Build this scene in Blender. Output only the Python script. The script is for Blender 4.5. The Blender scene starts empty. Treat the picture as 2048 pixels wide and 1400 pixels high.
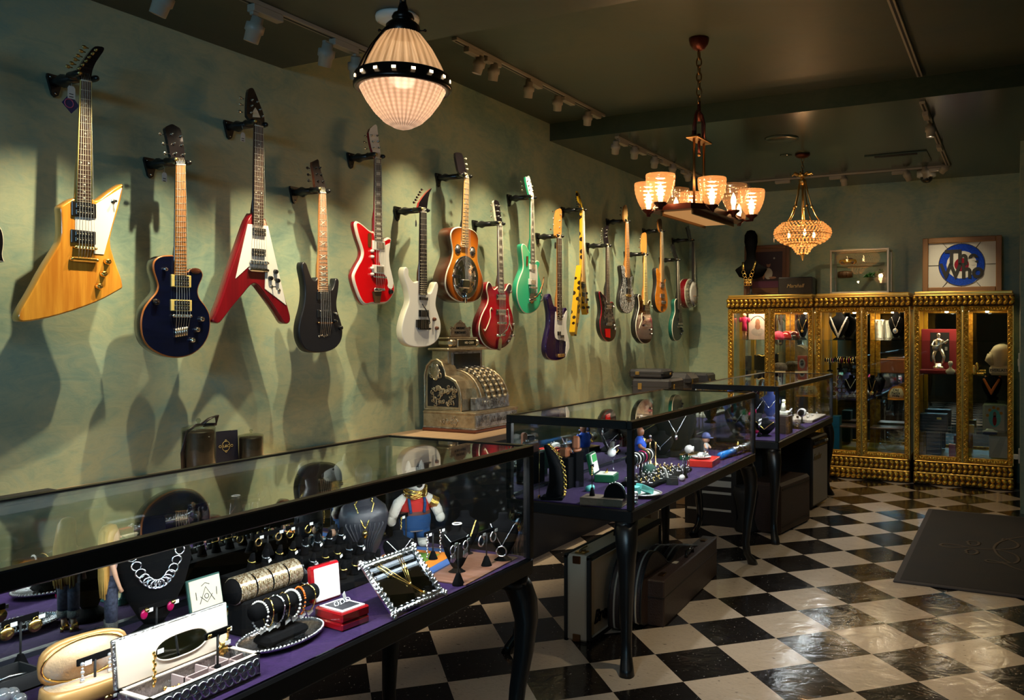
import bpy, math, random
from mathutils import Vector as V, Matrix
MR, MT, mc, ms, PI = Matrix.Rotation, Matrix.Translation, math.cos, math.sin, math.pi
R = math.radians
random.seed(7)
sc = bpy.context.scene
# ------------------------------------------------------------ camera, world, cool fill light, exposure
F_PX, CX, HY, CAMH, YAW = 1667.0, 1204.0, 660.0, 1.441, R(26.42)
cs, sn = mc(YAW), ms(YAW)
cam_data = bpy.data.cameras.new('camera'); cam = bpy.data.objects.new('camera', cam_data)
sc.collection.objects.link(cam); sc.camera = cam
cam.location = (0, 0, CAMH); cam.rotation_euler = (R(90), 0, YAW)
cam_data.sensor_width = 36; cam_data.lens = 36 * F_PX / 2048
cam_data.shift_x = (1024 - CX) / 2048; cam_data.shift_y = (HY - 700) / 2048
cam_data.clip_start = .05
world = bpy.data.worlds.new('world'); sc.world = world; world.use_nodes = True
world.node_tree.nodes['Background'].inputs[0].default_value = (.05, .08, .1, 1)
world.node_tree.nodes['Background'].inputs[1].default_value = .12
sc.view_settings.view_transform = 'Standard'; sc.view_settings.look = 'None'
sc.view_settings.gamma = 1; sc.view_settings.use_curve_mapping = False
sc.view_settings.exposure = 0.5
try:
    sc.cycles.max_bounces = 8; sc.cycles.transparent_max_bounces = 20; sc.cycles.caustics_reflective = False
    sc.cycles.caustics_refractive = False; sc.cycles.sample_clamp_indirect = 4; sc.cycles.use_denoising = True
    sc.cycles.blur_glossy = .5
except Exception: pass

def link(o): sc.collection.objects.link(o); return o
def light(name, kind, loc, power, color, target=None, **kw):
    d = bpy.data.lights.new(name, kind); d.energy = power; d.color = color
    for k, v in kw.items(): setattr(d, k, v)
    o = link(bpy.data.objects.new(name, d)); o.location = loc
    if target is not None:
        o.rotation_euler = (V(target) - V(loc)).to_track_quat('-Z', 'Y').to_euler()
    return o
WARM = (1, .83, .52); WARMER = (1, .58, .26); COOL = (.38, .74, 1)
# cool fill area lamp, standing in for daylight from an unseen shop window
light('cool_daylight_fill', 'AREA', (-1.6, -1.9, 2.38), 14, COOL, (-3.1, 2.2, 1.0), shape='RECTANGLE', size=2.6, size_y=.5, spread=R(75))

# ------------------------------------------------------------ pixel -> place helpers (2048x1400 frame)
def yX(px, X):
    a = (px - CX) / F_PX
    return X * (cs + sn * a) / (cs * a - sn)
def UX(px, py, X):                       # point on the plane x = X
    Y = yX(px, X); zc = -sn * X + cs * Y
    return V((X, Y, CAMH - (py - HY) * zc / F_PX))
def UY(px, py, Y):                       # point on the plane y = Y
    a = (px - CX) / F_PX
    X = Y * (a * cs - sn) / (cs + a * sn); zc = -sn * X + cs * Y
    return V((X, Y, CAMH - (py - HY) * zc / F_PX))
def UZ(px, py, Z):                       # point on the plane z = Z
    zc = (CAMH - Z) * F_PX / (py - HY); xc = (px - CX) / F_PX * zc
    return V((cs * xc - sn * zc, sn * xc + cs * zc, Z))
def UT(px, py, X0, Z0, k):               # plane tilted back from x = X0 above z = Z0
    p = UX(px, py, X0)
    for _ in range(8): p = UX(px, py, X0 - k * max(0, p.z - Z0))
    return p
def depth(p): return -sn * p[0] + cs * p[1]
def ZC(px, dist): # plan point at camera depth
    xc = (px - CX) / F_PX * dist
    return cs * xc - sn * dist, sn * xc + cs * dist

# ------------------------------------------------------------ materials
MATS = {}
def nt(name):
    m = bpy.data.materials.new(name); m.use_nodes = True; MATS[name] = m
    n = m.node_tree; return m, n.nodes, n.links, n.nodes['Principled BSDF']
def coord(N, L, kind='Object', scale=(1, 1, 1)):
    t = N.new('ShaderNodeTexCoord'); mp = N.new('ShaderNodeMapping'); mp.inputs['Scale'].default_value = scale
    L.new(t.outputs[kind], mp.inputs[0]); return mp.outputs[0]
def noise(N, L, vec, scale, detail=4, rough=.5, dist=0):
    n = N.new('ShaderNodeTexNoise'); n.inputs['Scale'].default_value = scale; n.inputs['Detail'].default_value = detail
    n.inputs['Roughness'].default_value = rough; n.inputs['Distortion'].default_value = dist
    L.new(vec, n.inputs['Vector']); return n.outputs['Fac']
def ramp(N, L, fac, stops):
    r = N.new('ShaderNodeValToRGB'); e = r.color_ramp.elements
    while len(e) < len(stops): e.new(.5)
    for i, (p, c) in enumerate(stops): e[i].position = p; e[i].color = (*c, 1) if len(c) == 3 else c
    L.new(fac, r.inputs[0]); return r.outputs[0]
def bump(N, L, h, b, strength=.2, dist=.01):
    n = N.new('ShaderNodeBump'); n.inputs['Strength'].default_value = strength; n.inputs['Distance'].default_value = dist
    L.new(h, n.inputs['Height']); L.new(n.outputs[0], b.inputs['Normal'])
def M(name, col, rough=.5, metal=0, emit=0, bmp=None, var=None, coat=0, sheen=0, spec=None, coordk='Object'):
    if name in MATS: return name
    m, N, L, b = nt(name)
    b.inputs['Base Color'].default_value = (*col, 1); b.inputs['Roughness'].default_value = rough; b.inputs['Metallic'].default_value = metal
    if emit: b.inputs['Emission Color'].default_value = (*col, 1); b.inputs['Emission Strength'].default_value = emit
    if coat: b.inputs['Coat Weight'].default_value = coat; b.inputs['Coat Roughness'].default_value = .05
    if sheen: b.inputs['Sheen Weight'].default_value = sheen
    if spec is not None: b.inputs['Specular IOR Level'].default_value = spec
    if var:    # (scale, second colour)
        L.new(ramp(N, L, noise(N, L, coord(N, L, coordk, var[2] if len(var) > 2 else (1, 1, 1)), var[0], 5, .6), [(.35, col), (.65, var[1])]), b.inputs['Base Color'])
    if bmp: bump(N, L, noise(N, L, coord(N, L, coordk), bmp[0], 5, .6), b, bmp[1], .01)
    return name
def G(name, col, ior=1.45, gloss=1.0, f0=.045):     # thin clear pane: reflects more at grazing angles (Schlick), else see-through
    m = bpy.data.materials.new(name); m.use_nodes = True; MATS[name] = m
    N, L = m.node_tree.nodes, m.node_tree.links; N.clear()
    out = N.new('ShaderNodeOutputMaterial'); mix = N.new('ShaderNodeMixShader'); tr = N.new('ShaderNodeBsdfTransparent')
    gl = N.new('ShaderNodeBsdfGlossy'); lw = N.new('ShaderNodeLayerWeight'); lw.inputs['Blend'].default_value = .5
    pw = N.new('ShaderNodeMath'); pw.operation = 'POWER'; pw.inputs[1].default_value = 5; ma = N.new('ShaderNodeMath'); ma.operation = 'MULTIPLY_ADD'; ma.inputs[1].default_value = 1 - f0; ma.inputs[2].default_value = f0
    gl.inputs['Roughness'].default_value = 0.01; gl.inputs['Color'].default_value = (gloss, gloss, gloss, 1); tr.inputs['Color'].default_value = (*col, 1)
    L.new(lw.outputs['Facing'], pw.inputs[0]); L.new(pw.outputs[0], ma.inputs[0]); L.new(ma.outputs[0], mix.inputs[0])
    L.new(tr.outputs[0], mix.inputs[1]); L.new(gl.outputs[0], mix.inputs[2]); L.new(mix.outputs[0], out.inputs[0])
    return name
def glow(name, col, e, trans=.4, pat=None):           # lit pressed glass: part see-through, part glowing; pat = (flutes, rings) of the prismatic pressing
    m = bpy.data.materials.new(name); m.use_nodes = True; MATS[name] = m
    N, L = m.node_tree.nodes, m.node_tree.links; N.clear()
    out = N.new('ShaderNodeOutputMaterial'); mix = N.new('ShaderNodeMixShader'); mix2 = N.new('ShaderNodeMixShader'); tr = N.new('ShaderNodeBsdfTransparent')
    tl = N.new('ShaderNodeBsdfTranslucent'); tl.inputs['Color'].default_value = (*col, 1)
    gl = N.new('ShaderNodeBsdfGlossy'); gl.inputs['Roughness'].default_value = .1
    add = N.new('ShaderNodeAddShader'); em = N.new('ShaderNodeEmission'); em.inputs['Color'].default_value = (*col, 1); em.inputs['Strength'].default_value = e
    if pat:
        def mth(op, a, b=None, v=None):
            n = N.new('ShaderNodeMath'); n.operation = op; L.new(a, n.inputs[0])
            if b is not None: L.new(b, n.inputs[1])
            elif v is not None: n.inputs[1].default_value = v
            return n.outputs[0]
        t = N.new('ShaderNodeTexCoord'); sp = N.new('ShaderNodeSeparateXYZ'); L.new(t.outputs['Object'], sp.inputs[0])
        an = mth('ARCTAN2', sp.outputs['Y'], sp.outputs['X']); f = mth('MULTIPLY_ADD', mth('SINE', mth('MULTIPLY', an, v=pat[0])), v=.38); f.node.inputs[2].default_value = .62
        if pat[1]: g = mth('MULTIPLY_ADD', mth('SINE', mth('MULTIPLY', sp.outputs['Z'], v=pat[1] * 2)), v=.22); g.node.inputs[2].default_value = .78; f = mth('MULTIPLY', f, g)
        L.new(mth('MULTIPLY', f, v=e * 1.4), em.inputs['Strength'])
    mix.inputs[0].default_value = trans; mix2.inputs[0].default_value = .12
    L.new(tl.outputs[0], add.inputs[0]); L.new(em.outputs[0], add.inputs[1])
    L.new(add.outputs[0], mix.inputs[1]); L.new(tr.outputs[0], mix.inputs[2]); L.new(mix.outputs[0], mix2.inputs[1]); L.new(gl.outputs[0], mix2.inputs[2])
    L.new(mix2.outputs[0], out.inputs[0]); return name

# wall plaster
def plaster(name, stops, sc_=1.3, rough=.42, bs=.35):
    m, N, L, b = nt(name)
    v = coord(N, L)
    n1 = noise(N, L, v, sc_, 7, .62, .8)
    v2 = coord(N, L, 'Object', (1, 1, 2.5)); n2 = noise(N, L, v2, 7, 6, .7, 1.5)
    mx = N.new('ShaderNodeMix'); mx.inputs['Factor'].default_value = .28; L.new(n1, mx.inputs['A']); L.new(n2, mx.inputs['B'])
    L.new(ramp(N, L, mx.outputs[0], stops), b.inputs['Base Color'])
    b.inputs['Roughness'].default_value = rough; bump(N, L, n2, b, bs, .003)
plaster('wall_plaster', [(.28, (.10, .21, .20)), (.43, (.25, .35, .27)), (.54, (.40, .44, .29)), (.70, (.18, .34, .32))], 1.5)
plaster('ceiling_plaster', [(.3, (.022, .045, .040)), (.5, (.050, .060, .042)), (.7, (.032, .062, .058))], .9, .5, .15)
plaster('ceiling_gloss_plaster', [(.3, (.022, .045, .038)), (.5, (.040, .060, .045)), (.7, (.028, .058, .052))], .9, .2, .15)
# floor tiles: 0.3048 m squares at 45 degrees
def floor_mat():
    m, N, L, b = nt('checker_floor')
    t = N.new('ShaderNodeTexCoord'); mp = N.new('ShaderNodeMapping'); mp.vector_type = 'TEXTURE'
    # tile corner (0,0) seen at px (1310,1308.7)
    o = UZ(1310, 1308.7, 0)
    mp.inputs['Location'].default_value = (o.x, o.y, 0.01); mp.inputs['Rotation'].default_value = (0, 0, R(45)); mp.inputs['Scale'].default_value = (.3048,) * 3
    L.new(t.outputs['Object'], mp.inputs[0])
    ck = N.new('ShaderNodeTexChecker'); ck.inputs['Scale'].default_value = 1; L.new(mp.outputs[0], ck.inputs[0])
    ck.inputs[1].default_value = (0, 0, 0, 1); ck.inputs[2].default_value = (1, 1, 1, 1)
    # marbled streaks and flecks
    sv = coord(N, L, 'Object', (14, 30, 1)); f1 = noise(N, L, sv, 2.2, 3, .5, .4)
    light_c = ramp(N, L, f1, [(.27, (.13, .10, .075)), (.31, (.56, .45, .36)), (.5, (.64, .51, .40)), (.72, (.54, .43, .34))])
    dv = coord(N, L, 'Object', (30, 24, 1)); f2 = noise(N, L, dv, 2.6, 2, .5, .3)
    dark_c = ramp(N, L, f2, [(.3, (.012, .010, .009)), (.68, (.016, .012, .011)), (.735, (.32, .30, .28)), (.8, (.4, .38, .36))])
    mx = N.new('ShaderNodeMix'); mx.data_type = 'RGBA'; L.new(ck.outputs['Fac'], mx.inputs['Factor'])
    L.new(dark_c, mx.inputs['A']); L.new(light_c, mx.inputs['B']); L.new(mx.outputs['Result'], b.inputs['Base Color'])
    wv = coord(N, L, 'Object', (1, 1, 1)); n3 = noise(N, L, wv, 3.2, 3, .6, .3)
    rr = N.new('ShaderNodeMapRange'); rr.inputs['To Min'].default_value = .07; rr.inputs['To Max'].default_value = .22; L.new(n3, rr.inputs[0]); L.new(rr.outputs[0], b.inputs['Roughness'])
    n4 = noise(N, L, wv, 9, 3, .55, .5); bump(N, L, n4, b, .5, .006)
    b.inputs['Specular IOR Level'].default_value = .6
floor_mat()
M('black_paint', (.008, .0075, .008), .35, bmp=(60, .05)); M('black_gloss', (.006, .006, .007), .12, coat=.6); M('black_matte', (.012, .012, .013), .75)
M('black_velvet', (.0035, .0035, .004), .95, spec=.08); M('purple_velvet', (.020, .005, .048), .95, sheen=.05, spec=.2, var=(60, (.032, .009, .068)), bmp=(140, .3))
M('white_track', (.30, .27, .22), .45); M('white_plastic', (.75, .73, .68), .4); M('chrome', (.75, .75, .76), .1, 1); M('nickel', (.6, .57, .5), .25, 1)
M('gold_metal', (1, .66, .18), .2, 1); M('brass', (.75, .48, .17), .28, 1); M('dark_brass', (.22, .11, .05), .3, 1)
M('silver', (.82, .82, .84), .22, 1, bmp=(300, .15)); M('mirror', (.78, .82, .80), .015, 1)
M('tan_wood', (.38, .25, .155), .4, var=(3, (.45, .30, .19), (12, 1, 1))); M('cream', (.80, .72, .55), .5); M('paper', (.85, .84, .80), .7); M('ink', (.01, .01, .01), .6)
G('case_glass', (.94, .975, .965), 1.5); G('clear_glass', (.92, .95, .95), 1.5); G('cabinet_glass', (.95, .96, .94), 1.3)
M('glass_edge', (.05, .18, .16), .1)

# ------------------------------------------------------------ mesh builder
class MB:
    def __init__(s, M_=None): s.v = []; s.f = []; s.m = []; s.s = []; s.M = M_ or Matrix(); s.slots = []
    def _mi(s, n):
        if n not in s.slots: s.slots.append(n)
        return s.slots.index(n)
    def add(s, vs, fs, mat, smooth=False):
        o = len(s.v); s.v += [s.M @ V(p) for p in vs]; i = s._mi(mat)
        for f in fs: s.f.append([o + k for k in f]); s.m.append(i); s.s.append(smooth)
        return s
    def box(s, c, d, mat, ch=0, rz=0, rx=0, ry=0):
        hx, hy, hz = d[0] / 2, d[1] / 2, d[2] / 2
        if ch:
            ch = min(ch, hx * .9, hy * .9, hz * .9); vs = []; idx = {}
            for sx in (-1, 1):
                for sy in (-1, 1):
                    for sz in (-1, 1):
                        for a in range(3):
                            q = [sx * (hx - ch), sy * (hy - ch), sz * (hz - ch)]; q[a] = (sx * hx, sy * hy, sz * hz)[a]
                            idx[(sx, sy, sz, a)] = len(vs); vs.append(q)
            fs = []
            for a in range(3):
                b, c_ = (a + 1) % 3, (a + 2) % 3
                for sg in (-1, 1):
                    k = []
                    for (u, w) in ((-1, -1), (1, -1), (1, 1), (-1, 1)):
                        t = [0, 0, 0]; t[a] = sg; t[b] = u; t[c_] = w; k.append(idx[(*t, a)])
                    fs.append(k if sg > 0 else k[::-1])
                for u in (-1, 1):
                    for w in (-1, 1):
                        t0 = [0, 0, 0]; t0[a] = -1; t0[b] = u; t0[c_] = w; t1 = list(t0); t1[a] = 1
                        k = [idx[(*t0, b)], idx[(*t1, b)], idx[(*t1, c_)], idx[(*t0, c_)]]
                        fs.append(k if u * w < 0 else k[::-1])
            for sx in (-1, 1):
                for sy in (-1, 1):
                    for sz in (-1, 1):
                        k = [idx[(sx, sy, sz, a)] for a in range(3)]; fs.append(k if sx * sy * sz > 0 else k[::-1])
        else:
            vs = [(x, y, z) for x in (-hx, hx) for y in (-hy, hy) for z in (-hz, hz)]
            fs = [(0, 1, 3, 2), (4, 6, 7, 5), (0, 4, 5, 1), (2, 3, 7, 6), (0, 2, 6, 4), (1, 5, 7, 3)]
        T = MT(V(c)) @ MR(rz, 4, 'Z') @ MR(ry, 4, 'Y') @ MR(rx, 4, 'X')
        return s.add([T @ V(p) for p in vs], fs, mat)
    def bb(s, x0, x1, y0, y1, z0, z1, mat, ch=0): return s.box(((x0 + x1) / 2, (y0 + y1) / 2, (z0 + z1) / 2), (abs(x1 - x0), abs(y1 - y0), abs(z1 - z0)), mat, ch)
    def lathe(s, prof, mat, c=(0, 0, 0), seg=24, T=None, smooth=True, sx=1, sy=1, flute=None, cap=True):
        T = (MT(V(c)) @ T) if T is not None else MT(V(c))
        vs = []; fs = []; n = len(prof)
        for i, (r, z) in enumerate(prof):
            for k in range(seg):
                a = 2 * PI * k / seg; rr = r * (1 + (flute[1] * mc(flute[0] * a) if flute else 0))
                vs.append(T @ V((rr * mc(a) * sx, rr * ms(a) * sy, z)))
        for i in range(n - 1):
            for k in range(seg):
                k2 = (k + 1) % seg; fs.append((i * seg + k, i * seg + k2, (i + 1) * seg + k2, (i + 1) * seg + k))
        if cap and prof[0][0] > 1e-6: fs.append(tuple(range(seg))[::-1])
        if cap and prof[-1][0] > 1e-6: fs.append(tuple((n - 1) * seg + k for k in range(seg)))
        return s.add(vs, fs, mat, smooth)
    def cyl(s, a, b, r, mat, seg=12, r2=None, smooth=True):
        a, b = V(a), V(b); d = b - a; L_ = d.length
        if L_ < 1e-9: return s
        T = MT(a) @ d.to_track_quat('Z', 'Y').to_matrix().to_4x4()
        return s.lathe([(r, 0), (r if r2 is None else r2, L_)], mat, (0, 0, 0), seg, T, smooth)
    def ball(s, c, r, mat, seg=12, rings=8, T=None):
        if not hasattr(r, '__len__'): r = (r, r, r)
        vs = []; fs = []
        for i in range(rings + 1):
            th = PI * i / rings
            for k in range(seg):
                a = 2 * PI * k / seg; vs.append(V((r[0] * ms(th) * mc(a), r[1] * ms(th) * ms(a), -r[2] * mc(th))))
        for i in range(rings):
            for k in range(seg):
                k2 = (k + 1) % seg; fs.append((i * seg + k, i * seg + k2, (i + 1) * seg + k2, (i + 1) * seg + k))
        T = (MT(V(c)) @ T) if T is not None else MT(V(c))
        return s.add([T @ v for v in vs], fs, mat, True)
    def tube(s, pts, r, mat, seg=8, closed=False, flat=1):
        P = [V(p) for p in pts]; n = len(P); vs = []; fs = []; up = None
        for i in range(n):
            if closed: t = P[(i + 1) % n] - P[i - 1]
            else: t = P[min(i + 1, n - 1)] - P[max(i - 1, 0)]
            if t.length < 1e-9: t = V((0, 0, 1))
            t.normalize()
            if up is None: up = V((0, 0, 1)) if abs(t.z) < .9 else V((1, 0, 0))
            a = t.cross(up)
            if a.length < 1e-6: a = t.orthogonal()
            a.normalize(); up = a.cross(t).normalized(); rr = r[i] if hasattr(r, '__len__') else r
            for k in range(seg):
                an = 2 * PI * k / seg; vs.append(P[i] + a * (rr * mc(an)) + up * (rr * flat * ms(an)))
        for i in range(n if closed else n - 1):
            j = (i + 1) % n
            for k in range(seg):
                k2 = (k + 1) % seg; fs.append((i * seg + k, i * seg + k2, j * seg + k2, j * seg + k))
        if not closed: fs.append(tuple(range(seg))[::-1]); fs.append(tuple((n - 1) * seg + k for k in range(seg)))
        return s.add(vs, fs, mat, True)
    def ring(s, c, R_, r, mat, T=None, seg=20, rs=6):
        T = T or Matrix(); return s.tube([V(c) + T @ V((R_ * mc(2 * PI * k / seg), R_ * ms(2 * PI * k / seg), 0)) for k in range(seg)], r, mat, rs, True)
    def loft(s, secs, mat, seg=20, caps=True, T=None, pw=1):       # secs: (z, rx, ry, cx, cy)
        vs = []; fs = []; n = len(secs); T = T or Matrix()
        for (z, rx, ry, cx, cy) in secs:
            for k in range(seg):
                a = 2 * PI * k / seg; c_, s_ = mc(a), ms(a)
                vs.append(T @ V((cx + rx * math.copysign(abs(c_) ** pw, c_), cy + ry * math.copysign(abs(s_) ** pw, s_), z)))
        for i in range(n - 1):
            for k in range(seg):
                k2 = (k + 1) % seg; fs.append((i * seg + k, i * seg + k2, (i + 1) * seg + k2, (i + 1) * seg + k))
        if caps: fs.append(tuple(range(seg))[::-1]); fs.append(tuple((n - 1) * seg + k for k in range(seg)))
        return s.add(vs, fs, mat, True)
    def poly(s, pts, mat): return s.add(pts, [tuple(range(len(pts)))], mat)
    def prism(s, pts, off, mat, sidemat=None):
        n = len(pts); off = V(off); P = [V(p) for p in pts]
        s.add(P, [tuple(range(n))], mat); s.add([p + off for p in P], [tuple(range(n))[::-1]], sidemat or mat)
        return s.add(P + [p + off for p in P], [(i, i + n, (i + 1) % n + n, (i + 1) % n) for i in range(n)], sidemat or mat)
    def build(s, name, parent=None, world=False, **tags):
        me = bpy.data.meshes.new(name); off = V((0, 0, 0))
        if world and parent is not None: off = parent.location.copy() if parent.parent is None else WORLDLOC.get(parent.name, V())
        if parent is None and s.v and not tags.get('keep'):
            xs = [v.x for v in s.v]; ys = [v.y for v in s.v]; zs = [v.z for v in s.v]
            off = V(((min(xs) + max(xs)) / 2, (min(ys) + max(ys)) / 2, min(zs)))
        me.from_pydata([v - off for v in s.v], [], s.f)
        for n_ in s.slots: me.materials.append(MATS[n_])
        me.polygons.foreach_set('material_index', s.m); me.polygons.foreach_set('use_smooth', s.s)
        me.validate(); me.update()
        o = link(bpy.data.objects.new(name, me))
        if parent is not None: o.parent = parent
        else: o.location = off
        WORLDLOC[o.name] = off if (world or parent is None) else V()
        return o
WORLDLOC = {}
LABELS = {}
def tag(o, label, cat, group=None, kind=None):
    if label in LABELS and not group: print('DUP LABEL', label)
    LABELS[label] = 1
    o['label'] = label; o['category'] = cat
    if group: o['group'] = group
    if kind: o['kind'] = kind
    return o
def thing(name, label, cat, loc=(0, 0, 0), rz=0, group=None):
    o = link(bpy.data.objects.new(name, None)); o.location = loc; o.rotation_euler = (0, 0, rz); o.empty_display_size = .05
    o.matrix_world = MT(V(loc)) @ MR(rz, 4, 'Z')
    return tag(o, label, cat, group)
def struct(o, label, cat='setting'):
    o['kind'] = 'structure'; o['label'] = label; o['category'] = cat; return o
def copy_tree(o, parent=None, loc=None, rz=None):
    c = link(o.copy()); c.parent = parent
    if loc is not None: c.location = loc
    if rz is not None: c.rotation_euler = (0, 0, rz)
    for ch in list(o.children): copy_tree(ch, c)
    return c
def text_mesh(txt, size, mat, T, name, parent=None, extrude=.0006, font_shear=0, bold=0, align='CENTER', sx=1):
    cu = bpy.data.curves.new(name, 'FONT'); cu.body = txt; cu.size = size; cu.extrude = extrude; cu.align_x = align; cu.align_y = 'CENTER'; cu.shear = font_shear; cu.offset = bold
    ob = link(bpy.data.objects.new(name, cu)); dg = bpy.context.evaluated_depsgraph_get(); dg.update()
    me = bpy.data.meshes.new_from_object(ob.evaluated_get(dg)); bpy.data.objects.remove(ob)
    me.transform(T @ Matrix.Diagonal((sx, 1, 1, 1))); me.materials.clear(); me.materials.append(MATS[mat])
    o = link(bpy.data.objects.new(name, me))
    if parent is not None: o.parent = parent
    return o
def facing(loc, nx, up=(0, 0, 1)):           # text frame: local z looks along nx, local y up
    n = V(nx).normalized(); u = V(up); x = u.cross(n).normalized(); y = n.cross(x)
    m = Matrix((x, y, n)).transposed().to_4x4(); m.translation = V(loc); return m
def chaikin(P, n=2, r=.25):
    for _ in range(n):
        Q = []
        for i in range(len(P)):
            a, b = P[i], P[(i + 1) % len(P)]; Q.append(a * (1 - r) + b * r); Q.append(a * r + b * (1 - r))
        P = Q
    return P

# ------------------------------------------------------------ the room
XW, YB, XR = -3.28, 8.80, 1.9
Z1, Z2, Z3, YS1, YS2 = 2.746, 3.06, 2.925, 3.016, 5.68
def slab(name, x0, x1, y0, y1, z0, z1, mat, label):
    return struct(MB().bb(x0, x1, y0, y1, z0, z1, mat).build(name), label)
fl = MB().bb(XW - .1, XR + .1, -2.1, YB + .1, -.1, 0, 'checker_floor').build('floor', keep=1); struct(fl, 'black and cream checkered vinyl tile floor')
slab('wall_left', XW - .1, XW, -2, YB + .1, 0, Z2, 'wall_plaster', 'green plaster wall hung with guitars')
slab('wall_back', XW, .13, YB, YB + .1, 0, Z3, 'wall_plaster', 'green plaster back wall behind gilt cabinets')
slab('wall_right', .03, .13, 7.32, YB, 0, Z3, 'wall_plaster', 'short green plaster wall beside the last gilt cabinet')
slab('wall_side', XR, XR + .1, -2, 7.42, 0, Z2, 'wall_plaster', 'green plaster wall on the open side')
slab('wall_return', .13, XR + .1, 7.32, 7.42, 0, Z3, 'wall_plaster', 'green plaster wall beyond the floor mat')
slab('wall_front', XW - .1, XR + .1, -2.1, -2, 0, Z2, 'ceiling_plaster', 'dark wall behind the viewer')
slab('ceiling', XW, XR, -2, YS1, Z1, Z1 + .5, 'ceiling_plaster', 'lower dark green ceiling over the nearest case')
slab('ceiling', XW, XR, YS1, YS2, Z2, Z2 + .2, 'ceiling_plaster', 'raised dark green ceiling bay')
slab('ceiling', XW, XR, YS2, YB + .1, Z3, Z3 + .35, 'ceiling_gloss_plaster', 'glossy dark green ceiling over the gilt cabinets')

# ------------------------------------------------------------ ceiling tracks and spot heads
def track(label, x0, y0, x1, y1, z, boxes):
    t = thing('lighting_track', label, 'light track', ((x0 + x1) / 2, (y0 + y1) / 2, z))
    m = MB(); dx, dy = x1 - x0, y1 - y0; L_ = math.hypot(dx, dy); a = math.atan2(dy, dx)
    m.box(((x0 + x1) / 2, (y0 + y1) / 2, z - .009), (L_, .036, .018), 'white_track', .002, a)
    m.box(((x0 + x1) / 2, (y0 + y1) / 2, z - .0185), (L_ - .02, .012, .001), 'black_matte', 0, a)
    m.build('rail', t, True)
    for k in boxes:
        b = MB(); b.box((x0 + dx * k, y0 + dy * k, z - .034), (.15, .04, .03), 'white_track', .003, a); b.build('adapter', t, True)
def spot(label, px, py, X=None, Y=None, tgt=None, power=30, size=70, zt=2.72, col=WARM, group=None):
    # head at pixel (px,py)
    p = UX(px, py, X) if X is not None else UY(px, py, Y)
    t = thing('track_spotlight', label, 'spotlight', p)
    tv = V(tgt) - p; q = tv.to_track_quat('-Z', 'Y').to_matrix().to_4x4()
    m = MB(); m.cyl((0, 0, zt - p.z - .045), (0, 0, .02), .006, 'white_track', 8); m.box((0, 0, zt - p.z - .052), (.02, .03, .02), 'white_track', .003); m.build('stem', t)
    m = MB(q); m.lathe([(.022, .055), (.024, .03), (.036, .026), (.036, -.004), (.030, -.008), (.028, -.045), (.026, -.046), (.024, -.03)], 'white_track', (0, 0, 0), 20)
    m.build('housing', t)
    m = MB(q); m.lathe([(0, -.034), (.023, -.034)], 'lamp_face', (0, 0, 0), 16); m.build('lamp', t)
    d = tv.normalized()
    l = light('spot_lamp', 'SPOT', p + d * .05, power, col, tgt, spot_size=R(size - 8), spot_blend=1, shadow_soft_size=.012)
    return t
M('lamp_face', (1, .82, .6), .5, emit=6)
track('white ceiling track over the nearest guitars', -2.70, .9, -2.70, 2.98, Z1, (.2, .45, .72, .93))
track('white ceiling track over the middle guitars', -2.78, 3.76, -2.78, 5.62, Z2, (.1, .2, .46, .7, .92))
track('white ceiling track over the farthest guitars', -2.735, 5.76, -2.735, 8.06, Z3, (.04, .2, .42, .64, .85))
track('white ceiling track along the gilt cabinets', -2.70, 8.10, -.52, 8.10, Z3, (.1, .3, .54, .8, .93))
track('short white ceiling track at the right before the cabinets', -.545, 5.76, -.545, 8.06, Z3, (.12, .6))
track('long white ceiling track at the upper right', -.545, 2.9, -.545, 5.62, Z2, (.3,))
LP = 'shining on the wall between '
spot('white track spotlight at the top left edge of the photo', 324, 6, -2.70, tgt=(XW, 1.75, 1.20), power=61, zt=Z1)
spot('white track spotlight above the pointed yellow guitar', 508, 62, -2.70, tgt=(XW, 2.25, 1.05), power=72, zt=Z1)
spot('white track spotlight above the red V shaped guitar', 652, 112, -2.70, tgt=(XW, 2.95, 1.05), power=75, zt=Z1)
spot('white track spotlight just left of the ribbed pendant lamp', 712, 138, -2.70, tgt=(XW, 3.55, 1.05), power=64, zt=Z1)
spot('leftmost white spotlight right of the ribbed pendant lamp', 957, 132, -2.78, tgt=(XW, 3.9, 1.25), power=68, zt=Z2)
spot('white spotlight paired close to its left neighbour on the middle track', 987, 146, -2.78, tgt=(XW, 4.5, 0.95), power=72, zt=Z2)
spot('white spotlight at the middle of the middle track', 1057, 181, -2.78, tgt=(XW, 5.0, 1.15), power=72, zt=Z2)
spot('white spotlight second from the right end of the middle track', 1115, 208, -2.78, tgt=(XW, 5.6, 1.00), power=75, zt=Z2)
spot('white spotlight at the right end of the middle track', 1175, 238, -2.78, tgt=(XW, 6.1, 1.05), power=75, zt=Z2)
spot('first white spotlight left of the cup chandelier', 1231, 296, -2.735, tgt=(XW, 6.5, 1.15), power=68, zt=Z3)
spot('second white spotlight left of the cup chandelier', 1269, 306, -2.735, tgt=(XW, 7.0, 0.95), power=68, zt=Z3)
spot('third white spotlight left of the cup chandelier', 1309, 325, -2.735, tgt=(XW, 7.4, 1.15), power=68, zt=Z3)
spot('white spotlight above the back left glass cup of the chandelier', 1345, 338, -2.735, tgt=(XW, 7.9, 1.05), power=68, zt=Z3)
spot('white spotlight beside the brass rod of the cup chandelier', 1375, 352, -2.735, tgt=(-3.1, YB, 1.0), power=34, zt=Z3)
spot('white spotlight right of the cup chandelier over the first cabinet', 1496, 378, Y=8.10, tgt=(-2.3, 8.6, .7), power=22, zt=Z3, size=60)
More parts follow.
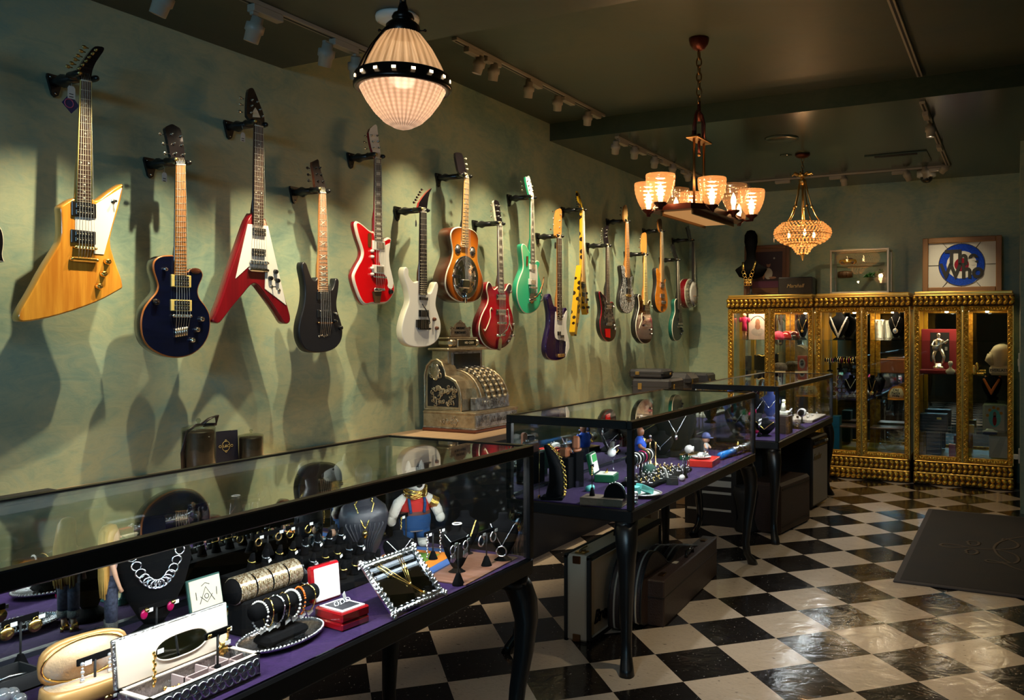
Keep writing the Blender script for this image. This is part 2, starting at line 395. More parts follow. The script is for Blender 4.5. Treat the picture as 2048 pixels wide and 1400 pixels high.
spot('white spotlight between the crystal chandelier and the ceiling vent', 1688, 362, Y=8.10, tgt=(-1.35, 8.5, .8), power=22, zt=Z3, size=60)
spot('white spotlight left of the dome camera', 1815, 352, Y=8.10, tgt=(-.4, 8.7, 1.6), power=20, zt=Z3, size=60)
spot('white spotlight in front of the dome camera', 1851, 345, Y=8.10, tgt=(-.5, 8.7, 1.0), power=20, zt=Z3, size=60)
spot('white spotlight at the corner where two tracks meet', 1889, 337, Y=8.05, tgt=(-1.6, 8.6, 1.9), power=14, zt=Z3, size=60)
spot('white spotlight on the short right track', 1861, 262, -.545, tgt=(-.6, 6.2, 0), power=40, zt=Z3)
spot('added white track spotlight, out of view above the right side', 1690, -60, -.545, tgt=(-.75, 3.9, 0), power=75, zt=Z2)  # added head outside the frame, gives the floor warm light from the right
# ------------------------------------------------------------ display cases
CX0, CX1 = -2.055, -1.432          # back and front planes of all three cases
DECK = .69; TOP = 1.060
M('dark_front', (.03, .035, .05), .5); M('dark_rail', (.02, .022, .03), .25); M('led', (.93, .96, 1), .5, emit=9)
def leg_pts(sx, sy):
    # cabriole profile: knee swells outward, foot sweeps out; d = outward distance
    return [(0.63, .0, .044), (.60, .012, .046), (.55, .026, .044), (.48, .034, .037), (.38, .028, .031), (.26, .012, .026), (.14, .002, .022), (.07, .012, .022), (.03, .035, .027), (.0, .045, .030)]
def show_case(label, y0, y1, wide_end=False, posts_front=True):
    t = thing('display_case', label, 'display case', ((CX0 + CX1) / 2, (y0 + y1) / 2, 0))
    m = MB(); m.bb(CX0, CX1, y0, y1, .632, DECK - .004, 'black_paint', .006); m.build('table_frame', t, True)
    m = MB(); m.bb(CX0 + .012, CX1 - .012, y0 + .012, y1 - .012, DECK - .004, DECK, 'purple_velvet'); m.build('velvet_deck', t, True)
    for sx in (0, 1):
        for sy in (0, 1):
            x = (CX0 + .05, CX1 - .05)[sx]; y = (y0 + .05, y1 - .05)[sy]
            ux, uy = (-1, 1)[sx] * .45, (-1, 1)[sy] * .9
            m = MB(); m.loft([(z, r, r, x + ux * d * 1.5, y + uy * d * 1.5) for (z, d, r) in leg_pts(0, 0)][::-1], 'black_gloss' if sy == 0 and not sx else 'black_paint', 14, pw=.75)
            m.cyl((x, y, .60), (x, y, .635), .05, 'black_paint', 12); m.build('leg', t, True)
    w = .026
    m = MB()
    for x in (CX0 + w / 2, CX1 - w / 2): m.bb(x - w / 2, x + w / 2, y0, y1, TOP - .036, TOP, 'black_paint', .003)
    for y in (y0 + w / 2, y1 - w / 2): m.bb(CX0 + w, CX1 - w, y - w / 2, y + w / 2, TOP - .036, TOP, 'black_paint', .003)
    for x in (CX0 + w / 2, CX1 - w / 2):
        for y in (y0 + w / 2, y1 - w / 2): m.bb(x - w / 2, x + w / 2, y - w / 2, y + w / 2, DECK - .004, TOP - .036, 'black_paint', .002)
    m.build('upper_frame', t, True)
    MB().bb(CX0 + w, CX1 - w, y0 + w, y1 - w, TOP - .008, TOP - .003, 'case_glass').build('top_glass', t, True)
    MB().bb(CX1 - .012, CX1 - .008, y0 + w, y1 - w, DECK, TOP - .036, 'case_glass').build('front_glass', t, True)
    for y in (y0 + .010, y1 - .010): MB().bb(CX0 + w, CX1 - w, y - .002, y + .002, DECK, TOP - .036, 'case_glass').build('end_glass', t, True)
    MB().bb(CX0 + .016, CX0 + .020, y0 + w, y1 - w, DECK + .012, TOP - .036, 'mirror').build('mirror_door', t, True)
    MB().bb(CX0 + .014, CX0 + .030, y0 + w, y1 - w, DECK, DECK + .012, 'dark_rail').build('door_rail', t, True)
    # the case's own lighting strip under the front rail
    m = MB(); m.bb(CX1 - w - .012, CX1 - w + .002, y0 + .05, y1 - .05, TOP - .030, TOP - .018, 'white_track'); st = m.build('light_strip', t, True)
    m = MB(); m.bb(CX1 - w - .010, CX1 - w - .002, y0 + .06, y1 - .06, TOP - .0325, TOP - .0305, 'led'); m.build('diffuser', st, True)
    l = light('case_strip_light', 'AREA', (CX1 - w - .03, (y0 + y1) / 2, TOP - .040), 8.5, (.95, .97, 1), (CX1 - .26, (y0 + y1) / 2, DECK), shape='RECTANGLE', size=y1 - y0 - .14, size_y=.015)
    l.rotation_euler = (0, R(32), 0); l.data.size, l.data.size_y = .015, y1 - y0 - .14
    return t

C1 = show_case('nearest glass case, cut off by the left edge, full of bracelets and dolls', .52, 2.375)
C2 = show_case('middle glass case on curved black legs with the chain bust at its end', 3.165, 5.00)
C3 = show_case('farthest glass case on curved black legs before the gilt cabinets', 5.56, 7.42)

# tan counter along the wall
t = thing('wall_counter', 'tan topped counter running along the guitar wall behind the cases', 'counter', (-2.98, 3.6, 0))
MB().bb(XW + .002, -2.69, .3, 8.45, .795, .835, 'tan_wood', .004).build('worktop', t, True)
MB().bb(XW + .002, -2.72, .3, 8.45, 0, .795, 'dark_front').build('counter_front', t, True)

# ------------------------------------------------------------ guitars
M('hanger_black', (.006, .006, .007), .3); M('string_metal', (.7, .66, .56), .5, 1); M('fret_metal', (.6, .55, .42), .55, 1)
M('rosewood', (.045, .022, .014), .45, var=(8, (.075, .035, .02), (1, 6, .6))); M('ebony', (.014, .010, .010), .4); M('maple', (.50, .20, .045), .35, var=(6, (.42, .16, .035), (1, 6, .5)))
M('pale_maple', (.55, .33, .13), .35); M('roasted_maple', (.36, .15, .06), .4); M('pearl', (.75, .73, .66), .25); M('pearl_white', (.82, .80, .76), .22, coat=.5)
M('pickup_black', (.010, .010, .011), .3); M('pickup_cream', (.75, .58, .18), .4); M('pole_gold', (.8, .7, .5), .3, 1)
M('grain_yellow', (.80, .37, .045), .22, coat=.8, var=(7, (.56, .20, .022), (1, 4.5, .35)))
M('yellow_side', (.42, .20, .03), .3, coat=.5)
M('deep_blue', (.002, .0045, .026), .15, coat=1, var=(10, (.0015, .003, .014), (1, .6, 6))); M('amber_edge', (.30, .10, .02), .3); M('near_black', (.008, .006, .008), .2, coat=.7)
M('cherry', (.22, .004, .010), .25, coat=.6, var=(4, (.12, .003, .008), (1, 4, .4))); M('plum_black', (.030, .002, .004), .3); M('satin_black', (.004, .0045, .008), .42)
M('gloss_red', (.62, .004, .008), .1, coat=1); M('pure_white', (.80, .79, .76), .2, coat=.7); M('ivory', (.70, .66, .52), .4); M('white_edge', (.62, .57, .50), .35)
M('seafoam', (.03, .50, .27), .14, coat=1); M('seafoam_side', (.012, .27, .15), .2, coat=.6); M('purple_gloss', (.012, .003, .045), .1, coat=1); M('orange_flame', (.75, .26, .02), .25, coat=.6, var=(14, (.62, .18, .012), (1, 1, 3)))
M('green_satin', (.006, .020, .016), .35, coat=.3); M('green_side', (.005, .085, .062), .3, coat=.5); M('red_side', (.20, .004, .01), .25, coat=.6); M('mahogany', (.10, .028, .012), .3, coat=.5, var=(3, (.07, .018, .008), (1, 6, .5)))
M('dull_gold', (.55, .40, .14), .4, 1); M('tag_white', (.6, .6, .57), .7); M('dark_walnut', (.09, .045, .018), .4, var=(6, (.05, .024, .010), (1, 4, .5)))
M('tag_navy', (.02, .03, .12), .5); M('tag_pink', (.5, .1, .2), .5); M('hole_dark', (.01, .01, .01), .5); M('screen_mesh', (.25, .25, .26), .5, .8)
def burst(name, inner, mid, edge, r0=.22, r1=.40, r2=.5):
    m, N, L, b = nt(name); t = N.new('ShaderNodeTexCoord'); sp = N.new('ShaderNodeSeparateXYZ'); L.new(t.outputs['Generated'], sp.inputs[0])
    def sub(o):
        a = N.new('ShaderNodeMath'); a.operation = 'SUBTRACT'; L.new(sp.outputs[o], a.inputs[0]); a.inputs[1].default_value = .5; p = N.new('ShaderNodeMath'); p.operation = 'MULTIPLY'; L.new(a.outputs[0], p.inputs[0]); L.new(a.outputs[0], p.inputs[1]); return p
    s = N.new('ShaderNodeMath'); s.operation = 'ADD'; L.new(sub('Y').outputs[0], s.inputs[0]); L.new(sub('Z').outputs[0], s.inputs[1]); q = N.new('ShaderNodeMath'); q.operation = 'SQRT'; L.new(s.outputs[0], q.inputs[0])
    L.new(ramp(N, L, q.outputs[0], [(0, inner), (r0, inner), (r1, mid), (r2, edge)]), b.inputs['Base Color']); b.inputs['Roughness'].default_value = .13; b.inputs['Coat Weight'].default_value = .8
burst('tobacco_burst', (.85, .33, .03), (.50, .12, .01), (.02, .006, .004), .2, .42, .54)
burst('cherry_burst', (.50, .004, .02), (.30, .003, .012), (.012, .001, .003), .2, .40, .50)
burst('dark_cherry_burst', (.03, .001, .003), (.015, .001, .002), (.006, .003, .004), .05, .3, .5)
def sparkle(name, c1, c2, scale, metal=.6):
    m, N, L, b = nt(name); v = N.new('ShaderNodeTexVoronoi'); v.inputs['Scale'].default_value = scale; L.new(coord(N, L), v.inputs[0])
    sp = N.new('ShaderNodeSeparateColor'); L.new(v.outputs['Color'], sp.inputs[0]); L.new(ramp(N, L, sp.outputs[0], [(.2, c1), (.8, c2)]), b.inputs['Base Color']); b.inputs['Metallic'].default_value = metal; b.inputs['Roughness'].default_value = .25
sparkle('silver_sparkle', (.12, .13, .14), (.75, .8, .85), 110); sparkle('tortoise', (.015, .012, .012), (.10, .085, .075), 60, .3)

def Z(o, pts): ox, oy, s = o; return [(ox + x / s, oy + y / s) for x, y in pts]
def outline_body(parent, P, xf, t, r, mats, name='body'):
    front, side, bind = mats
    n = len(P); A = sum(P[i].y * P[(i + 1) % n].z - P[(i + 1) % n].y * P[i].z for i in range(n)); sg = 1 if A > 0 else -1
    nr = []
    for i in range(n):
        d = P[(i + 1) % n] - P[i - 1]; d.x = 0
        if d.length < 1e-9: d = V((0, 0, 1))
        d.normalize(); nr.append(V((0, -d.z, d.y)) * sg)          # inward normal
    def ringv(x, ins): return [V((x, p.y + q.y * ins, p.z + q.z * ins)) for p, q in zip(P, nr)]
    rings = [ringv(xf, r), ringv(xf - r * .3, r * .3), ringv(xf - r, 0), ringv(xf - t + r, 0), ringv(xf - t, r)]
    m = MB(); vs = sum(rings, []); cap = list(range(n))
    if sg < 0: cap = cap[::-1]
    m.add(vs, [], front)
    o = 0
    def q(k, mat, smooth=True):
        i = m._mi(mat)
        for a in range(n):
            b_ = (a + 1) % n; f = [k * n + a, (k + 1) * n + a, (k + 1) * n + b_, k * n + b_]
            if sg < 0: f = f[::-1]
            m.f.append(f); m.m.append(i); m.s.append(smooth)
    i0 = m._mi(front); m.f.append(cap); m.m.append(i0); m.s.append(False)
    q(0, bind or front); q(1, bind or side); q(2, side); q(3, side)
    m.f.append([4 * n + k for k in (cap[::-1])]); m.m.append(m._mi(side)); m.s.append(False)
    return m.build(name, parent, True)
def flat(parent, name, pts, x, th, mat, smooth=0):
    P = [UX(a, b, x) for a, b in pts]
    if smooth: P = chaikin(P, smooth)
    return MB().prism(P, (-th, 0, 0), mat).build(name, parent, True)
def guitar(label, body, xf=-3.08, t=.045, mats=('deep_blue', 'near_black', None), fb=None, fbmat='rosewood', neck='rosewood', inlay='dots', nf=22,
           head=None, hm=('near_black', 'near_black'), posts=(), buttons=(), bmat='nickel', pmat='nickel', pick=(), bridge=None, brm='chrome', tails=(), knobs=(), km='black_gloss', guard=None, gm='pearl_white',
           ns=6, smooth=2, r=.006, extra=None, kind='electric_guitar', cat='guitar', gsm=1, binding=None, strings_to=None, hk=.25, bz=None):
    P = [UX(a, b, xf) for a, b in body]
    if smooth: P = chaikin(P, smooth)
    nut = [UX(*fb[0], xf + .006), UX(*fb[1], xf + .006)]; end = [UX(*fb[2], xf + .008), UX(*fb[3], xf + .008)]
    c = sum(P, V()) / len(P)
    T = thing(kind, label, cat, (xf - t / 2, c.y, min(p.z for p in P)))
    outline_body(T, P, xf, t, r, mats)
    # neck: rounded back behind the fretboard
    nz = (nut[0].z + nut[1].z) / 2
    m = MB(); secs = []
    topz = max(p.z for p in P)
    for k in range(9):
        f = k / 8; z = nz + (min(end[0].z, end[1].z) + .01 - nz) * f
        yc = (nut[0].y + nut[1].y) / 2 * (1 - f) + (end[0].y + end[1].y) / 2 * f; hw = ((nut[1].y - nut[0].y) * (1 - f) + (end[1].y - end[0].y) * f) / 2
        dp = .017 + .006 * f + (.016 if z < topz + .03 else 0)
        secs.append([V((xf + .003 - dp * ms(PI * a / 8), yc - hw * mc(PI * a / 8), z)) for a in range(9)])
    vs = sum(secs, []); fs = [(i * 9 + a, i * 9 + a + 1, (i + 1) * 9 + a + 1, (i + 1) * 9 + a) for i in range(8) for a in range(8)]
    fs += [tuple(range(9)), tuple(72 + a for a in range(9))[::-1]] + [(i * 9, (i + 1) * 9, (i + 1) * 9 + 8, i * 9 + 8) for i in range(8)]
    m.add(vs, fs, neck, True); m.build('neck', T, True)
    # fretboard with its frets and inlays
    m = MB(); m.prism([nut[0], nut[1], end[1], end[0]], (-.005, 0, 0), fbmat)
    if binding: 
        for a, b in ((nut[0], end[0]), (nut[1], end[1])): m.tube([a, b], .0022, binding, 4)
    Ls = (nz - (end[0].z + end[1].z) / 2); tot = 1 - 2 ** (-nf / 12)
    def at(f, s): return (nut[0].lerp(nut[1], s)).lerp(end[0].lerp(end[1], s), f)
    fr = [(1 - 2 ** (-k / 12)) / tot for k in range(nf + 1)]
    for k in range(0, nf + 1):
        a, b = at(min(fr[k], .995), 0.02), at(min(fr[k], .995), .98)
        m.tube([a + V((.0008, 0, 0)), b + V((.0008, 0, 0))], .0011 if k else .003, 'fret_metal' if k else 'pearl', 4)
    for k in ((1, 3, 5, 7, 9, 12, 15, 17, 19, 21) if inlay == 'blocks' else (3, 5, 7, 9, 12, 15, 17, 19, 21)):
        if k > nf or not inlay: continue
        f = (fr[k] + fr[k - 1]) / 2; h = (fr[k] - fr[k - 1]) * .3
        if inlay == 'blocks': m.prism([at(f - h, .2) + V((.0008, 0, 0)), at(f - h, .8) + V((.0008, 0, 0)), at(f + h, .8) + V((.0008, 0, 0)), at(f + h, .2) + V((.0008, 0, 0))], (-.001, 0, 0), 'pearl')
        elif inlay == 'cross':
            for s0, s1 in ((.25, .75), (.75, .25)): m.tube([at(f - h, s0) + V((.001, 0, 0)), at(f + h, s1) + V((.001, 0, 0))], .0014, 'pearl', 4)
        else:
            for s0 in ((.5,) if k != 12 else (.22, .78)): c_ = at(f, s0); m.cyl(c_, c_ + V((.0012, 0, 0)), .0034, 'pearl', 10)
    m.build('fretboard', T, True)
    tp = None
    if head:
        HP = [UT(a, b, xf + .003, nz, hk) for a, b in head]; HP = chaikin(HP, 1)
        hn = V((1, 0, hk)).normalized()
        m = MB(); m.prism(HP, -hn * .015, hm[0], hm[1]); H = m.build('headstock', T, True)
        for i, (a, b) in enumerate(posts):
            p = UT(a, b, xf + .003, nz, hk); m = MB(); m.cyl(p, p + hn * .004, .0055, pmat, 10); m.cyl(p, p + hn * .012, .003, pmat, 8); m.build('tuning_post', H, True)
        for (a, b) in buttons:
            p = UT(a, b, xf + .003, nz, hk) - hn * .012; s_ = -1 if a < sum(h[0] for h in head) / len(head) else 1
            m = MB(); m.ball(p, (.004, .009, .007), bmat, 10, 6); m.cyl(p, p - V((0, s_ * .016, 0)), .0022, bmat, 6); m.build('tuning_button', H, True)
    for (x0, y0, x1, y1, st) in pick:
        q = [UX(x0, y0, xf), UX(x1, y0, xf), UX(x1, y1, xf), UX(x0, y1, xf)]; cy = (q[0].y + q[1].y) / 2; w = abs(q[1].y - q[0].y); zt = (q[0].z + q[1].z) / 2; zb = (q[2].z + q[3].z) / 2; h = zt - zb; cz = (zt + zb) / 2
        m = MB(); ring_m = {'cream': 'pickup_cream', 'black': 'pickup_black', 'chrome': 'chrome', 'white': 'pearl_white', 'none': 'pickup_black', 'emg': 'pickup_black'}[st]
        if st != 'none': m.box((xf + .003, cy, cz), (.008, w, h), ring_m, .002)
        iw = .72 if st in ('cream', 'black', 'white', 'emg') else 1
        if st in ('chrome', 'white'): m.box((xf + .007, cy + (w * .1 if st == 'white' else 0), cz), (.008, w * iw * .85, h * .72), 'nickel' if st == 'white' else 'chrome', .003)
        elif st == 'emg': m.box((xf + .007, cy, cz), (.008, w * iw, h * .86), 'pickup_black', .003)
        else:
            for dz in (-.22, .22): m.box((xf + .007, cy, cz + dz * h), (.009, w * iw, h * .38), 'pickup_black', .002)
        if st in ('cream', 'black', 'none', 'chrome'):
            for dz in (-.22, .22):
                for k in range(6): p = V((xf + .0115, cy + w * iw * (-.4 + .16 * k), cz + dz * h)); m.cyl(p, p + V((.0012, 0, 0)), .0021, 'pole_gold', 6)
        m.build('pickup', T, True)
    bc = None
    if bridge:
        x0, y0, x1, y1 = bridge; a, b = UX(x0, (y0 + y1) / 2, xf), UX(x1, (y0 + y1) / 2, xf); h = (UX(x0, y0, xf).z - UX(x0, y1, xf).z)
        m = MB(); cy = (a.y + b.y) / 2; w = abs(b.y - a.y); cz = (a.z + b.z) / 2; m.box((xf + .008, cy, cz), (.010, w, h * .8), brm, .003)
        for k in range(6): m.box((xf + .0145, cy + w * (-.36 + .144 * k), cz), (.004, w * .08, h * .7), brm if brm != 'chrome' else 'nickel', .001)
        for sy in (-.46, .46): m.cyl((xf - .001, cy + w * sy, cz), (xf + .015, cy + w * sy, cz), .005, brm, 10)
        m.build('bridge', T, True); bc = (cy, w, cz)
    for (x0, y0, x1, y1) in tails:
        a, b = UX(x0, (y0 + y1) / 2, xf), UX(x1, (y0 + y1) / 2, xf); h = UX(x0, y0, xf).z - UX(x0, y1, xf).z; w = abs(b.y - a.y)
        m = MB(); m.box((xf + .009, (a.y + b.y) / 2, (a.z + b.z) / 2), (.013, w, max(h, .012)), brm, .005)
        for sy in (-.48, .48): m.ball((xf + .008, (a.y + b.y) / 2 + w * sy, (a.z + b.z) / 2), (.010, .007, .008), brm, 10, 6)
        m.build('tailpiece', T, True)
    if bc or strings_to:
        cy, w, cz = bc or strings_to; zb_ = cz if bz is None else bz
        for k in range(ns):
            f = (k + .5) / ns if ns > 4 else (k + .5) / ns
            a = nut[0].lerp(nut[1], .1 + .8 * k / (ns - 1)); b = V((xf + .018, cy + w * (-.36 + .72 * k / (ns - 1)), cz))
            pts = [a + V((.003, 0, 0)), b]
            if zb_ < cz - .005: pts.append(V((xf + .010, b.y + (cy - b.y) * .1, zb_)))
            if tp is None and head: 
                hq = HP[0]; pts.insert(0, a + V((-.028 * hk / .25, (0), .11)) if False else a + V((-.008, 0, .03)))
            MB().tube(pts, .00055 + .0001 * (ns - k) * (1 if ns > 4 else 2), 'string_metal', 4).build('string', T, True)
    for kk in knobs:
        p = UX(kk[0], kk[1], xf); rr = kk[2] if len(kk) > 2 else .012; km_ = kk[3] if len(kk) > 3 else km
        m = MB(MT(p) @ MR(R(90), 4, 'Y')); m.lathe([(rr, 0), (rr * .96, .006), (rr * .8, .014), (rr * .7, .016), (0, .0165)], km_, (0, 0, 0), 16); m.build('control_knob', T, True)
    if guard: flat(T, 'pickguard', guard, xf + .0025, .0025, gm, gsm)
    if extra: extra(T, xf)
    return T
def tube_px(T, name, pts, xf, r, mat): return MB().tube([UX(a, b, xf) for a, b in pts], r, mat, 8).build(name, T, True)
def hanger(label, nx, ny, xf, arm_in=(.0,)):
    """wall hanger: plate, arm, yoke; (nx, ny) = pixel of the nut centre"""
    n = UX(nx, ny, xf); z = n.z + .012
    t = thing('guitar_hanger', label, 'hanger', (XW + .004, n.y, z))
    m = MB(); P = [V((XW + .012, n.y + a, z + b)) for a, b in ((-.028, .03), (.028, .03), (.030, .018), (.012, -.045), (0, -.055), (-.012, -.045), (-.030, .018))]
    m.prism(P, (-.011, 0, 0), 'hanger_black')
    for a, b in ((-.018, .018), (.018, .018), (0, -.04)): m.cyl((XW + .012, n.y + a, z + b), (XW + .015, n.y + a, z + b), .004, 'chrome', 8)
    m.build('wall_plate', t, True)
    m = MB(); m.loft([(0, .016, .022, 0, 0), (.03, .017, .024, 0, 0), (.055, .026, .028, 0, 0), (.078, .017, .020, 0, 0), (xf - XW - .055, .017, .020, 0, 0)], 'hanger_black', 12, T=MT(V((XW + .01, n.y, z))) @ MR(R(90), 4, 'Y')); m.build('arm', t, True)
    m = MB()
    m.box((xf - .045, n.y, z), (.022, .085, .026), 'hanger_black', .008)
    for s_ in (-1, 1): m.loft([(0, .011, .010, 0, 0), (.05, .013, .011, 0, 0), (.062, .010, .009, 0, 0), (.068, .004, .004, 0, 0)], 'hanger_black', 10, T=MT(V((xf - .05, n.y + s_ * .034, z))) @ MR(R(90), 4, 'Y'))
    m.build('yoke', t, True)
    m = MB(); m.cyl((xf + .004, n.y - .034, z), (xf + .0205, n.y - .034, z), .0065, 'dull_gold', 10); m.build('badge', t, True)
    return t
def price_tag(label, px, py, X, w=.028, h=.04, mat='tag_white', strl=.05, lines=2):
    p = UX(px, py, X); t = thing('price_tag', label, 'price tag', p)
    m = MB(); a = [(0, h / 2 + .008), (w / 2 - .005, h / 2 + .008), (w / 2, h / 2), (w / 2, -h / 2), (-w / 2, -h / 2), (-w / 2, h / 2), (-w / 2 + .005, h / 2 + .008)]
    m.prism([V((0, u, v)) for u, v in a], (-.0006, 0, 0), mat)
    for k in range(lines): m.bb(.0001, .0006, -w * .3, w * .25, -.004 - .010 * k, -.001 - .010 * k, 'ink')
    m.build('card', t); MB().tube([(0, 0, h / 2), (-.004, .003, h / 2 + strl * .5), (-.012, 0, h / 2 + strl)], .0006, 'tag_white', 4).build('thread', t)
    return t

z = (0, 340, 4.375)
def ex1(T, xf):
    for a, b in ((985, 275),): 
        p = UX(*Z(z, [(a, b)])[0], xf); m = MB(); m.cyl(p, p + V((.018, 0, 0)), .0035, 'black_gloss'); m.cyl(p, p + V((.004, 0, 0)), .009, 'nickel', 12); m.ball(p + V((.02, 0, 0)), .005, 'black_gloss'); m.build('toggle_switch', T, True)
hx = (80, 80, 4.378)
guitar('pointed yellow wood-grain guitar with a white pickguard, farthest left whole one', Z(z, [(672, 240), (640, 250), (560, 300), (528, 322), (538, 400), (540, 600), (500, 680), (380, 870), (280, 1060), (200, 1190), (155, 1285), (175, 1333), (300, 1322), (480, 1282), (680, 1222), (880, 1145), (1060, 1045), (1078, 1030), (1070, 960), (1020, 830), (960, 640), (985, 520), (1030, 370), (1070, 220), (1083, 125), (1065, 122), (960, 190), (870, 262), (830, 268), (805, 245)]),
       mats=('grain_yellow', 'yellow_side', None), smooth=1, fb=Z(hx, [(357, 350), (450, 365)]) + Z(z, [(670, 280), (802, 292)]), neck='yellow_side', binding='pickup_cream',
       head=Z(hx, [(300, 290), (350, 230), (400, 150), (460, 70), (490, 52), (560, 60), (562, 90), (520, 150), (480, 210), (455, 280), (450, 350), (357, 345), (340, 310)]),
       posts=Z(hx, [(338, 252), (368, 220), (397, 187), (425, 153), (455, 122), (484, 90)]), buttons=Z(hx, [(262, 222), (295, 195), (325, 160), (350, 128), (378, 88), (405, 52)]), pmat='dull_gold', bmat='dull_gold',
       pick=[(*Z(z, [(620, 285)])[0], *Z(z, [(835, 412)])[0], 'black'), (*Z(z, [(615, 530)])[0], *Z(z, [(831, 645)])[0], 'black')], bridge=(*Z(z, [(640, 665)])[0], *Z(z, [(828, 700)])[0]), brm='gold_metal',
       tails=[(*Z(z, [(612, 765)])[0], *Z(z, [(838, 805)])[0])], knobs=[(*Z(z, [(932, 803)])[0], .013), (*Z(z, [(897, 910)])[0], .013), (*Z(z, [(858, 1018)])[0], .013)], km='gold_metal', guard=Z(z, [(660, 410), (836, 410), (836, 300), (1068, 155), (910, 738), (828, 732), (828, 545), (660, 530)]), gsm=0, extra=ex1, hk=.2,
       bz=UX(*Z(z, [(720, 785)])[0], -3.08).z)
hanger('black wall hanger holding the pointed yellow guitar', *Z(hx, [(404, 345)])[0], -3.08)
price_tag('white price tag hanging by the yellow guitar headstock', 143, 187, -3.16)
p = UX(140, 208, -3.165); t = thing('guitar_pick_charm', 'small dark blue and pink diamond card hanging under the price tag', 'hang tag', p)
m = MB(); m.prism([V((0, a, b)) for a, b in ((0, .04), (.035, .0), (.005, -.035), (-.03, 0))], (-.001, 0, 0), 'tag_navy'); m.ring((.001, -.004, .002), .016, .0018, 'tag_pink', MR(R(90), 4, 'Y')); m.build('card', t)

z = (270, 480, 5.6); hx = (290, 240, 11.664)
def ex2(T, xf):
    m = MB()
    for k in range(6):
        a, b = UX(*Z(z, [(450 + 24 * k, 990 - 4 * k)])[0], xf), UX(*Z(z, [(450 + 24 * k, 1088 - 4 * k)])[0], xf); m.cyl(a + V((.005, 0, 0)), b + V((.005, 0, 0)), .0042, 'nickel', 8)
    m.build('string_anchors', T, True)
    a = UX(*Z(z, [(678, 345)])[0], xf + .001); MB().ball(a, (.003, .028, .012), 'mahogany', 14, 6).build('cutaway_scoop', T, True)
guitar('dark blue single cutaway guitar with cream ringed pickups', Z(z, [(450, 170), (380, 168), (290, 175), (225, 215), (200, 270), (205, 350), (240, 450), (260, 520), (240, 590), (170, 665), (100, 760), (70, 860), (62, 960), (75, 1080), (120, 1170), (200, 1240), (320, 1300), (450, 1325), (580, 1310), (690, 1260), (780, 1170), (835, 1060), (852, 930), (840, 820), (790, 730), (730, 660), (705, 590), (715, 520), (760, 430), (768, 380), (740, 325), (680, 312), (620, 320), (585, 370)]),
       mats=('deep_blue', 'near_black', 'amber_edge'), r=.005, fb=Z(hx, [(725, 1040), (945, 1045)]) + Z(z, [(447, 395), (583, 400)]), fbmat='maple', neck='near_black', inlay=None,
       head=Z(hx, [(460, 170), (560, 115), (640, 90), (730, 140), (830, 200), (870, 370), (900, 560), (930, 800), (945, 1040), (725, 1030), (600, 860), (560, 640), (520, 430), (480, 270)]), posts=Z(hx, [(615, 335), (665, 555), (700, 785), (830, 385), (850, 590), (890, 810)]), buttons=Z(hx, [(395, 300), (470, 530), (510, 750)]),
       pick=[(*Z(z, [(400, 392)])[0], *Z(z, [(620, 528)])[0], 'cream'), (*Z(z, [(395, 670)])[0], *Z(z, [(628, 797)])[0], 'cream')], bridge=(*Z(z, [(405, 830)])[0], *Z(z, [(615, 870)])[0]), brm='nickel',
       knobs=[(*Z(z, [(733, 885)])[0], .012), (*Z(z, [(683, 1003)])[0], .012), (*Z(z, [(630, 1120)])[0], .012), (*Z(z, [(328, 328)])[0], .009), (*Z(z, [(225, 695)])[0], .014, 'near_black')], km='chrome', extra=ex2, bz=UX(*Z(z, [(500, 985)])[0], -3.08).z)
hanger('black wall hanger holding the dark blue guitar', *Z(hx, [(835, 1030)])[0], -3.08)
price_tag('pale price tag hanging left of the dark blue guitar neck', 329, 356, -3.16, .022, .03)

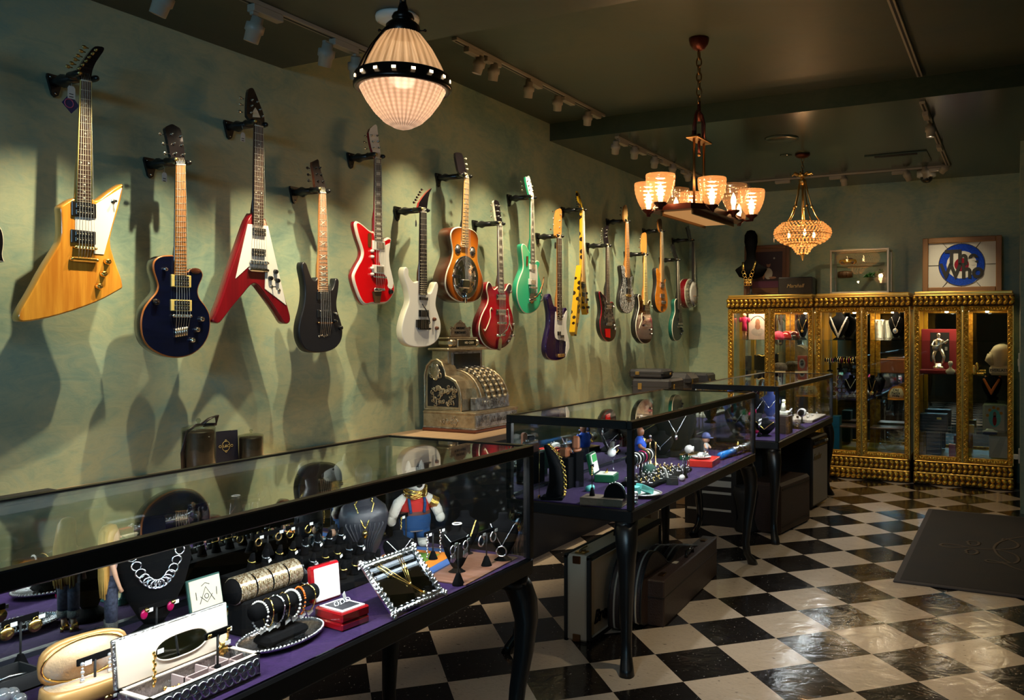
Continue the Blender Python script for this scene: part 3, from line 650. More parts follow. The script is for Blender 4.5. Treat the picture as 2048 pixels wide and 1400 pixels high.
z = (400, 400, 5.186); hx = (450, 160, 8.745)
def ex3(T, xf):
    p = UX(*Z(z, [(740, 900)])[0], xf); m = MB(); m.cyl(p, p + V((.004, 0, 0)), .008, 'nickel', 12); m.cyl(p, p + V((.02, .008, 0)), .0025, 'black_gloss', 8); m.build('toggle_switch', T, True)
    p = UX(*Z(z, [(813, 938)])[0], xf); MB().cyl(p, p + V((.006, 0, 0)), .008, 'nickel', 12).build('output_jack', T, True)
    MB().prism([UT(*q_, xf + .0042, nutz3, .25) for q_ in Z(hx, [(530, 480), (570, 540), (618, 655), (485, 650), (495, 540)])], (-.001, 0, 0), 'ivory').build('truss_cover', T, True)
nutz3 = UX(518, 252, -3.074).z
guitar('cherry red V shaped guitar with a large white pickguard', Z(z, [(552, 120), (520, 180), (497, 215), (440, 380), (370, 580), (300, 790), (235, 1000), (170, 1170), (130, 1250), (150, 1275), (200, 1283), (240, 1240), (330, 1120), (440, 990), (520, 890), (560, 865), (600, 880), (660, 960), (740, 1070), (820, 1190), (865, 1270), (900, 1290), (935, 1270), (942, 1220), (920, 1130), (890, 1030), (820, 760), (750, 480), (700, 240), (665, 175)]),
       mats=('cherry', 'cherry', None), smooth=1, fb=Z(hx, [(515, 785), (670, 820)]) + Z(z, [(555, 255), (663, 268)]), neck='plum_black', head=Z(hx, [(405, 160), (450, 135), (490, 140), (520, 190), (580, 340), (650, 520), (700, 680), (670, 815), (518, 782), (395, 640), (380, 620), (385, 350)]),
       posts=Z(hx, [(465, 355), (460, 455), (450, 575), (560, 385), (610, 520), (655, 640)]), buttons=Z(hx, [(310, 300), (300, 410), (290, 535)]), pick=[(*Z(z, [(540, 285)])[0], *Z(z, [(668, 380)])[0], 'none'), (*Z(z, [(530, 500)])[0], *Z(z, [(668, 590)])[0], 'none')],
       bridge=(*Z(z, [(508, 628)])[0], *Z(z, [(692, 672)])[0]), tails=[(*Z(z, [(500, 705)])[0], *Z(z, [(690, 745)])[0])], knobs=[(*Z(z, [q_])[0], .012) for q_ in ((775, 745), (722, 812), (795, 838))], guard=Z(z, [(497, 248), (705, 268), (895, 1090), (675, 920), (680, 740), (505, 690), (372, 812)]), gsm=0, extra=ex3, bz=UX(*Z(z, [(600, 725)])[0], -3.08).z)
hanger('black wall hanger holding the red V shaped guitar', *Z(hx, [(592, 800)])[0], -3.08)
price_tag('white price tag hanging left of the V shaped guitar headstock', 486, 276, -3.16, .024, .034)

z = (570, 500, 6.364); hx = (590, 240, 5.833)
def ex4(T, xf):
    m = MB()
    for k in range(6): p = UX(*Z(z, [(432 + 21 * k, (1100, 1090, 1088, 1100, 1092, 1083)[k])])[0], xf); m.cyl(p, p + V((.003, 0, 0)), .004, 'nickel', 8)
    m.build('string_ferrules', T, True)
guitar('satin black double cutaway guitar with cross shaped inlays', Z(z, [(430, 325), (400, 385), (370, 388), (345, 365), (310, 270), (285, 190), (265, 158), (240, 150), (222, 180), (222, 250), (250, 380), (265, 500), (260, 640), (235, 760), (200, 880), (180, 1000), (185, 1100), (210, 1190), (260, 1275), (330, 1303), (430, 1310), (550, 1295), (650, 1250), (715, 1170), (738, 1080), (735, 980), (700, 860), (665, 760), (658, 660), (675, 560), (692, 440), (690, 380), (665, 355), (645, 370), (635, 430), (610, 500), (585, 515), (550, 490)]),
       mats=('satin_black', 'satin_black', None), fb=Z(hx, [(285, 845), (362, 852)]) + Z(z, [(432, 530), (550, 535)]), fbmat='roasted_maple', neck='maple', inlay='cross', nf=24, head=Z(hx, [(192, 490), (230, 475), (275, 450), (285, 540), (320, 650), (360, 760), (362, 850), (285, 843), (235, 775), (225, 650)]), hm=('ebony', 'mahogany'),
       posts=Z(hx, [(240, 560), (250, 630), (262, 710), (285, 560), (300, 640), (320, 720)]), buttons=Z(hx, [(165, 550), (175, 628), (180, 700)]), bmat='black_gloss', pmat='pickup_black', pick=[(*Z(z, [(405, 535)])[0], *Z(z, [(572, 640)])[0], 'emg'), (*Z(z, [(405, 762)])[0], *Z(z, [(578, 865)])[0], 'emg')],
       bridge=(*Z(z, [(405, 912)])[0], *Z(z, [(580, 945)])[0]), brm='dark_brass', knobs=[(*Z(z, [(633, 812)])[0], .009, 'nickel'), (*Z(z, [(628, 905)])[0], .011), (*Z(z, [(697, 990)])[0], .012)], extra=ex4, bz=UX(*Z(z, [(485, 1090)])[0], -3.08).z)
hanger('black wall hanger holding the satin black guitar', *Z(hx, [(322, 845)])[0], -3.08)

z = (680, 420, 7.0)
def ex5(T, xf):
    flat(T, 'switch_plate', Z(z, [(400, 325), (435, 325), (442, 340), (440, 505), (425, 520), (400, 515), (395, 500), (394, 340)]), xf + .003, .003, 'dark_brass')
    flat(T, 'tailpiece_wood', Z(z, [(455, 1145), (585, 1145), (560, 1300), (490, 1300)]), xf + .010, .004, 'dark_walnut')
    a, b = UX(*Z(z, [(475, 1115)])[0], xf + .012), UX(*Z(z, [(612, 1118)])[0], xf + .012); MB().cyl(a, b, .010, 'chrome', 12).build('tail_bar', T, True)
guitar('glossy red angular guitar with a white scooped pickguard', Z(z, [(492, 290), (450, 300), (400, 265), (340, 210), (290, 170), (245, 150), (215, 170), (215, 230), (250, 380), (300, 520), (320, 600), (300, 680), (250, 760), (195, 870), (180, 930), (200, 1030), (250, 1180), (290, 1270), (340, 1330), (390, 1335), (440, 1315), (520, 1320), (640, 1315), (690, 1285), (750, 1200), (780, 1120), (760, 1000), (720, 860), (695, 720), (690, 600), (705, 500), (730, 430), (722, 395), (690, 378), (650, 392), (620, 415), (595, 400)]),
       mats=('gloss_red', 'red_side', 'white_edge'), r=.011, smooth=2, fb=Z(hx, [(935, 440), (1005, 447)]) + Z(z, [(490, 430), (592, 440)]), inlay='blocks', neck='red_side', binding='ivory', head=Z(hx, [(858, 118), (930, 50), (958, 60), (965, 140), (990, 320), (1003, 440), (937, 436), (900, 360), (870, 230)]), hm=('pure_white', 'red_side'),
       posts=Z(hx, [(885, 182), (903, 255), (915, 328), (955, 185), (965, 255), (975, 326)]), buttons=Z(hx, [(838, 182), (830, 250), (838, 322)]), pick=[(*Z(z, [(450, 435)])[0], *Z(z, [(620, 565)])[0], 'white'), (*Z(z, [(447, 772)])[0], *Z(z, [(612, 888)])[0], 'white')],
       bridge=(*Z(z, [(455, 925)])[0], *Z(z, [(625, 955)])[0]), knobs=[(*Z(z, [q_])[0], .009, 'white_plastic') for q_ in ((438, 575), (440, 655), (437, 815), (437, 900))] + [(*Z(z, [(700, 1145)])[0], .014)], guard=Z(z, [(550, 555), (625, 500), (700, 460), (705, 475), (685, 600), (690, 740), (720, 880), (750, 1000), (735, 1115), (665, 1085), (680, 1000), (640, 920), (610, 890), (610, 775), (555, 770)]), extra=ex5, bz=UX(*Z(z, [(530, 1110)])[0], -3.08).z)
hanger('black wall hanger holding the glossy red angular guitar', *Z(hx, [(970, 440)])[0], -3.08)
TXT_GUITAR = [('Eastwood', Z(hx, [(912, 128)])[0], .020)]

z = (780, 500, 7.0)
def ex6(T, xf):
    tube_px(T, 'tremolo_arm', Z(z, [(450, 755), (500, 830), (530, 880), (560, 1020), (548, 1035)]), xf + .022, .003, 'black_gloss')
    flat(T, 'tremolo_base', Z(z, [(385, 975), (548, 975), (548, 1090), (520, 1100), (430, 1100), (385, 1080)]), xf + .014, .012, 'black_gloss')
guitar('white double cutaway guitar with a carved upper horn', Z(z, [(415, 420), (350, 460), (300, 420), (262, 350), (270, 290), (240, 232), (205, 245), (185, 320), (215, 440), (255, 560), (275, 680), (265, 750), (215, 880), (180, 1000), (162, 1110), (170, 1210), (200, 1290), (260, 1340), (340, 1360), (460, 1362), (570, 1345), (660, 1280), (710, 1180), (718, 1060), (700, 960), (660, 850), (640, 770), (650, 680), (675, 560), (680, 490), (660, 440), (630, 460), (600, 550), (570, 610), (525, 605)]),
       mats=('pure_white', 'ivory', None), fb=Z(hx, [(1463, 1072), (1537, 1078)]) + Z(z, [(415, 630), (520, 632)]), fbmat='ebony', neck='mahogany', inlay=None, nf=24, head=[(864, 376.7), (858, 389), (854, 416), (853, 424), (841, 424), (835, 410), (849, 389), (862, 376.7)], hm=('near_black', 'gloss_red'), posts=[], buttons=Z(hx, [(1495, 805), (1475, 835), (1460, 865), (1440, 895), (1425, 925), (1405, 955)]), bmat='black_gloss',
       pick=[(*Z(z, [(405, 660)])[0], *Z(z, [(525, 702)])[0], 'emg'), (*Z(z, [(400, 840)])[0], *Z(z, [(535, 935)])[0], 'emg')], bridge=(*Z(z, [(390, 1085)])[0], *Z(z, [(550, 1120)])[0]), brm='black_gloss', knobs=[(*Z(z, [(610, 970)])[0], .012, 'mahogany'), (*Z(z, [(645, 1095)])[0], .012, 'mahogany')], extra=ex6)
hanger('black wall hanger holding the white guitar', *Z(hx, [(1500, 1072)])[0], -3.08)
price_tag('thin white price tag beside the white guitar neck', 832, 448, -3.14, .014, .03)

z = (840, 420, 4.667); hx = (880, 290, 7.0)
def ex7(T, xf):
    c = UX(*Z(z, [(422, 630)])[0], xf); a = UX(*Z(z, [(422, 420)])[0], xf); rr = (a.z - c.z)
    Q = MT(c) @ MR(R(90), 4, 'Y'); m = MB(Q)
    rr *= .96
    m.lathe([(rr, 0), (rr, .005), (rr * .95, .007), (rr * .88, .004), (rr * .6, .011), (rr * .35, .014), (rr * .2, .016), (0, .016)], 'chrome', (0, 0, 0), 40)
    for k in range(10):
        if k in (0, 5): continue
        an = k * PI / 5 + PI / 2 * 0 + .31
        for j, q_ in enumerate((.50, .66, .80)): 
            an2 = an + (.0 if j % 2 else .0); m.box((rr * q_ * mc(an2), rr * q_ * ms(an2), .0125 - .006 * (q_ - .4) / .4), (rr * .10, rr * .16, .004), 'hole_dark', .001, an2)
    m.build('resonator_cover', T, True)
    for q_ in ((352, 365), (488, 387)):
        c = UX(*Z(z, [q_])[0], xf); m = MB(MT(c) @ MR(R(90), 4, 'Y')); r_ = .030; m.lathe([(r_, 0), (r_, .003), (r_ * .8, .004), (r_ * .78, .002), (0, .003)], 'chrome', (0, 0, 0), 20)
        m.lathe([(r_ * .75, .0035), (0, .0045)], 'screen_mesh', (0, 0, 0), 20); m.build('sound_port', T, True)
    tube_px(T, 'tailpiece', Z(z, [(430, 730), (432, 800), (425, 868)]), xf + .014, .009, 'chrome')
    m = MB(); p = UX(*Z(z, [(430, 690)])[0], xf + .022); m.box(p, (.012, .07, .055), 'chrome', .008); m.build('hand_rest', T, True)
guitar('sunburst resonator guitar with a round chrome cover plate', Z(z, [(395, 158), (350, 156), (305, 175), (283, 225), (295, 320), (310, 400), (290, 480), (252, 570), (234, 660), (240, 740), (280, 810), (350, 855), (420, 868), (500, 862), (555, 835), (585, 780), (597, 700), (587, 620), (560, 540), (540, 470), (538, 380), (550, 290), (540, 230), (510, 190), (460, 168)]),
       xf=-3.055, t=.10, mats=('tobacco_burst', 'mahogany', 'ivory'), r=.006, fb=Z(hx, [(345, 445), (405, 462)]) + Z(z, [(390, 345), (452, 352)]), fbmat='pale_maple', neck='ebony', nf=19, kind='resonator_guitar',
       head=Z(hx, [(208, 108), (250, 102), (320, 122), (345, 280), (385, 420), (405, 455), (345, 445), (275, 400), (250, 340)]), posts=[], buttons=Z(hx, [(385, 185), (395, 262), (408, 330)]), bmat='ivory', bridge=(*Z(z, [(395, 610)])[0], *Z(z, [(470, 640)])[0]), extra=ex7, bz=UX(*Z(z, [(425, 730)])[0], -3.055).z)
m = MB()
hanger('black wall hanger holding the sunburst resonator guitar', *Z(hx, [(375, 455)])[0], -3.055)

def fholes(T, xf, L_, mat='ivory'):
    for pts in L_: 
        P = [UX(a, b, xf + .001) for a, b in pts]; MB().tube(P, .0035, mat, 6).build('sound_hole', T, True)
def ex8(T, xf):
    fholes(T, xf, [Z(z, [(678, 930), (665, 912), (655, 935), (658, 1000), (640, 1060), (618, 1110), (605, 1130), (598, 1112)]), Z(z, [(812, 930), (820, 925), (828, 980), (838, 1060), (855, 1110), (860, 1125)])])
    flat(T, 'vibrato_tail', Z(z, [(735, 1190), (768, 1190), (758, 1310), (728, 1310)]), xf + .012, .008, 'chrome', 1)
    tube_px(T, 'vibrato_arm', Z(z, [(745, 1180), (780, 1150), (815, 1115), (832, 1060), (835, 990)]), xf + .022, .004, 'chrome')
    tube_px(T, 'vibrato_bar', Z(z, [(715, 1172), (790, 1166)]), xf + .014, .009, 'chrome')
guitar('cherry burst semi-hollow guitar with cream edging', Z(z, [(737, 700), (700, 742), (685, 735), (665, 680), (640, 665), (625, 700), (620, 750), (640, 820), (630, 880), (590, 950), (560, 1030), (548, 1110), (560, 1190), (600, 1260), (660, 1300), (720, 1310), (790, 1290), (850, 1230), (880, 1130), (880, 1030), (860, 950), (835, 880), (835, 800), (860, 740), (858, 700), (840, 682), (820, 695), (800, 745), (783, 752)]),
       xf=-3.07, t=.06, mats=('cherry_burst', 'red_side', 'ivory'), r=.005, fb=Z(hx, [(815, 1125), (872, 1132)]) + Z(z, [(737, 768), (783, 775)]), inlay='blocks', neck='mahogany', binding='ivory', head=Z(hx, [(748, 775), (790, 768), (832, 800), (845, 950), (870, 1060), (875, 1130), (815, 1122), (790, 1060), (765, 870)]), hm=('near_black', 'ivory'),
       posts=Z(hx, [(785, 850), (800, 930), (812, 1000), (825, 860), (838, 940), (848, 1020)]), buttons=Z(hx, [(738, 840), (735, 920), (740, 995)]), pick=[(*Z(z, [(708, 788)])[0], *Z(z, [(795, 838)])[0], 'chrome'), (*Z(z, [(705, 928)])[0], *Z(z, [(798, 978)])[0], 'chrome')], bridge=(*Z(z, [(712, 1043)])[0], *Z(z, [(795, 1068)])[0]),
       knobs=[(*Z(z, [q_])[0], .010, 'nickel') for q_ in ((840, 765), (866, 1068), (860, 1172), (820, 1225))], extra=ex8, bz=UX(*Z(z, [(755, 1170)])[0], -3.07).z)
hanger('black wall hanger holding the cherry burst semi-hollow guitar', *Z(hx, [(842, 1120)])[0], -3.07)

z = (1000, 340, 4.667); hx = z
def ex9(T, xf):
    flat(T, 'switch_plate', Z(z, [(248, 805), (264, 805), (262, 895), (246, 895)]), xf + .003, .003, 'dark_brass')
    flat(T, 'vibrato_tail', Z(z, [(275, 1150), (325, 1150), (330, 1165), (315, 1245), (280, 1245)]), xf + .006, .004, 'chrome', 1)
    tube_px(T, 'vibrato_bar', Z(z, [(270, 1215), (330, 1210)]), xf + .014, .009, 'chrome')
    tube_px(T, 'vibrato_arm', Z(z, [(320, 1190), (345, 1180), (375, 1140), (400, 1060), (410, 1000)]), xf + .024, .005, 'dark_brass')
guitar('seafoam green guitar with a chrome vibrato arm', Z(z, [(287, 780), (265, 745), (250, 710), (225, 685), (205, 695), (203, 740), (215, 840), (220, 920), (185, 1000), (160, 1080), (157, 1180), (180, 1270), (220, 1330), (260, 1345), (310, 1335), (360, 1290), (390, 1220), (398, 1140), (385, 1050), (360, 960), (355, 920), (378, 880), (362, 845), (335, 848), (322, 870)]),
       mats=('seafoam', 'seafoam_side', 'ivory'), r=.005, fb=Z(z, [(290, 272), (313, 272), (288, 870), (325, 875)]), inlay='blocks', neck='seafoam_side', binding='ivory', head=Z(z, [(234, 62), (252, 66), (270, 48), (285, 90), (300, 160), (314, 225), (314, 272), (288, 272), (268, 215)]), hm=('pure_white', 'seafoam'), posts=Z(z, [(250, 105), (262, 150), (270, 190), (282, 110), (295, 155), (302, 200)]), buttons=Z(z, [(208, 105), (220, 148), (222, 185)]),
       pick=[(*Z(z, [(270, 878)])[0], *Z(z, [(326, 933)])[0], 'white'), (*Z(z, [(264, 1018)])[0], *Z(z, [(330, 1072)])[0], 'white')], guard=Z(z, [(278, 935), (326, 935), (330, 880), (345, 885), (352, 980), (350, 1150), (335, 1150), (335, 1018), (278, 1012)]), gsm=0, bridge=(*Z(z, [(265, 1088)])[0], *Z(z, [(335, 1108)])[0]), knobs=[(*Z(z, [q_])[0], .010, 'nickel') for q_ in ((375, 1100), (378, 1165), (376, 1218))], extra=ex9, bz=UX(*Z(z, [(300, 1210)])[0], -3.08).z)
hanger('black wall hanger holding the seafoam green guitar', *Z(z, [(301, 268)])[0], -3.08)

z = (1080, 400, 4.242); hx = z
def ex10(T, xf):
    flat(T, 'control_plate', Z(z, [(230, 1200), (248, 1200), (250, 1255), (218, 1335), (222, 1260)]), xf + .004, .002, 'white_plastic')
guitar('dark purple electric bass with a white pickguard', Z(z, [(150, 900), (120, 905), (105, 850), (95, 800), (78, 792), (62, 830), (70, 880), (85, 960), (85, 1060), (65, 1150), (50, 1230), (52, 1300), (75, 1350), (120, 1365), (180, 1360), (225, 1330), (245, 1270), (248, 1200), (230, 1120), (218, 1040), (225, 970), (232, 930), (222, 908), (205, 925), (190, 965)]),
       mats=('purple_gloss', 'purple_gloss', None), kind='electric_bass', ns=4, fb=Z(z, [(150, 322), (184, 324), (150, 1020), (190, 1024)]), neck='maple', nf=20, head=Z(z, [(135, 92), (165, 68), (185, 80), (185, 130), (182, 322), (150, 320), (125, 290)]), hm=('maple', 'maple'), posts=Z(z, [(170, 125), (165, 178), (163, 232), (160, 278)]), buttons=Z(z, [(118, 95), (126, 155), (128, 205), (100, 245)]),
       pick=[(*Z(z, [(145, 1115)])[0], *Z(z, [(172, 1150)])[0], 'emg'), (*Z(z, [(172, 1145)])[0], *Z(z, [(200, 1172)])[0], 'emg')], guard=Z(z, [(133, 925), (150, 1010), (190, 1020), (226, 930), (234, 960), (220, 1060), (235, 1150), (250, 1200), (215, 1335), (225, 1205), (200, 1190), (145, 1185), (125, 1160), (128, 1040)]), bridge=(*Z(z, [(146, 1302)])[0], *Z(z, [(197, 1335)])[0]), brm='brass', extra=ex10)
hanger('black wall hanger holding the purple bass', *Z(z, [(167, 318)])[0], -3.08)
price_tag('white price tag hanging beside the bass neck', 1111, 492, -3.13, .03, .04)

z = (1180, 440, 5.383)
def ex12(T, xf):
    flat(T, 'pickguard', Z(z, [(118, 790), (150, 850), (170, 890), (230, 890), (255, 910), (235, 960), (255, 1020), (262, 1090), (240, 1120), (170, 1120), (150, 1050), (160, 960), (140, 870)]), xf + .003, .002, 'tortoise', 1)
    flat(T, 'tailpiece', Z(z, [(170, 1170), (220, 1170), (220, 1270), (175, 1260)]), xf + .008, .005, 'gloss_red')
guitar('dark tortoiseshell faced guitar with chrome switches, left of the sparkle guitar', Z(z, [(182, 850), (165, 820), (140, 800), (115, 765), (98, 768), (105, 830), (125, 930), (125, 1010), (108, 1090), (112, 1170), (130, 1240), (170, 1300), (210, 1315), (255, 1295), (282, 1240), (285, 1160), (268, 1070), (248, 990), (248, 940), (265, 905), (245, 875), (215, 890)]),
       mats=('near_black', 'near_black', 'red_side'), fb=Z(z, [(182, 290), (203, 292), (184, 895), (212, 897)]), neck='ebony', nf=21, head=Z(z, [(175, 60), (200, 58), (205, 90), (185, 120), (200, 240), (203, 290), (180, 288), (160, 240), (158, 120)]), posts=Z(z, [(172, 110), (172, 145), (172, 185)]), buttons=Z(z, [(148, 90), (140, 115), (138, 145), (136, 175), (134, 205), (130, 235)]),
       pick=[(*Z(z, [(165, 915)])[0], *Z(z, [(225, 960)])[0], 'chrome'), (*Z(z, [(170, 1050)])[0], *Z(z, [(225, 1085)])[0], 'black')], bridge=(*Z(z, [(165, 1105)])[0], *Z(z, [(225, 1140)])[0]), knobs=[(*Z(z, [q_])[0], .012, 'chrome') for q_ in ((245, 930), (255, 1130), (265, 1170))], extra=ex12)
hanger('black wall hanger holding the tortoiseshell faced guitar', *Z(z, [(193, 288)])[0], -3.08)
z2_ = (1100, 380, 3.8875)
guitar('silver sparkle faced guitar with a maple neck', Z(z, [(388, 540), (375, 495), (345, 483), (335, 510), (350, 600), (355, 680), (335, 780), (322, 870), (330, 940), (360, 990), (400, 1010), (440, 1000), (475, 950), (488, 880), (475, 790), (450, 710), (450, 660), (468, 610), (455, 600), (430, 630)]),
       mats=('silver_sparkle', 'near_black', None), fb=Z(z, [(388, 30), (415, 32), (390, 618), (432, 622)]), fbmat='maple', neck='maple', head=Z(z2_, [(575, 150), (582, 118), (595, 112), (605, 160), (603, 225), (597, 252), (590, 252), (572, 222)]), hm=('pale_maple', 'maple'), buttons=Z(z2_, [(560, 135), (556, 160), (556, 190), (612, 160), (612, 180)]), bmat='black_gloss',
       pick=[(*Z(z, [(388, 625)])[0], *Z(z, [(428, 690)])[0], 'emg'), (*Z(z, [(388, 735)])[0], *Z(z, [(432, 790)])[0], 'emg')], bridge=(*Z(z, [(385, 800)])[0], *Z(z, [(432, 830)])[0]), brm='brass', inlay=None)
hanger('black wall hanger holding the silver sparkle guitar', *Z(z, [(401, 25)])[0], -3.08)
price_tag('yellow price tag on the neck of the black semi-hollow guitar', 1286, 522, -3.13, .028, .05, 'pickup_cream')

z = (1250, 440, 5.383)
def ex14(T, xf): fholes(T, xf, [Z(z, [(185, 1000), (178, 1030), (182, 1080), (165, 1120), (152, 1165)])])
guitar('black and red semi-hollow guitar with a yellow maple neck', Z(z, [(208, 868), (190, 865), (175, 810), (158, 790), (140, 815), (150, 870), (155, 940), (135, 1020), (118, 1100), (118, 1190), (135, 1260), (180, 1325), (230, 1337), (280, 1310), (300, 1240), (300, 1150), (290, 1060), (265, 980), (265, 920), (280, 890), (272, 860), (255, 870), (245, 905)]),
       xf=-3.07, t=.055, mats=('dark_cherry_burst', 'near_black', 'ivory'), r=.005, fb=Z(z, [(208, 385), (230, 388), (208, 915), (245, 918)]), fbmat='pickup_cream', neck='maple', head=Z(z, [(190, 150), (210, 130), (230, 140), (235, 200), (232, 385), (208, 385), (178, 325)]), hm=('maple', 'maple'), buttons=Z(z, [(178, 170), (175, 200), (172, 230), (168, 260), (165, 290)]), pick=[(*Z(z, [(205, 925)])[0], *Z(z, [(262, 975)])[0], 'chrome'), (*Z(z, [(200, 1035)])[0], *Z(z, [(262, 1085)])[0], 'chrome')],
       bridge=(*Z(z, [(200, 1120)])[0], *Z(z, [(265, 1150)])[0]), knobs=[(*Z(z, [q_])[0], .010, 'nickel') for q_ in ((282, 930), (275, 1180), (280, 1225))], extra=ex14, inlay='dots')
hanger('black wall hanger holding the black and red semi-hollow guitar', *Z(z, [(219, 380)])[0], -3.07)
guitar('orange figured maple guitar with chrome hardware', Z(z, [(388, 575), (370, 560), (355, 515), (340, 515), (335, 560), (345, 660), (340, 740), (325, 820), (328, 900), (350, 970), (395, 1003), (435, 990), (460, 940), (463, 850), (445, 750), (430, 690), (445, 650), (435, 628), (418, 660)]),
       mats=('orange_flame', 'ebony', None), fb=Z(z, [(388, 130), (408, 132), (392, 668), (418, 672)]), fbmat='pale_maple', neck='maple', head=Z(z2_, [(840, 230), (860, 220), (870, 235), (870, 300), (878, 333), (862, 333), (845, 300)]), hm=('dark_walnut', 'maple'), buttons=Z(z2_, [(838, 245), (838, 265), (838, 285)]), pick=[(*Z(z, [(383, 678)])[0], *Z(z, [(418, 728)])[0], 'chrome'), (*Z(z, [(383, 795)])[0], *Z(z, [(420, 840)])[0], 'chrome')],
       bridge=(*Z(z, [(385, 865)])[0], *Z(z, [(430, 905)])[0]), inlay=None, extra=lambda T, xf: flat(T, 'tail_plate', Z(z, [(387, 930), (410, 930), (412, 978), (388, 975)]), xf + .003, .003, 'dark_walnut'))
hanger('black wall hanger holding the orange figured maple guitar', *Z(z, [(398, 128)])[0], -3.08)
guitar('dark green single cutaway guitar with green sides and cream edging', Z(z, [(568, 845), (545, 850), (535, 890), (540, 950), (540, 1000), (520, 1060), (508, 1130), (510, 1220), (530, 1290), (560, 1308), (595, 1290), (620, 1230), (628, 1150), (620, 1060), (605, 990), (605, 930), (612, 905), (602, 900), (595, 930)]),
       mats=('green_satin', 'green_side', 'ivory'), r=.005, fb=Z(z, [(563, 445), (578, 447), (575, 960), (597, 962)]), neck='ebony', head=Z(z, [(500, 262), (525, 258), (540, 290), (548, 340), (572, 400), (578, 445), (562, 445), (540, 405), (520, 340)]), buttons=Z(z, [(493, 295), (500, 320), (505, 345)]), pick=[(*Z(z, [(575, 965)])[0], *Z(z, [(602, 1000)])[0], 'black'), (*Z(z, [(570, 1055)])[0], *Z(z, [(605, 1090)])[0], 'black')],
       bridge=(*Z(z, [(560, 1105)])[0], *Z(z, [(610, 1130)])[0]), tails=[(*Z(z, [(558, 1145)])[0], *Z(z, [(612, 1158)])[0])], knobs=[(*Z(z, [q_])[0], .010) for q_ in ((605, 1170), (615, 1195), (598, 1225))], binding='ivory')
hanger('black wall hanger holding the dark green guitar', *Z(z, [(571, 440)])[0], -3.08)

# banjo
bc = UX(1387.1, 586.8, -3.06); br = .137
T = thing('banjo', 'banjo with a white drum head and a red rim, nearest the corner', 'banjo', (-3.10, bc.y, bc.z - br))
Qb = MT(bc) @ MR(R(90), 4, 'Y')
m = MB(Qb); m.lathe([(br * .97, -.115), (br * 1.12, -.112), (br * 1.14, -.10), (br * 1.14, -.045), (br * 1.12, -.04)], 'red_side', (0, 0, 0), 36); m.build('resonator', T, True)
m = MB(Qb); m.lathe([(br * 1.13, -.046), (br * 1.145, -.042), (br * 1.13, -.038), (br * .98, -.038)], 'ivory', (0, 0, 0), 36); m.lathe([(br * 1.12, -.116), (br * 1.145, -.112), (br * 1.14, -.106)], 'ivory', (0, 0, 0), 36); m.build('edging', T, True)
m = MB(Qb); m.lathe([(br * .96, -.04), (br * .96, -.002), (br * 1.01, 0), (br * 1.02, .004), (br * .97, .006)], 'nickel', (0, 0, 0), 36, cap=False); m.build('tension_hoop', T, True)
m = MB(Qb); m.lathe([(br * .965, .003), (br * .5, .004), (0, .004)], 'paper', (0, 0, 0), 36); m.build('drum_head', T, True)
for k in range(22):
    a = 2 * PI * k / 22; m = MB(Qb); m.cyl((br * 1.05 * mc(a), br * 1.05 * ms(a), -.036), (br * 1.05 * mc(a), br * 1.05 * ms(a), .006), .0035, 'chrome', 6); m.box((br * 1.04 * mc(a), br * 1.04 * ms(a), -.02), (.012, .012, .012), 'chrome', .002, a); m.build('bracket', T, True)
nz_ = UX(1384, 483, -3.06)
m = MB(); m.prism([V((-3.054, bc.y - .014, nz_.z)), V((-3.054, bc.y + .014, nz_.z)), V((-3.052, bc.y + .02, bc.z + br * .93)), V((-3.052, bc.y - .02, bc.z + br * .93))], (-.022, 0, 0), 'rosewood', 'ebony'); m.build('neck', T, True)
hd = [UT(*q_, -3.056, nz_.z, .2) for q_ in Z(z, [(662, 82), (685, 65), (702, 110), (715, 200), (733, 232), (714, 232), (690, 200), (675, 130)])]
MB().prism(hd, (-.015, 0, 0), 'near_black').build('headstock', T, True)
for k in range(5):
    y = bc.y - .012 + .006 * k; MB().tube([(-3.052, y * 1 , nz_.z), (-3.038, bc.y + (y - bc.y) * 1.6, bc.z - .03), (-3.05, bc.y + (y - bc.y), bc.z - br * .9)], .0006, 'string_metal', 4).build('string', T, True)
m = MB(); m.box((-3.044, bc.y, bc.z - .03), (.016, .055, .006), 'maple', .001); m.box((-3.048, bc.y, bc.z - br * .93), (.012, .03, .03), 'chrome', .003); m.build('bridge', T, True)
hanger('black wall hanger holding the banjo', 1384, 482, -3.06)

# polka dot V guitar seen edge-on
def dots_mat():
    m, N, L, b = nt('polka_dots'); v = coord(N, L, 'Object', (1, 1, 1)); vo = N.new('ShaderNodeTexVoronoi'); vo.inputs['Scale'].default_value = 21; vo.inputs['Randomness'].default_value = .55; L.new(v, vo.inputs[0])
    L.new(ramp(N, L, vo.outputs['Distance'], [(.36, (.02, .008, .004)), (.40, (.50, .29, .012))]), b.inputs['Base Color']); b.inputs['Roughness'].default_value = .15; b.inputs['Coat Weight'].default_value = .6
dots_mat()
nk = UX(1166, 531, -3.09); th = R(-90 - 26.42 + 1.4 + 105)
fw = V((-ms(YAW + R(-1.3)), mc(YAW + R(-1.3)), 0)); lt = V((-fw.y, fw.x, 0))
u_ = (-fw * mc(R(15)) + lt * ms(R(15))); n_ = V((-u_.y, u_.x, 0)); n_ = n_ if n_.dot(V((cs, sn, 0))) > 0 else -n_
def PV(u, zz, w=0): return V((nk.x, nk.y, zz)) + u_ * u + n_ * w
z0 = nk.z
T = thing('electric_guitar', 'yellow V shaped guitar with black polka dots, turned edge-on', 'guitar', (nk.x, nk.y, z0 - .53))
vb = [(-.035, z0 + .0), (.035, z0 + .0), (.075, z0 - .10), (.21, z0 - .53), (.165, z0 - .56), (.02, z0 - .24), (-.02, z0 - .24), (-.11, z0 - .39), (-.155, z0 - .375), (-.07, z0 - .10)]
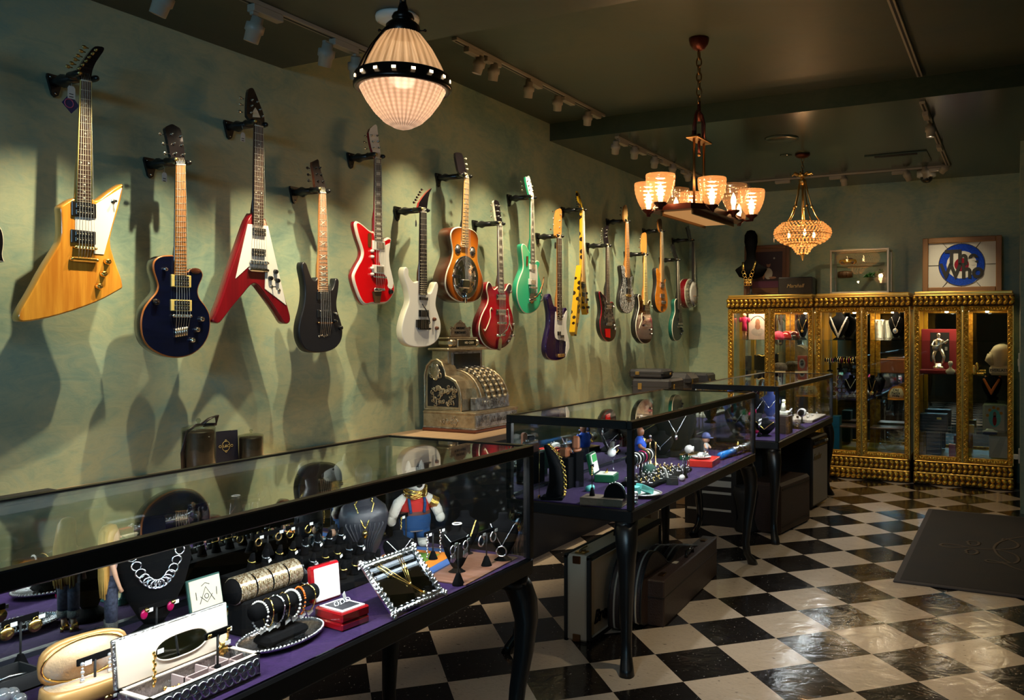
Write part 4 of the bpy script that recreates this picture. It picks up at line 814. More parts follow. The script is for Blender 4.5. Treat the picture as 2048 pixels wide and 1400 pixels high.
m = MB(); m.prism([PV(a, b, 0) for a, b in vb], -n_ * .045, 'polka_dots'); m.build('body', T, True)
zt_ = UX(1166, 422, -3.09).z
m = MB(); m.prism([PV(-.021, zt_, .004), PV(.021, zt_, .004), PV(.027, z0 - .13, .006), PV(-.027, z0 - .13, .006)], -n_ * .006, 'pale_maple'); m.build('fretboard', T, True)
m = MB(); m.prism([PV(-.020, zt_, 0), PV(.020, zt_, 0), PV(.027, z0 - .02, 0), PV(-.027, z0 - .02, 0)], -n_ * .022, 'polka_dots'); m.build('neck', T, True)
m = MB(); m.prism([PV(-.02, zt_, 0), PV(.02, zt_, 0), PV(.045, zt_ + .08, -.02), PV(.01, zt_ + .16, -.045), PV(-.03, zt_ + .14, -.04)], -n_ * .015, 'polka_dots'); h_ = m.build('headstock', T, True)
for k in range(6): 
    p = PV(.045 - .008 * k, zt_ + .03 + .02 * k, -.02 - .004 * k); m = MB(); m.cyl(p, p - lt * -.02, .004, 'black_gloss', 8); m.build('tuning_button', h_, True)
for k in range(6): MB().tube([PV(-.016 + .0064 * k, zt_, .007), PV(-.02 + .008 * k, z0 - .30, .022)], .0007, 'string_metal', 4).build('string', T, True)
for zz in (.16, .23): MB().box(PV(0, z0 - zz, .006), (.012, .07, .035), 'black_gloss', .003, math.atan2(n_.y, n_.x)).build('pickup', T, True)
MB().box(PV(0, z0 - .31, .008), (.02, .08, .03), 'black_gloss', .003, math.atan2(n_.y, n_.x)).build('bridge', T, True) if False else None
for uu, zz in ((-.05, .22), (-.075, .27), (-.10, .33)): 
    p = PV(uu, z0 - zz, 0); m = MB(); m.cyl(p, p + n_ * .022, .010, 'black_gloss', 12); m.build('control_knob', T, True)
p = PV(0, z0 - .05, .0)
hanger('black wall hanger holding the polka dot guitar', 1166, 422, -3.09)
# the guitar cut off by the left edge
guitar('dark edge of a guitar cut off by the left edge of the photo', [(-60, 470), (-40, 440), (-15, 432), (3, 455), (8, 470), (9, 490), (5, 512), (12, 526), (-5, 522), (-30, 560), (-90, 640), (-130, 640), (-150, 600), (-130, 520), (-110, 470), (-85, 455)], mats=('near_black', 'mahogany', 'ivory'), r=.004, fb=[(-85, 150), (-62, 150), (-88, 480), (-60, 480)], head=[(-95, 60), (-60, 50), (-50, 100), (-62, 150), (-85, 150), (-100, 110)], bridge=(-92, 560, -55, 570))
# ------------------------------------------------------------ lamps
def chain(m, x, y, z0, z1, r, w, mat):
    n = max(1, int(round((z1 - z0) / (r * 1.5)))); st = (z1 - z0) / n
    for k in range(n):
        c = V((x, y, z0 + st * (k + .5))); ax = V((1, 0, 0)) if k % 2 else V((0, 1, 0))
        m.tube([c + ax * (mc(a) * r * .55) + V((0, 0, ms(a) * (st * .5 + w * 1.4))) for a in [2 * PI * j / 12 for j in range(12)]], w, mat, 6, True)
glow('ribbed_lamp_glass', (1, .62, .32), .34, .35, (30, 0)); glow('bowl_lamp_glass', (1, .66, .44), .46, .2, (36, 260)); glow('cup_glass', (.55, .31, .16), .02, .85)
M('bronze_dark', (.018, .012, .010), .3, .7); M('bulb_glow', (1, .62, .25), .5, emit=20); M('window_glow', (1, .75, .45), .5, emit=5); M('antique_brass', (.30, .17, .07), .32, 1); M('red_bronze', (.09, .02, .012), .35, .7)
lx, ly = ZC(806, 3.0); zr = 2.335
t = thing('pendant_lamp', 'large egg shaped ribbed glass pendant with a dark studded ring', 'pendant lamp', (lx, ly, Z1))
m = MB(MT((lx, ly, 0))); m.lathe([(.055, 2.515), (.075, 2.49), (.105, 2.45), (.132, 2.40), (.150, 2.36), (.158, 2.33)], 'ribbed_lamp_glass', (0, 0, 0), 192, flute=(48, .012), cap=False); m.build('upper_glass', t, True)
m = MB(MT((lx, ly, 0))); bp = [(.156, 2.322), (.148, 2.30), (.128, 2.262), (.100, 2.222), (.066, 2.188), (.030, 2.168), (.001, 2.160)]; pr = []
for (r0, z0_), (r1, z1_) in zip(bp, bp[1:]):
    for k in range(8): f = k / 8; pr.append((r0 + (r1 - r0) * f + (.0012 if k % 2 else -.0006), z0_ + (z1_ - z0_) * f))
m.lathe(pr + [(0, 2.160)], 'bowl_lamp_glass', (0, 0, 0), 240, flute=(60, .010), cap=False); m.build('bowl_glass', t, True)
m = MB(MT((lx, ly, 0))); m.lathe([(.159, 2.352), (.167, 2.355), (.169, 2.35), (.169, 2.322), (.173, 2.320), (.173, 2.308), (.166, 2.303), (.158, 2.306)], 'bronze_dark', (0, 0, 0), 48); bd = m.build('metal_band', t, True)
for k in range(16):
    a = 2 * PI * (k + .30) / 16; m = MB(); m.box((lx + .1694 * mc(a), ly + .1694 * ms(a), 2.337), (.0015, .014, .009), 'window_glow', 0, a); m.build('band_window', bd, True)
m = MB(MT((lx, ly, 0))); m.lathe([(.060, 2.50), (.063, 2.505), (.060, 2.535), (.050, 2.545), (.030, 2.548), (.036, 2.556), (.040, 2.565), (.034, 2.578), (.020, 2.585), (.018, 2.60), (.012, 2.62)], 'bronze_dark', (0, 0, 0), 28); m.build('cap', t, True)
for a in (4.12, 4.40, 1.2): MB().tube([(lx + r_ * mc(a), ly + r_ * ms(a), zz) for r_, zz in ((.062, 2.52), (.084, 2.49), (.113, 2.45), (.140, 2.40), (.158, 2.36), (.164, 2.35))], .0035, 'bronze_dark', 6).build('hinge_rod', t, True)
for a in (.35, 1.9, 3.75): m = MB(); m.cyl((lx + .058 * mc(a), ly + .058 * ms(a), 2.515), (lx + .082 * mc(a), ly + .082 * ms(a), 2.515), .003, 'bronze_dark', 6); m.ball((lx + .082 * mc(a), ly + .082 * ms(a), 2.515), .006, 'bronze_dark'); m.build('thumb_screw', t, True)
m = MB(); chain(m, lx, ly, 2.61, 2.735, .022, .004, 'bronze_dark'); m.build('chain', t, True)
m = MB(MT((lx, ly, 0))); m.lathe([(.06, Z1), (.058, Z1 - .01), (.02, Z1 - .02), (0, Z1 - .02)], 'bronze_dark', (0, 0, 0), 24); m.build('canopy', t, True)
MB().ball((lx, ly, 2.37), (.028, .028, .036), 'window_glow').build('bulb', t, True)
light('pendant_bulb', 'POINT', (lx, ly, 2.32), 1.5, (1, .72, .48), shadow_soft_size=.05)
# smoke detector
p = UZ(795, 42, Z1 - .02); t = thing('smoke_detector', 'round white smoke detector on the ceiling behind the pendant lamp', 'smoke detector', (p.x, p.y, Z1))
m = MB(MT((p.x, p.y, 0))); m.lathe([(.088, Z1), (.090, Z1 - .008), (.088, Z1 - .020), (.07, Z1 - .030), (.045, Z1 - .036), (.040, Z1 - .046), (0, Z1 - .048)], 'white_plastic', (0, 0, 0), 32); m.build('housing', t, True)
M('fire_red', (.5, .03, .02), .6)
text_mesh('FIRE', .018, 'fire_red', MT((p.x - .055 - p.x, -.03, -.0262)) @ MR(R(180), 4, 'X') @ MR(R(-26), 4, 'Z'), 'lettering', t, .0004)

# chandelier with ribbed glass cups
cups = [(1297, 367, 4.50), (1321, 349, 4.26), (1352, 378, 4.74), (1384, 386, 4.90), (1424, 356, 4.40), (1467, 369, 4.62), (1503, 380, 4.80), (1478, 392, 5.0)]
P8 = [ZC(a, d) for a, b, d in cups]; ccx, ccy = sum(q[0] for q in P8) / 8, sum(q[1] for q in P8) / 8
ccx, ccy = ZC(1398, 4.63)
cz = 2.115
t = thing('cup_chandelier', 'brass chandelier with eight ribbed glass cups and an amber panel', 'chandelier', (ccx, ccy, Z2))
m = MB(MT((ccx, ccy, 0))); m.lathe([(.056, Z2), (.056, Z2 - .012), (.050, Z2 - .035), (.032, Z2 - .060), (.012, Z2 - .070), (0, Z2 - .072)], 'red_bronze', (0, 0, 0), 28); m.build('canopy', t, True)
m = MB(); chain(m, ccx, ccy, 2.70, Z2 - .07, .026, .0042, 'antique_brass'); m.build('chain', t, True)
ax = V((ZC(1456, 5.0)[0] - ZC(1331, 4.2)[0], ZC(1456, 5.0)[1] - ZC(1331, 4.2)[1], 0)).normalized(); ay = V((-ax.y, ax.x, 0)); aa = math.atan2(ax.y, ax.x)
m = MB(); m.cyl((ccx, ccy, 2.60), (ccx, ccy, 2.71), .010, 'red_bronze'); 
C_ = V((ccx, ccy, 0))
for s_ in (-1, 1): m.tube([C_ + ax * (s_ * r_) + V((0, 0, zz)) for r_, zz in ((.0, 2.655), (.03, 2.65), (.05, 2.62), (.055, 2.56), (.055, 2.50))], .008, 'red_bronze', 8)
m.tube([C_ + ay * (r_) + V((0, 0, zz)) for r_, zz in ((-.03, 2.50), (-.032, 2.58), (-.02, 2.63), (0, 2.65), (.02, 2.63), (.032, 2.58), (.03, 2.50))], .007, 'red_bronze', 8)
m.box((ccx, ccy, 2.495), (.22, .07, .014), 'antique_brass', .004, aa)
for s_ in (-.08, 0, .08): q_ = C_ + ax * s_; m.cyl((q_.x, q_.y, 2.50), (q_.x, q_.y, 2.53), .010, 'red_bronze', 6)
m.cyl((ccx, ccy, 2.42), (ccx, ccy, 2.495), .008, 'red_bronze'); m.ball((ccx, ccy, 2.415), .011, 'antique_brass'); m.build('yoke', t, True)
for s_ in (-.072, .072): q_ = C_ + ax * s_; MB().cyl((q_.x, q_.y, cz - .01), (q_.x, q_.y, 2.50), .0075, 'antique_brass', 10).build('rod', t, True)
m = MB()
fr = [C_ + ax * a + ay * b + V((0, 0, cz - .02)) for a, b in ((-.36, -.10), (-.28, -.15), (.28, -.15), (.36, -.10), (.36, .10), (.28, .15), (-.28, .15), (-.36, .10))]
m.prism(fr, (0, 0, -.03), 'red_bronze'); m.build('base_frame', t, True)
glow('amber_panel', (.75, .42, .16), .30, .1)
m = MB(); m.box(C_ + V((0, 0, cz - .055)), (.60, .16, .008), 'amber_panel', .002, aa); m.box(C_ + V((0, 0, cz - .062)) + ay * .088, (.62, .012, .022), 'antique_brass', .002, aa); m.box(C_ + V((0, 0, cz - .062)) - ay * .088, (.62, .012, .022), 'antique_brass', .002, aa); m.build('panel', t, True)
for i, ((px_, py_, d_), (x, y)) in enumerate(zip(cups, P8)):
    zt = CAMH + (HY - py_) * d_ / F_PX; h = .145; c = MB(MT((x, y, zt - h)))
    prof = []
    for k in range(25):
        f = k / 24; r_ = .034 + .042 * ms(min(1, f * 1.15) * PI / 2) ** .9 + .0016 * mc(f * 24 * PI * .55); prof.append((r_, .004 + f * (h - .004)))
    c.lathe([(.0, .0)] + prof, 'cup_glass', (0, 0, 0), 40); cup = c.build('glass_cup', t, True)
    k_ = MB(MT((x, y, zt - h))); k_.lathe([(0, -.035), (.010, -.035), (.014, -.02), (.034, -.006), (.036, .002), (.02, .004), (0, .004)], 'red_bronze', (0, 0, 0), 20); k_.build('cup_holder', t, True)
    near = min(fr, key=lambda q: (q.x - x) ** 2 + (q.y - y) ** 2)
    MB().tube([(near.x, near.y, cz - .035), ((near.x + x) / 2, (near.y + y) / 2, cz - .045), (x, y, zt - h - .03)], .006, 'red_bronze', 8).build('arm', t, True)
    b_ = MB(); b_.lathe([(.010, zt - h + .005), (.010, zt - h + .03), (.016, zt - h + .048), (.012, zt - h + .075), (0, zt - h + .10)], 'bulb_glow', (x, y, 0), 12); b_.build('bulb', cup, True)
    if i in (0, 1, 3, 4, 6): light('cup_bulb', 'POINT', (x, y, zt - .04), 2.6, WARMER, shadow_soft_size=.03)

# crystal basket chandelier
kx, ky = ZC(1605, 7.04); mp = 7.04 / F_PX
t = thing('crystal_chandelier', 'gilt basket chandelier of amber crystal beads over the cabinets', 'chandelier', (kx, ky, Z3))
def kz(py): return CAMH + (HY - py) * mp
m = MB(MT((kx, ky, 0))); m.lathe([(.062, Z3), (.062, Z3 - .012), (.045, Z3 - .028), (.01, Z3 - .035), (0, Z3 - .035)], 'red_bronze', (0, 0, 0), 24); m.build('canopy', t, True)
m = MB(); chain(m, kx, ky, kz(345), kz(318), .020, .0035, 'antique_brass'); m.build('chain', t, True)
m = MB(MT((kx, ky, 0)))
for k in range(8): 
    a = 2 * PI * k / 8; m.tube([(r_ * mc(a), r_ * ms(a), zz) for r_, zz in ((.012, kz(352)), (.04, kz(350)), (.075, kz(347)), (.088, kz(351)))], [.008, .010, .008, .004], 'brass', 6)
m.lathe([(.01, kz(356)), (.05, kz(352)), (.02, kz(347)), (0, kz(346))], 'brass', (0, 0, 0), 20); m.lathe([(0, kz(372)), (.03, kz(366)), (.034, kz(362)), (.015, kz(357)), (0, kz(355))], 'brass', (0, 0, 0), 16); m.build('crown', t, True)
MB().cyl((kx, ky, kz(450)), (kx, ky, kz(360)), .008, 'brass', 8).build('stem', t, True)
rimz = kz(452)
for k in range(5):
    a = 2 * PI * k / 5 + .4; m = MB(); m.tube([(kx + r_ * mc(a), ky + r_ * ms(a), zz) for r_, zz in ((.025, kz(364)), (.05, kz(390)), (.075, kz(412)), (.11, kz(430)), (.17, rimz))], .006, 'brass', 6); m.ball((kx + .078 * mc(a), ky + .078 * ms(a), kz(413)), .013, 'brass', 8, 6); m.build('arm', t, True)
def bowl_r(py):
    pts = [(446, .165), (452, .195), (458, .225), (466, .235), (474, .225), (482, .19), (488, .14), (492, .095), (497, .07), (504, .055), (510, .03)]
    for (a, ra), (b, rb) in zip(pts, pts[1:]):
        if a <= py <= b: return ra + (rb - ra) * (py - a) / (b - a)
    return .03
glow('crystal_amber', (1, .52, .16), .30, .3)
m = MB(MT((kx, ky, 0))); 
for py_ in (446, 470, 489): m.ring((0, 0, kz(py_)), bowl_r(py_), .005, 'brass', seg=36)
for k in range(18):
    a = 2 * PI * k / 18; m.tube([(bowl_r(q_) * mc(a), bowl_r(q_) * ms(a), kz(q_)) for q_ in (446, 452, 458, 466, 474, 482, 488, 492)], .0025, 'brass', 5)
m.build('wire_basket', t, True)
m = MB(MT((kx, ky, 0)))
for py_ in range(447, 511, 4):
    r_ = bowl_r(py_); n = max(8, int(2 * PI * r_ / .030))
    for k in range(n):
        a = 2 * PI * (k + .5 * (py_ % 8 > 3)) / n; c = (r_ * mc(a), r_ * ms(a), kz(py_)); m.ball(c, (.0092, .0092, .0080), 'crystal_amber', 6, 4)
o = m.build('crystal_beads', t, True); o['kind'] = 'stuff'
m = MB(MT((kx, ky, 0))); m.lathe([(0, kz(522)), (.008, kz(518)), (.016, kz(511)), (.028, kz(507)), (0, kz(505))], 'brass', (0, 0, 0), 14); m.build('finial', t, True)
for k in range(3):
    a = 2 * PI * k / 3 + .9; x, y = kx + .12 * mc(a), ky + .12 * ms(a); m = MB(); m.lathe([(.008, kz(474)), (.013, kz(468)), (0, kz(460))], 'bulb_glow', (x, y, 0), 10); m.build('bulb', t, True)
light('basket_bulbs', 'POINT', (kx, ky, kz(440)), 4, WARMER, shadow_soft_size=.02)
light('basket_bulbs', 'POINT', (kx, ky, kz(530)), 2.5, WARMER, shadow_soft_size=.01)
price_tag('small white tag hanging from the crystal chandelier rim', 1548, 481, UY(1548, 481, ky).x, .02, .03, strl=.03)

# ceiling fittings
p = UY(1853, 362, 8.3); t = thing('dome_camera', 'white dome security camera with a dark bubble on the ceiling', 'security camera', (p.x, 8.3, Z3))
m = MB(MT((p.x, 8.3, 0))); m.lathe([(.085, Z3), (.085, Z3 - .055), (.07, Z3 - .062), (0, Z3 - .062)], 'white_plastic', (0, 0, 0), 28); m.build('base', t, True)
m = MB(MT((p.x, 8.3, 0))); m.lathe([(.058, Z3 - .062), (.052, Z3 - .09), (.03, Z3 - .11), (0, Z3 - .116)], 'black_gloss', (0, 0, 0), 24); m.build('bubble', t, True)
q = [UZ(a, b, Z3 - .004) for a, b in ((1712, 309), (1865, 297), (1872, 325), (1735, 333))]; xm0, xm1 = min(v.x for v in q) + .05, max(v.x for v in q) - .05; ym0, ym1 = min(v.y for v in q) + .1, max(v.y for v in q) - .1
t = thing('ceiling_vent', 'rectangular air conditioning vent in the glossy ceiling', 'vent', ((xm0 + xm1) / 2, (ym0 + ym1) / 2, Z3)); 
m = MB(); m.bb(xm0, xm1, ym0, ym1, Z3 - .012, Z3, 'ceiling_gloss_plaster', .004); m.build('panel', t, True)
m = MB(); m.bb(xm0 + .08, xm1 - .08, ym0 + .02, ym0 + .07, Z3 - .016, Z3 - .010, 'black_matte'); m.build('slot', t, True)
p = UZ(1563, 280, Z3 - .01); m = MB(); m.lathe([(.13, Z3 - .0005), (.13, Z3 - .006), (.115, Z3 - .012), (0, Z3 - .010)], 'ceiling_gloss_plaster', (p.x, p.y, 0), 36); tag(m.build('ceiling_speaker'), 'large round ceiling speaker cover painted dark green', 'speaker')
p = UZ(1572, 313, Z3 - .01); m = MB(); m.lathe([(.05, Z3 - .0005), (.05, Z3 - .006), (0, Z3 - .008)], 'ceiling_gloss_plaster', (p.x, p.y, 0), 24); tag(m.build('sprinkler_cover'), 'small round cover plate on the ceiling behind the big round one', 'cover plate')
# light switch and outlet on the right wall edge
t = thing('light_switch', 'white light switch plate on the narrow right wall', 'light switch', (.03, 8.05, 1.15)); m = MB(); m.bb(.018, .03, 8.0, 8.1, 1.08, 1.24, 'white_plastic', .003); m.build('plate', t, True); m = MB(); m.bb(.012, .02, 8.03, 8.07, 1.13, 1.19, 'white_plastic', .002); m.build('rocker', t, True)
t = thing('wall_outlet', 'white electrical outlet low on the narrow right wall', 'outlet', (.03, 8.0, .33)); m = MB(); m.bb(.018, .03, 7.95, 8.06, .30, .42, 'white_plastic', .003); m.build('plate', t, True); m = MB(); m.bb(-.02, .018, 7.99, 8.03, .33, .37, 'white_plastic', .004); m.build('plug', t, True)

# floor mat with scroll ornament
mx0, my0 = -.63, 5.0
t = thing('floor_mat', 'dark carpet mat with a faint tan scroll ornament', 'mat', (.25, 6.07, 0)); M('mat_fibre', (.022, .020, .022), .85, var=(5, (.030, .024, .022)), bmp=(200, .2)); M('scroll_tan', (.085, .06, .042), .8); M('mat_edge', (.05, .042, .045), .7)
m = MB(); m.bb(mx0, 1.15, my0, 7.14, .0, .012, 'mat_edge', .004); m.bb(mx0 + .035, 1.115, my0 + .035, 7.105, .012, .0135, 'mat_fibre'); m.build('pile', t, True)
def scroll(pts, r=.012): 
    Q = [UZ(1740 + a / 4.375, 980 + b / 4.375, .0138) for a, b in pts]
    for _ in range(2):
        q2 = [Q[0]]
        for a, b in zip(Q, Q[1:]): q2 += [a * .75 + b * .25, a * .25 + b * .75]
        Q = q2 + [Q[-1]]
    MB().tube(Q, r, 'scroll_tan', 4, flat=.08).build('scroll_motif', t, True)
scroll([(840, 500), (740, 505), (640, 495), (610, 480), (640, 468), (740, 475), (850, 500), (960, 515), (1090, 520), (1180, 520), (1280, 510), (1310, 480), (1260, 445), (1170, 420), (1160, 440)])
scroll([(860, 465), (850, 450), (900, 443), (955, 455), (958, 480), (900, 490), (860, 475), (870, 462)])
scroll([(850, 540), (830, 530), (890, 515), (940, 530), (945, 555), (890, 567), (840, 552), (850, 540)])
scroll([(1090, 520), (1085, 500), (1120, 460), (1200, 430), (1348, 410)])
scroll([(1090, 520), (1110, 560), (1180, 610), (1250, 650), (1310, 620), (1290, 570), (1200, 540), (1110, 522)])
scroll([(1150, 625), (1200, 655), (1280, 690), (1348, 705)]); scroll([(1240, 640), (1150, 640), (1050, 635), (1005, 620), (1030, 610), (1100, 620), (1200, 655)])
# ------------------------------------------------------------ gilt cabinets
M('gilt', (.80, .42, .045), .28, .85, bmp=(70, .6), var=(30, (.38, .16, .02))); M('gilt_leaf', (.95, .55, .08), .24, .9, bmp=(160, .3)); M('gilt_dark', (.10, .045, .010), .5, .4); M('gold_paint', (.72, .40, .025), .45); M('gilt_smooth', (.75, .44, .09), .32, .7)
YF = 8.33
CABS = [(-2.675, -1.80, 'first gilt cabinet from the left, with a pink cap and a poster inside'), (-1.775, -.895, 'middle gilt cabinet, with pearls and an orange box inside'), (-.862, -.02, 'gilt cabinet at the right end, under the framed round sign')]
def leaves_h(m, x0, x1, y, z, h, st, out=.012):
    n = int((x1 - x0) / st)
    for k in range(n):
        x = x0 + (x1 - x0) * (k + .5) / n
        for s_ in (-1, 1):
            T = MR(s_ * .75, 4, 'Y'); m.ball((x, y, z + s_ * h * .22), (st * .62, out, h * .20), 'gilt_leaf', 8, 5, T)
def leaves_v(m, x, y, z0, z1, w, st, out=.008, axis=0):
    n = int((z1 - z0) / st)
    for k in range(n):
        z = z0 + (z1 - z0) * (k + .5) / n; s_ = 1 if k % 2 else -1
        T = MR(.8 * s_, 4, 'Y'); m.ball((x + s_ * w * .12, y, z), (w * .42, out, st * .38), 'gilt_leaf', 7, 4, T)
SHZ = [.262, .486, .775, 1.03, 1.342]
def cabinet(x0, x1, label):
    t = thing('gilt_cabinet', label, 'cabinet', ((x0 + x1) / 2, YF + .2, 0)); yb = YB - .02; xm = (x0 + x1) / 2
    m = MB(); m.bb(x0 - .005, x1 + .005, YF - .03, yb, 0, .115, 'gilt_dark', .01); leaves_h(m, x0, x1, YF - .035, .058, .105, .048, .020); m.bb(x0, x1, YF - .04, YF - .02, .100, .118, 'gilt_smooth', .006)
    m.bb(x0, x1, YF - .02, yb, .115, .215, 'gilt_dark', .01); leaves_h(m, x0, x1, YF - .025, .165, .095, .045, .018); m.bb(x0 + .01, x1 - .01, YF - .03, YF, .210, .222, 'gilt_smooth', .005); m.build('plinth', t, True)
    m = MB(); m.bb(x0 - .008, x1 + .008, YF - .035, yb, 1.665, 1.765, 'gilt_dark', .012); leaves_h(m, x0 - .008, x1 + .008, YF - .040, 1.713, .088, .046, .018); m.bb(x0, x1, YF - .045, YF - .02, 1.755, 1.768, 'gilt_smooth', .005); m.bb(x0 + .005, x1 - .005, YF - .03, yb, 1.765, 1.798, 'gilt_smooth', .008); m.build('cornice', t, True)
    m = MB(); m.bb(x0, x1, yb - .018, yb, .215, 1.665, 'gold_paint')
    for x in (x0 + .0225, x1 - .0225):
        m.bb(x - .0225, x + .0225, YF + .012, YF + .045, .215, 1.665, 'gold_paint'); m.bb(x - .0225, x + .0225, yb - .06, yb - .018, .215, 1.665, 'gold_paint')
    m.bb(x0, x1, YF + .02, yb, .215, .25, 'gold_paint'); m.bb(x0, x1, YF + .02, yb, 1.64, 1.665, 'gold_paint'); m.build('carcass', t, True)
    MB().bb(x0 + .05, x1 - .05, yb - .022, yb - .0185, .25, 1.64, 'mirror').build('mirror_back', t, True)
    for x in (x0 + .006, x1 - .006): MB().bb(x - .002, x + .002, YF + .045, yb - .06, .25, 1.64, 'cabinet_glass').build('side_glass', t, True)
    for s_, (a, b) in enumerate(((x0, xm - .002), (xm + .002, x1))):
        d = MB(); w = .050; y = YF
        for x in (a + w / 2, b - w / 2): d.bb(x - w / 2, x + w / 2, y - .014, y + .010, .222, 1.662, 'gilt', .005); leaves_v(d, x, y - .017, .225, 1.655, w, .020)
        for z_ in (.222 + w / 2, 1.662 - w / 2):
            d.bb(a + w, b - w, y - .014, y + .010, z_ - w / 2, z_ + w / 2, 'gilt', .005)
            n = int((b - a - 2 * w) / .022)
            for k in range(n): d.ball((a + w + (b - a - 2 * w) * (k + .5) / n, y - .017, z_), (.012, .008, w * .36), 'gilt_leaf', 7, 4, MR((.6 if k % 2 else -.6), 4, 'Y'))
        for x in (a + .004, b - .004): d.bb(x - .003, x + .003, y - .02, y - .01, .225, 1.66, 'gilt_smooth')
        dd = d.build('door', t, True)
        MB().bb(a + w, b - w, y - .003, y, .222 + w, 1.662 - w, 'cabinet_glass').build('door_glass', dd, True)
        k = MB(); kx_ = (b - w / 2) if s_ == 0 else (a + w / 2); k.ball((kx_, y - .035, .98), (.010, .008, .010), 'brass'); k.cyl((kx_, y - .03, .98), (kx_, y - .014, .98), .004, 'brass', 8); k.build('knob', dd, True)
    for z_ in SHZ[1:]: MB().bb(x0 + .05, x1 - .05, YF + .05, yb - .03, z_ - .006, z_, 'shelf_glass').build('glass_shelf', t, True)
    light('cabinet_lamp', 'AREA', (xm, YF + .16, 1.63), 2.2, (1, .72, .40), (xm, YF + .2, 0), shape='RECTANGLE', size=x1 - x0 - .2, size_y=.12)
    return t
G('shelf_glass', (.86, .95, .92), f0=.06)
for c_ in CABS: cabinet(*c_)

# ------------------------------------------------------------ helpers for display goods
def on(px, py, Z_): p = UZ(px, py, Z_); return p
def velvet_bust(label, loc, h, w, rz, mat='black_velvet', base=True, name='necklace_bust', group=None):
    """neck and shoulders display, front towards local +x"""
    t = thing(name, label, 'necklace display', loc, rz, group)
    m = MB(); s = h
    m.loft([(.10 * s, .10 * w, .12 * w, 0, 0), (.16 * s, .13 * w, .20 * w, 0, 0), (.40 * s, .20 * w, .40 * w, 0, 0), (.62 * s, .20 * w, .50 * w, .0, 0), (.74 * s, .17 * w, .46 * w, -.02 * w, 0), (.82 * s, .13 * w, .28 * w, -.05 * w, 0), (.88 * s, .11 * w, .17 * w, -.06 * w, 0), (.98 * s, .11 * w, .16 * w, -.06 * w, 0), (s, .09 * w, .14 * w, -.06 * w, 0)], mat, 24)
    m.build('torso', t)
    if base: m = MB(); m.lathe([(.30 * w, 0), (.30 * w, .03 * s), (.24 * w, .05 * s), (.10 * w, .12 * s)], mat, (0, 0, 0), 20, sx=.8); m.build('base', t)
    return t
def necklace(label, loc, h, w, rz, drop=.45, mat='silver', r=.0016, pend=None, beads=0, dbl=False, links=False, wid=.62, cat='necklace', x0=.0, taut=1):
    """a chain lying over a velvet_bust of the same h, w, rz"""
    t = thing('necklace', label, cat, loc, rz); zt = .80 * h; zb = zt - drop * h; n = 30
    def X(z): f = max(0, min(1, (z / h - .4) / .4)); return (.205 - .085 * f ** 2) * w + x0 * w
    def curve(dz=0, ww=wid):
        P = []
        for k in range(n + 1):
            f = -1 + 2 * k / n; y = f * ww * w * .5; z = zb - dz + (zt - zb + dz) * (abs(f) ** taut); bulge = math.sqrt(max(0, 1 - (y / (w * .52)) ** 2)); P.append(V((X(z) * bulge * 1.03 + .002, y, z)))
        return P
    for q_, (dz, ww) in enumerate([(0, wid)] + ([(.08 * h, wid * 1.05)] if dbl else [])):
        P = curve(dz, ww); m = MB()
        if links:
            for k in range(0, n + 1, 2): 
                q = P[k]; m.ring(q, links, links * .22, mat, MR(R(90), 4, 'Y') @ MR(k * .5, 4, 'Z') , 14, 6)
        elif beads: 
            for q in P: m.ball(q, beads, mat, 8, 6)
        else: m.tube(P, r, mat, 6)
        m.build('chain', t)
    if pend:
        m = MB(); c = curve(.08 * h if dbl else 0)[n // 2] + V((.004, 0, -pend[0])); k = pend[1]
        if k == 'ring': m.ring(c, pend[0], pend[0] * .16, mat, MR(R(90), 4, 'Y'))
        elif k == 'skull': m.ball(c, (pend[0] * .8, pend[0] * .8, pend[0]), mat, 12, 8); m.box(c + V((.003, 0, -pend[0] * 1.0)), (pend[0], pend[0] * .9, pend[0] * .7), mat, .002); [m.ball(c + V((pend[0] * .7, s_ * pend[0] * .35, 0)), pend[0] * .22, 'ink', 8, 6) for s_ in (-1, 1)]
        elif k == 'drop': m.ball(c, (pend[0] * .4, pend[0] * .6, pend[0]), mat, 10, 8)
        else: m.ball(c, (pend[0] * .3, pend[0], pend[0]), mat, 12, 8); m.ring(c, pend[0], pend[0] * .14, mat, MR(R(90), 4, 'Y'))
        m.build('pendant', t)
    return t
def t_stand(label, loc, h, w, rz, foot=.018):
    t = thing('earring_stand', label, 'earring stand', loc, rz); m = MB(); m.loft([(0, foot, foot, 0, 0), (.004, foot, foot, 0, 0), (.035, .006, .006, 0, 0)], 'black_velvet', 4 + 8); m.build('base', t)
    MB().cyl((0, 0, .03), (0, 0, h), .0025, 'black_matte', 8).build('post', t); MB().box((0, 0, h + .004), (.004, w, .014), 'black_velvet', .001).build('crossbar', t); return t
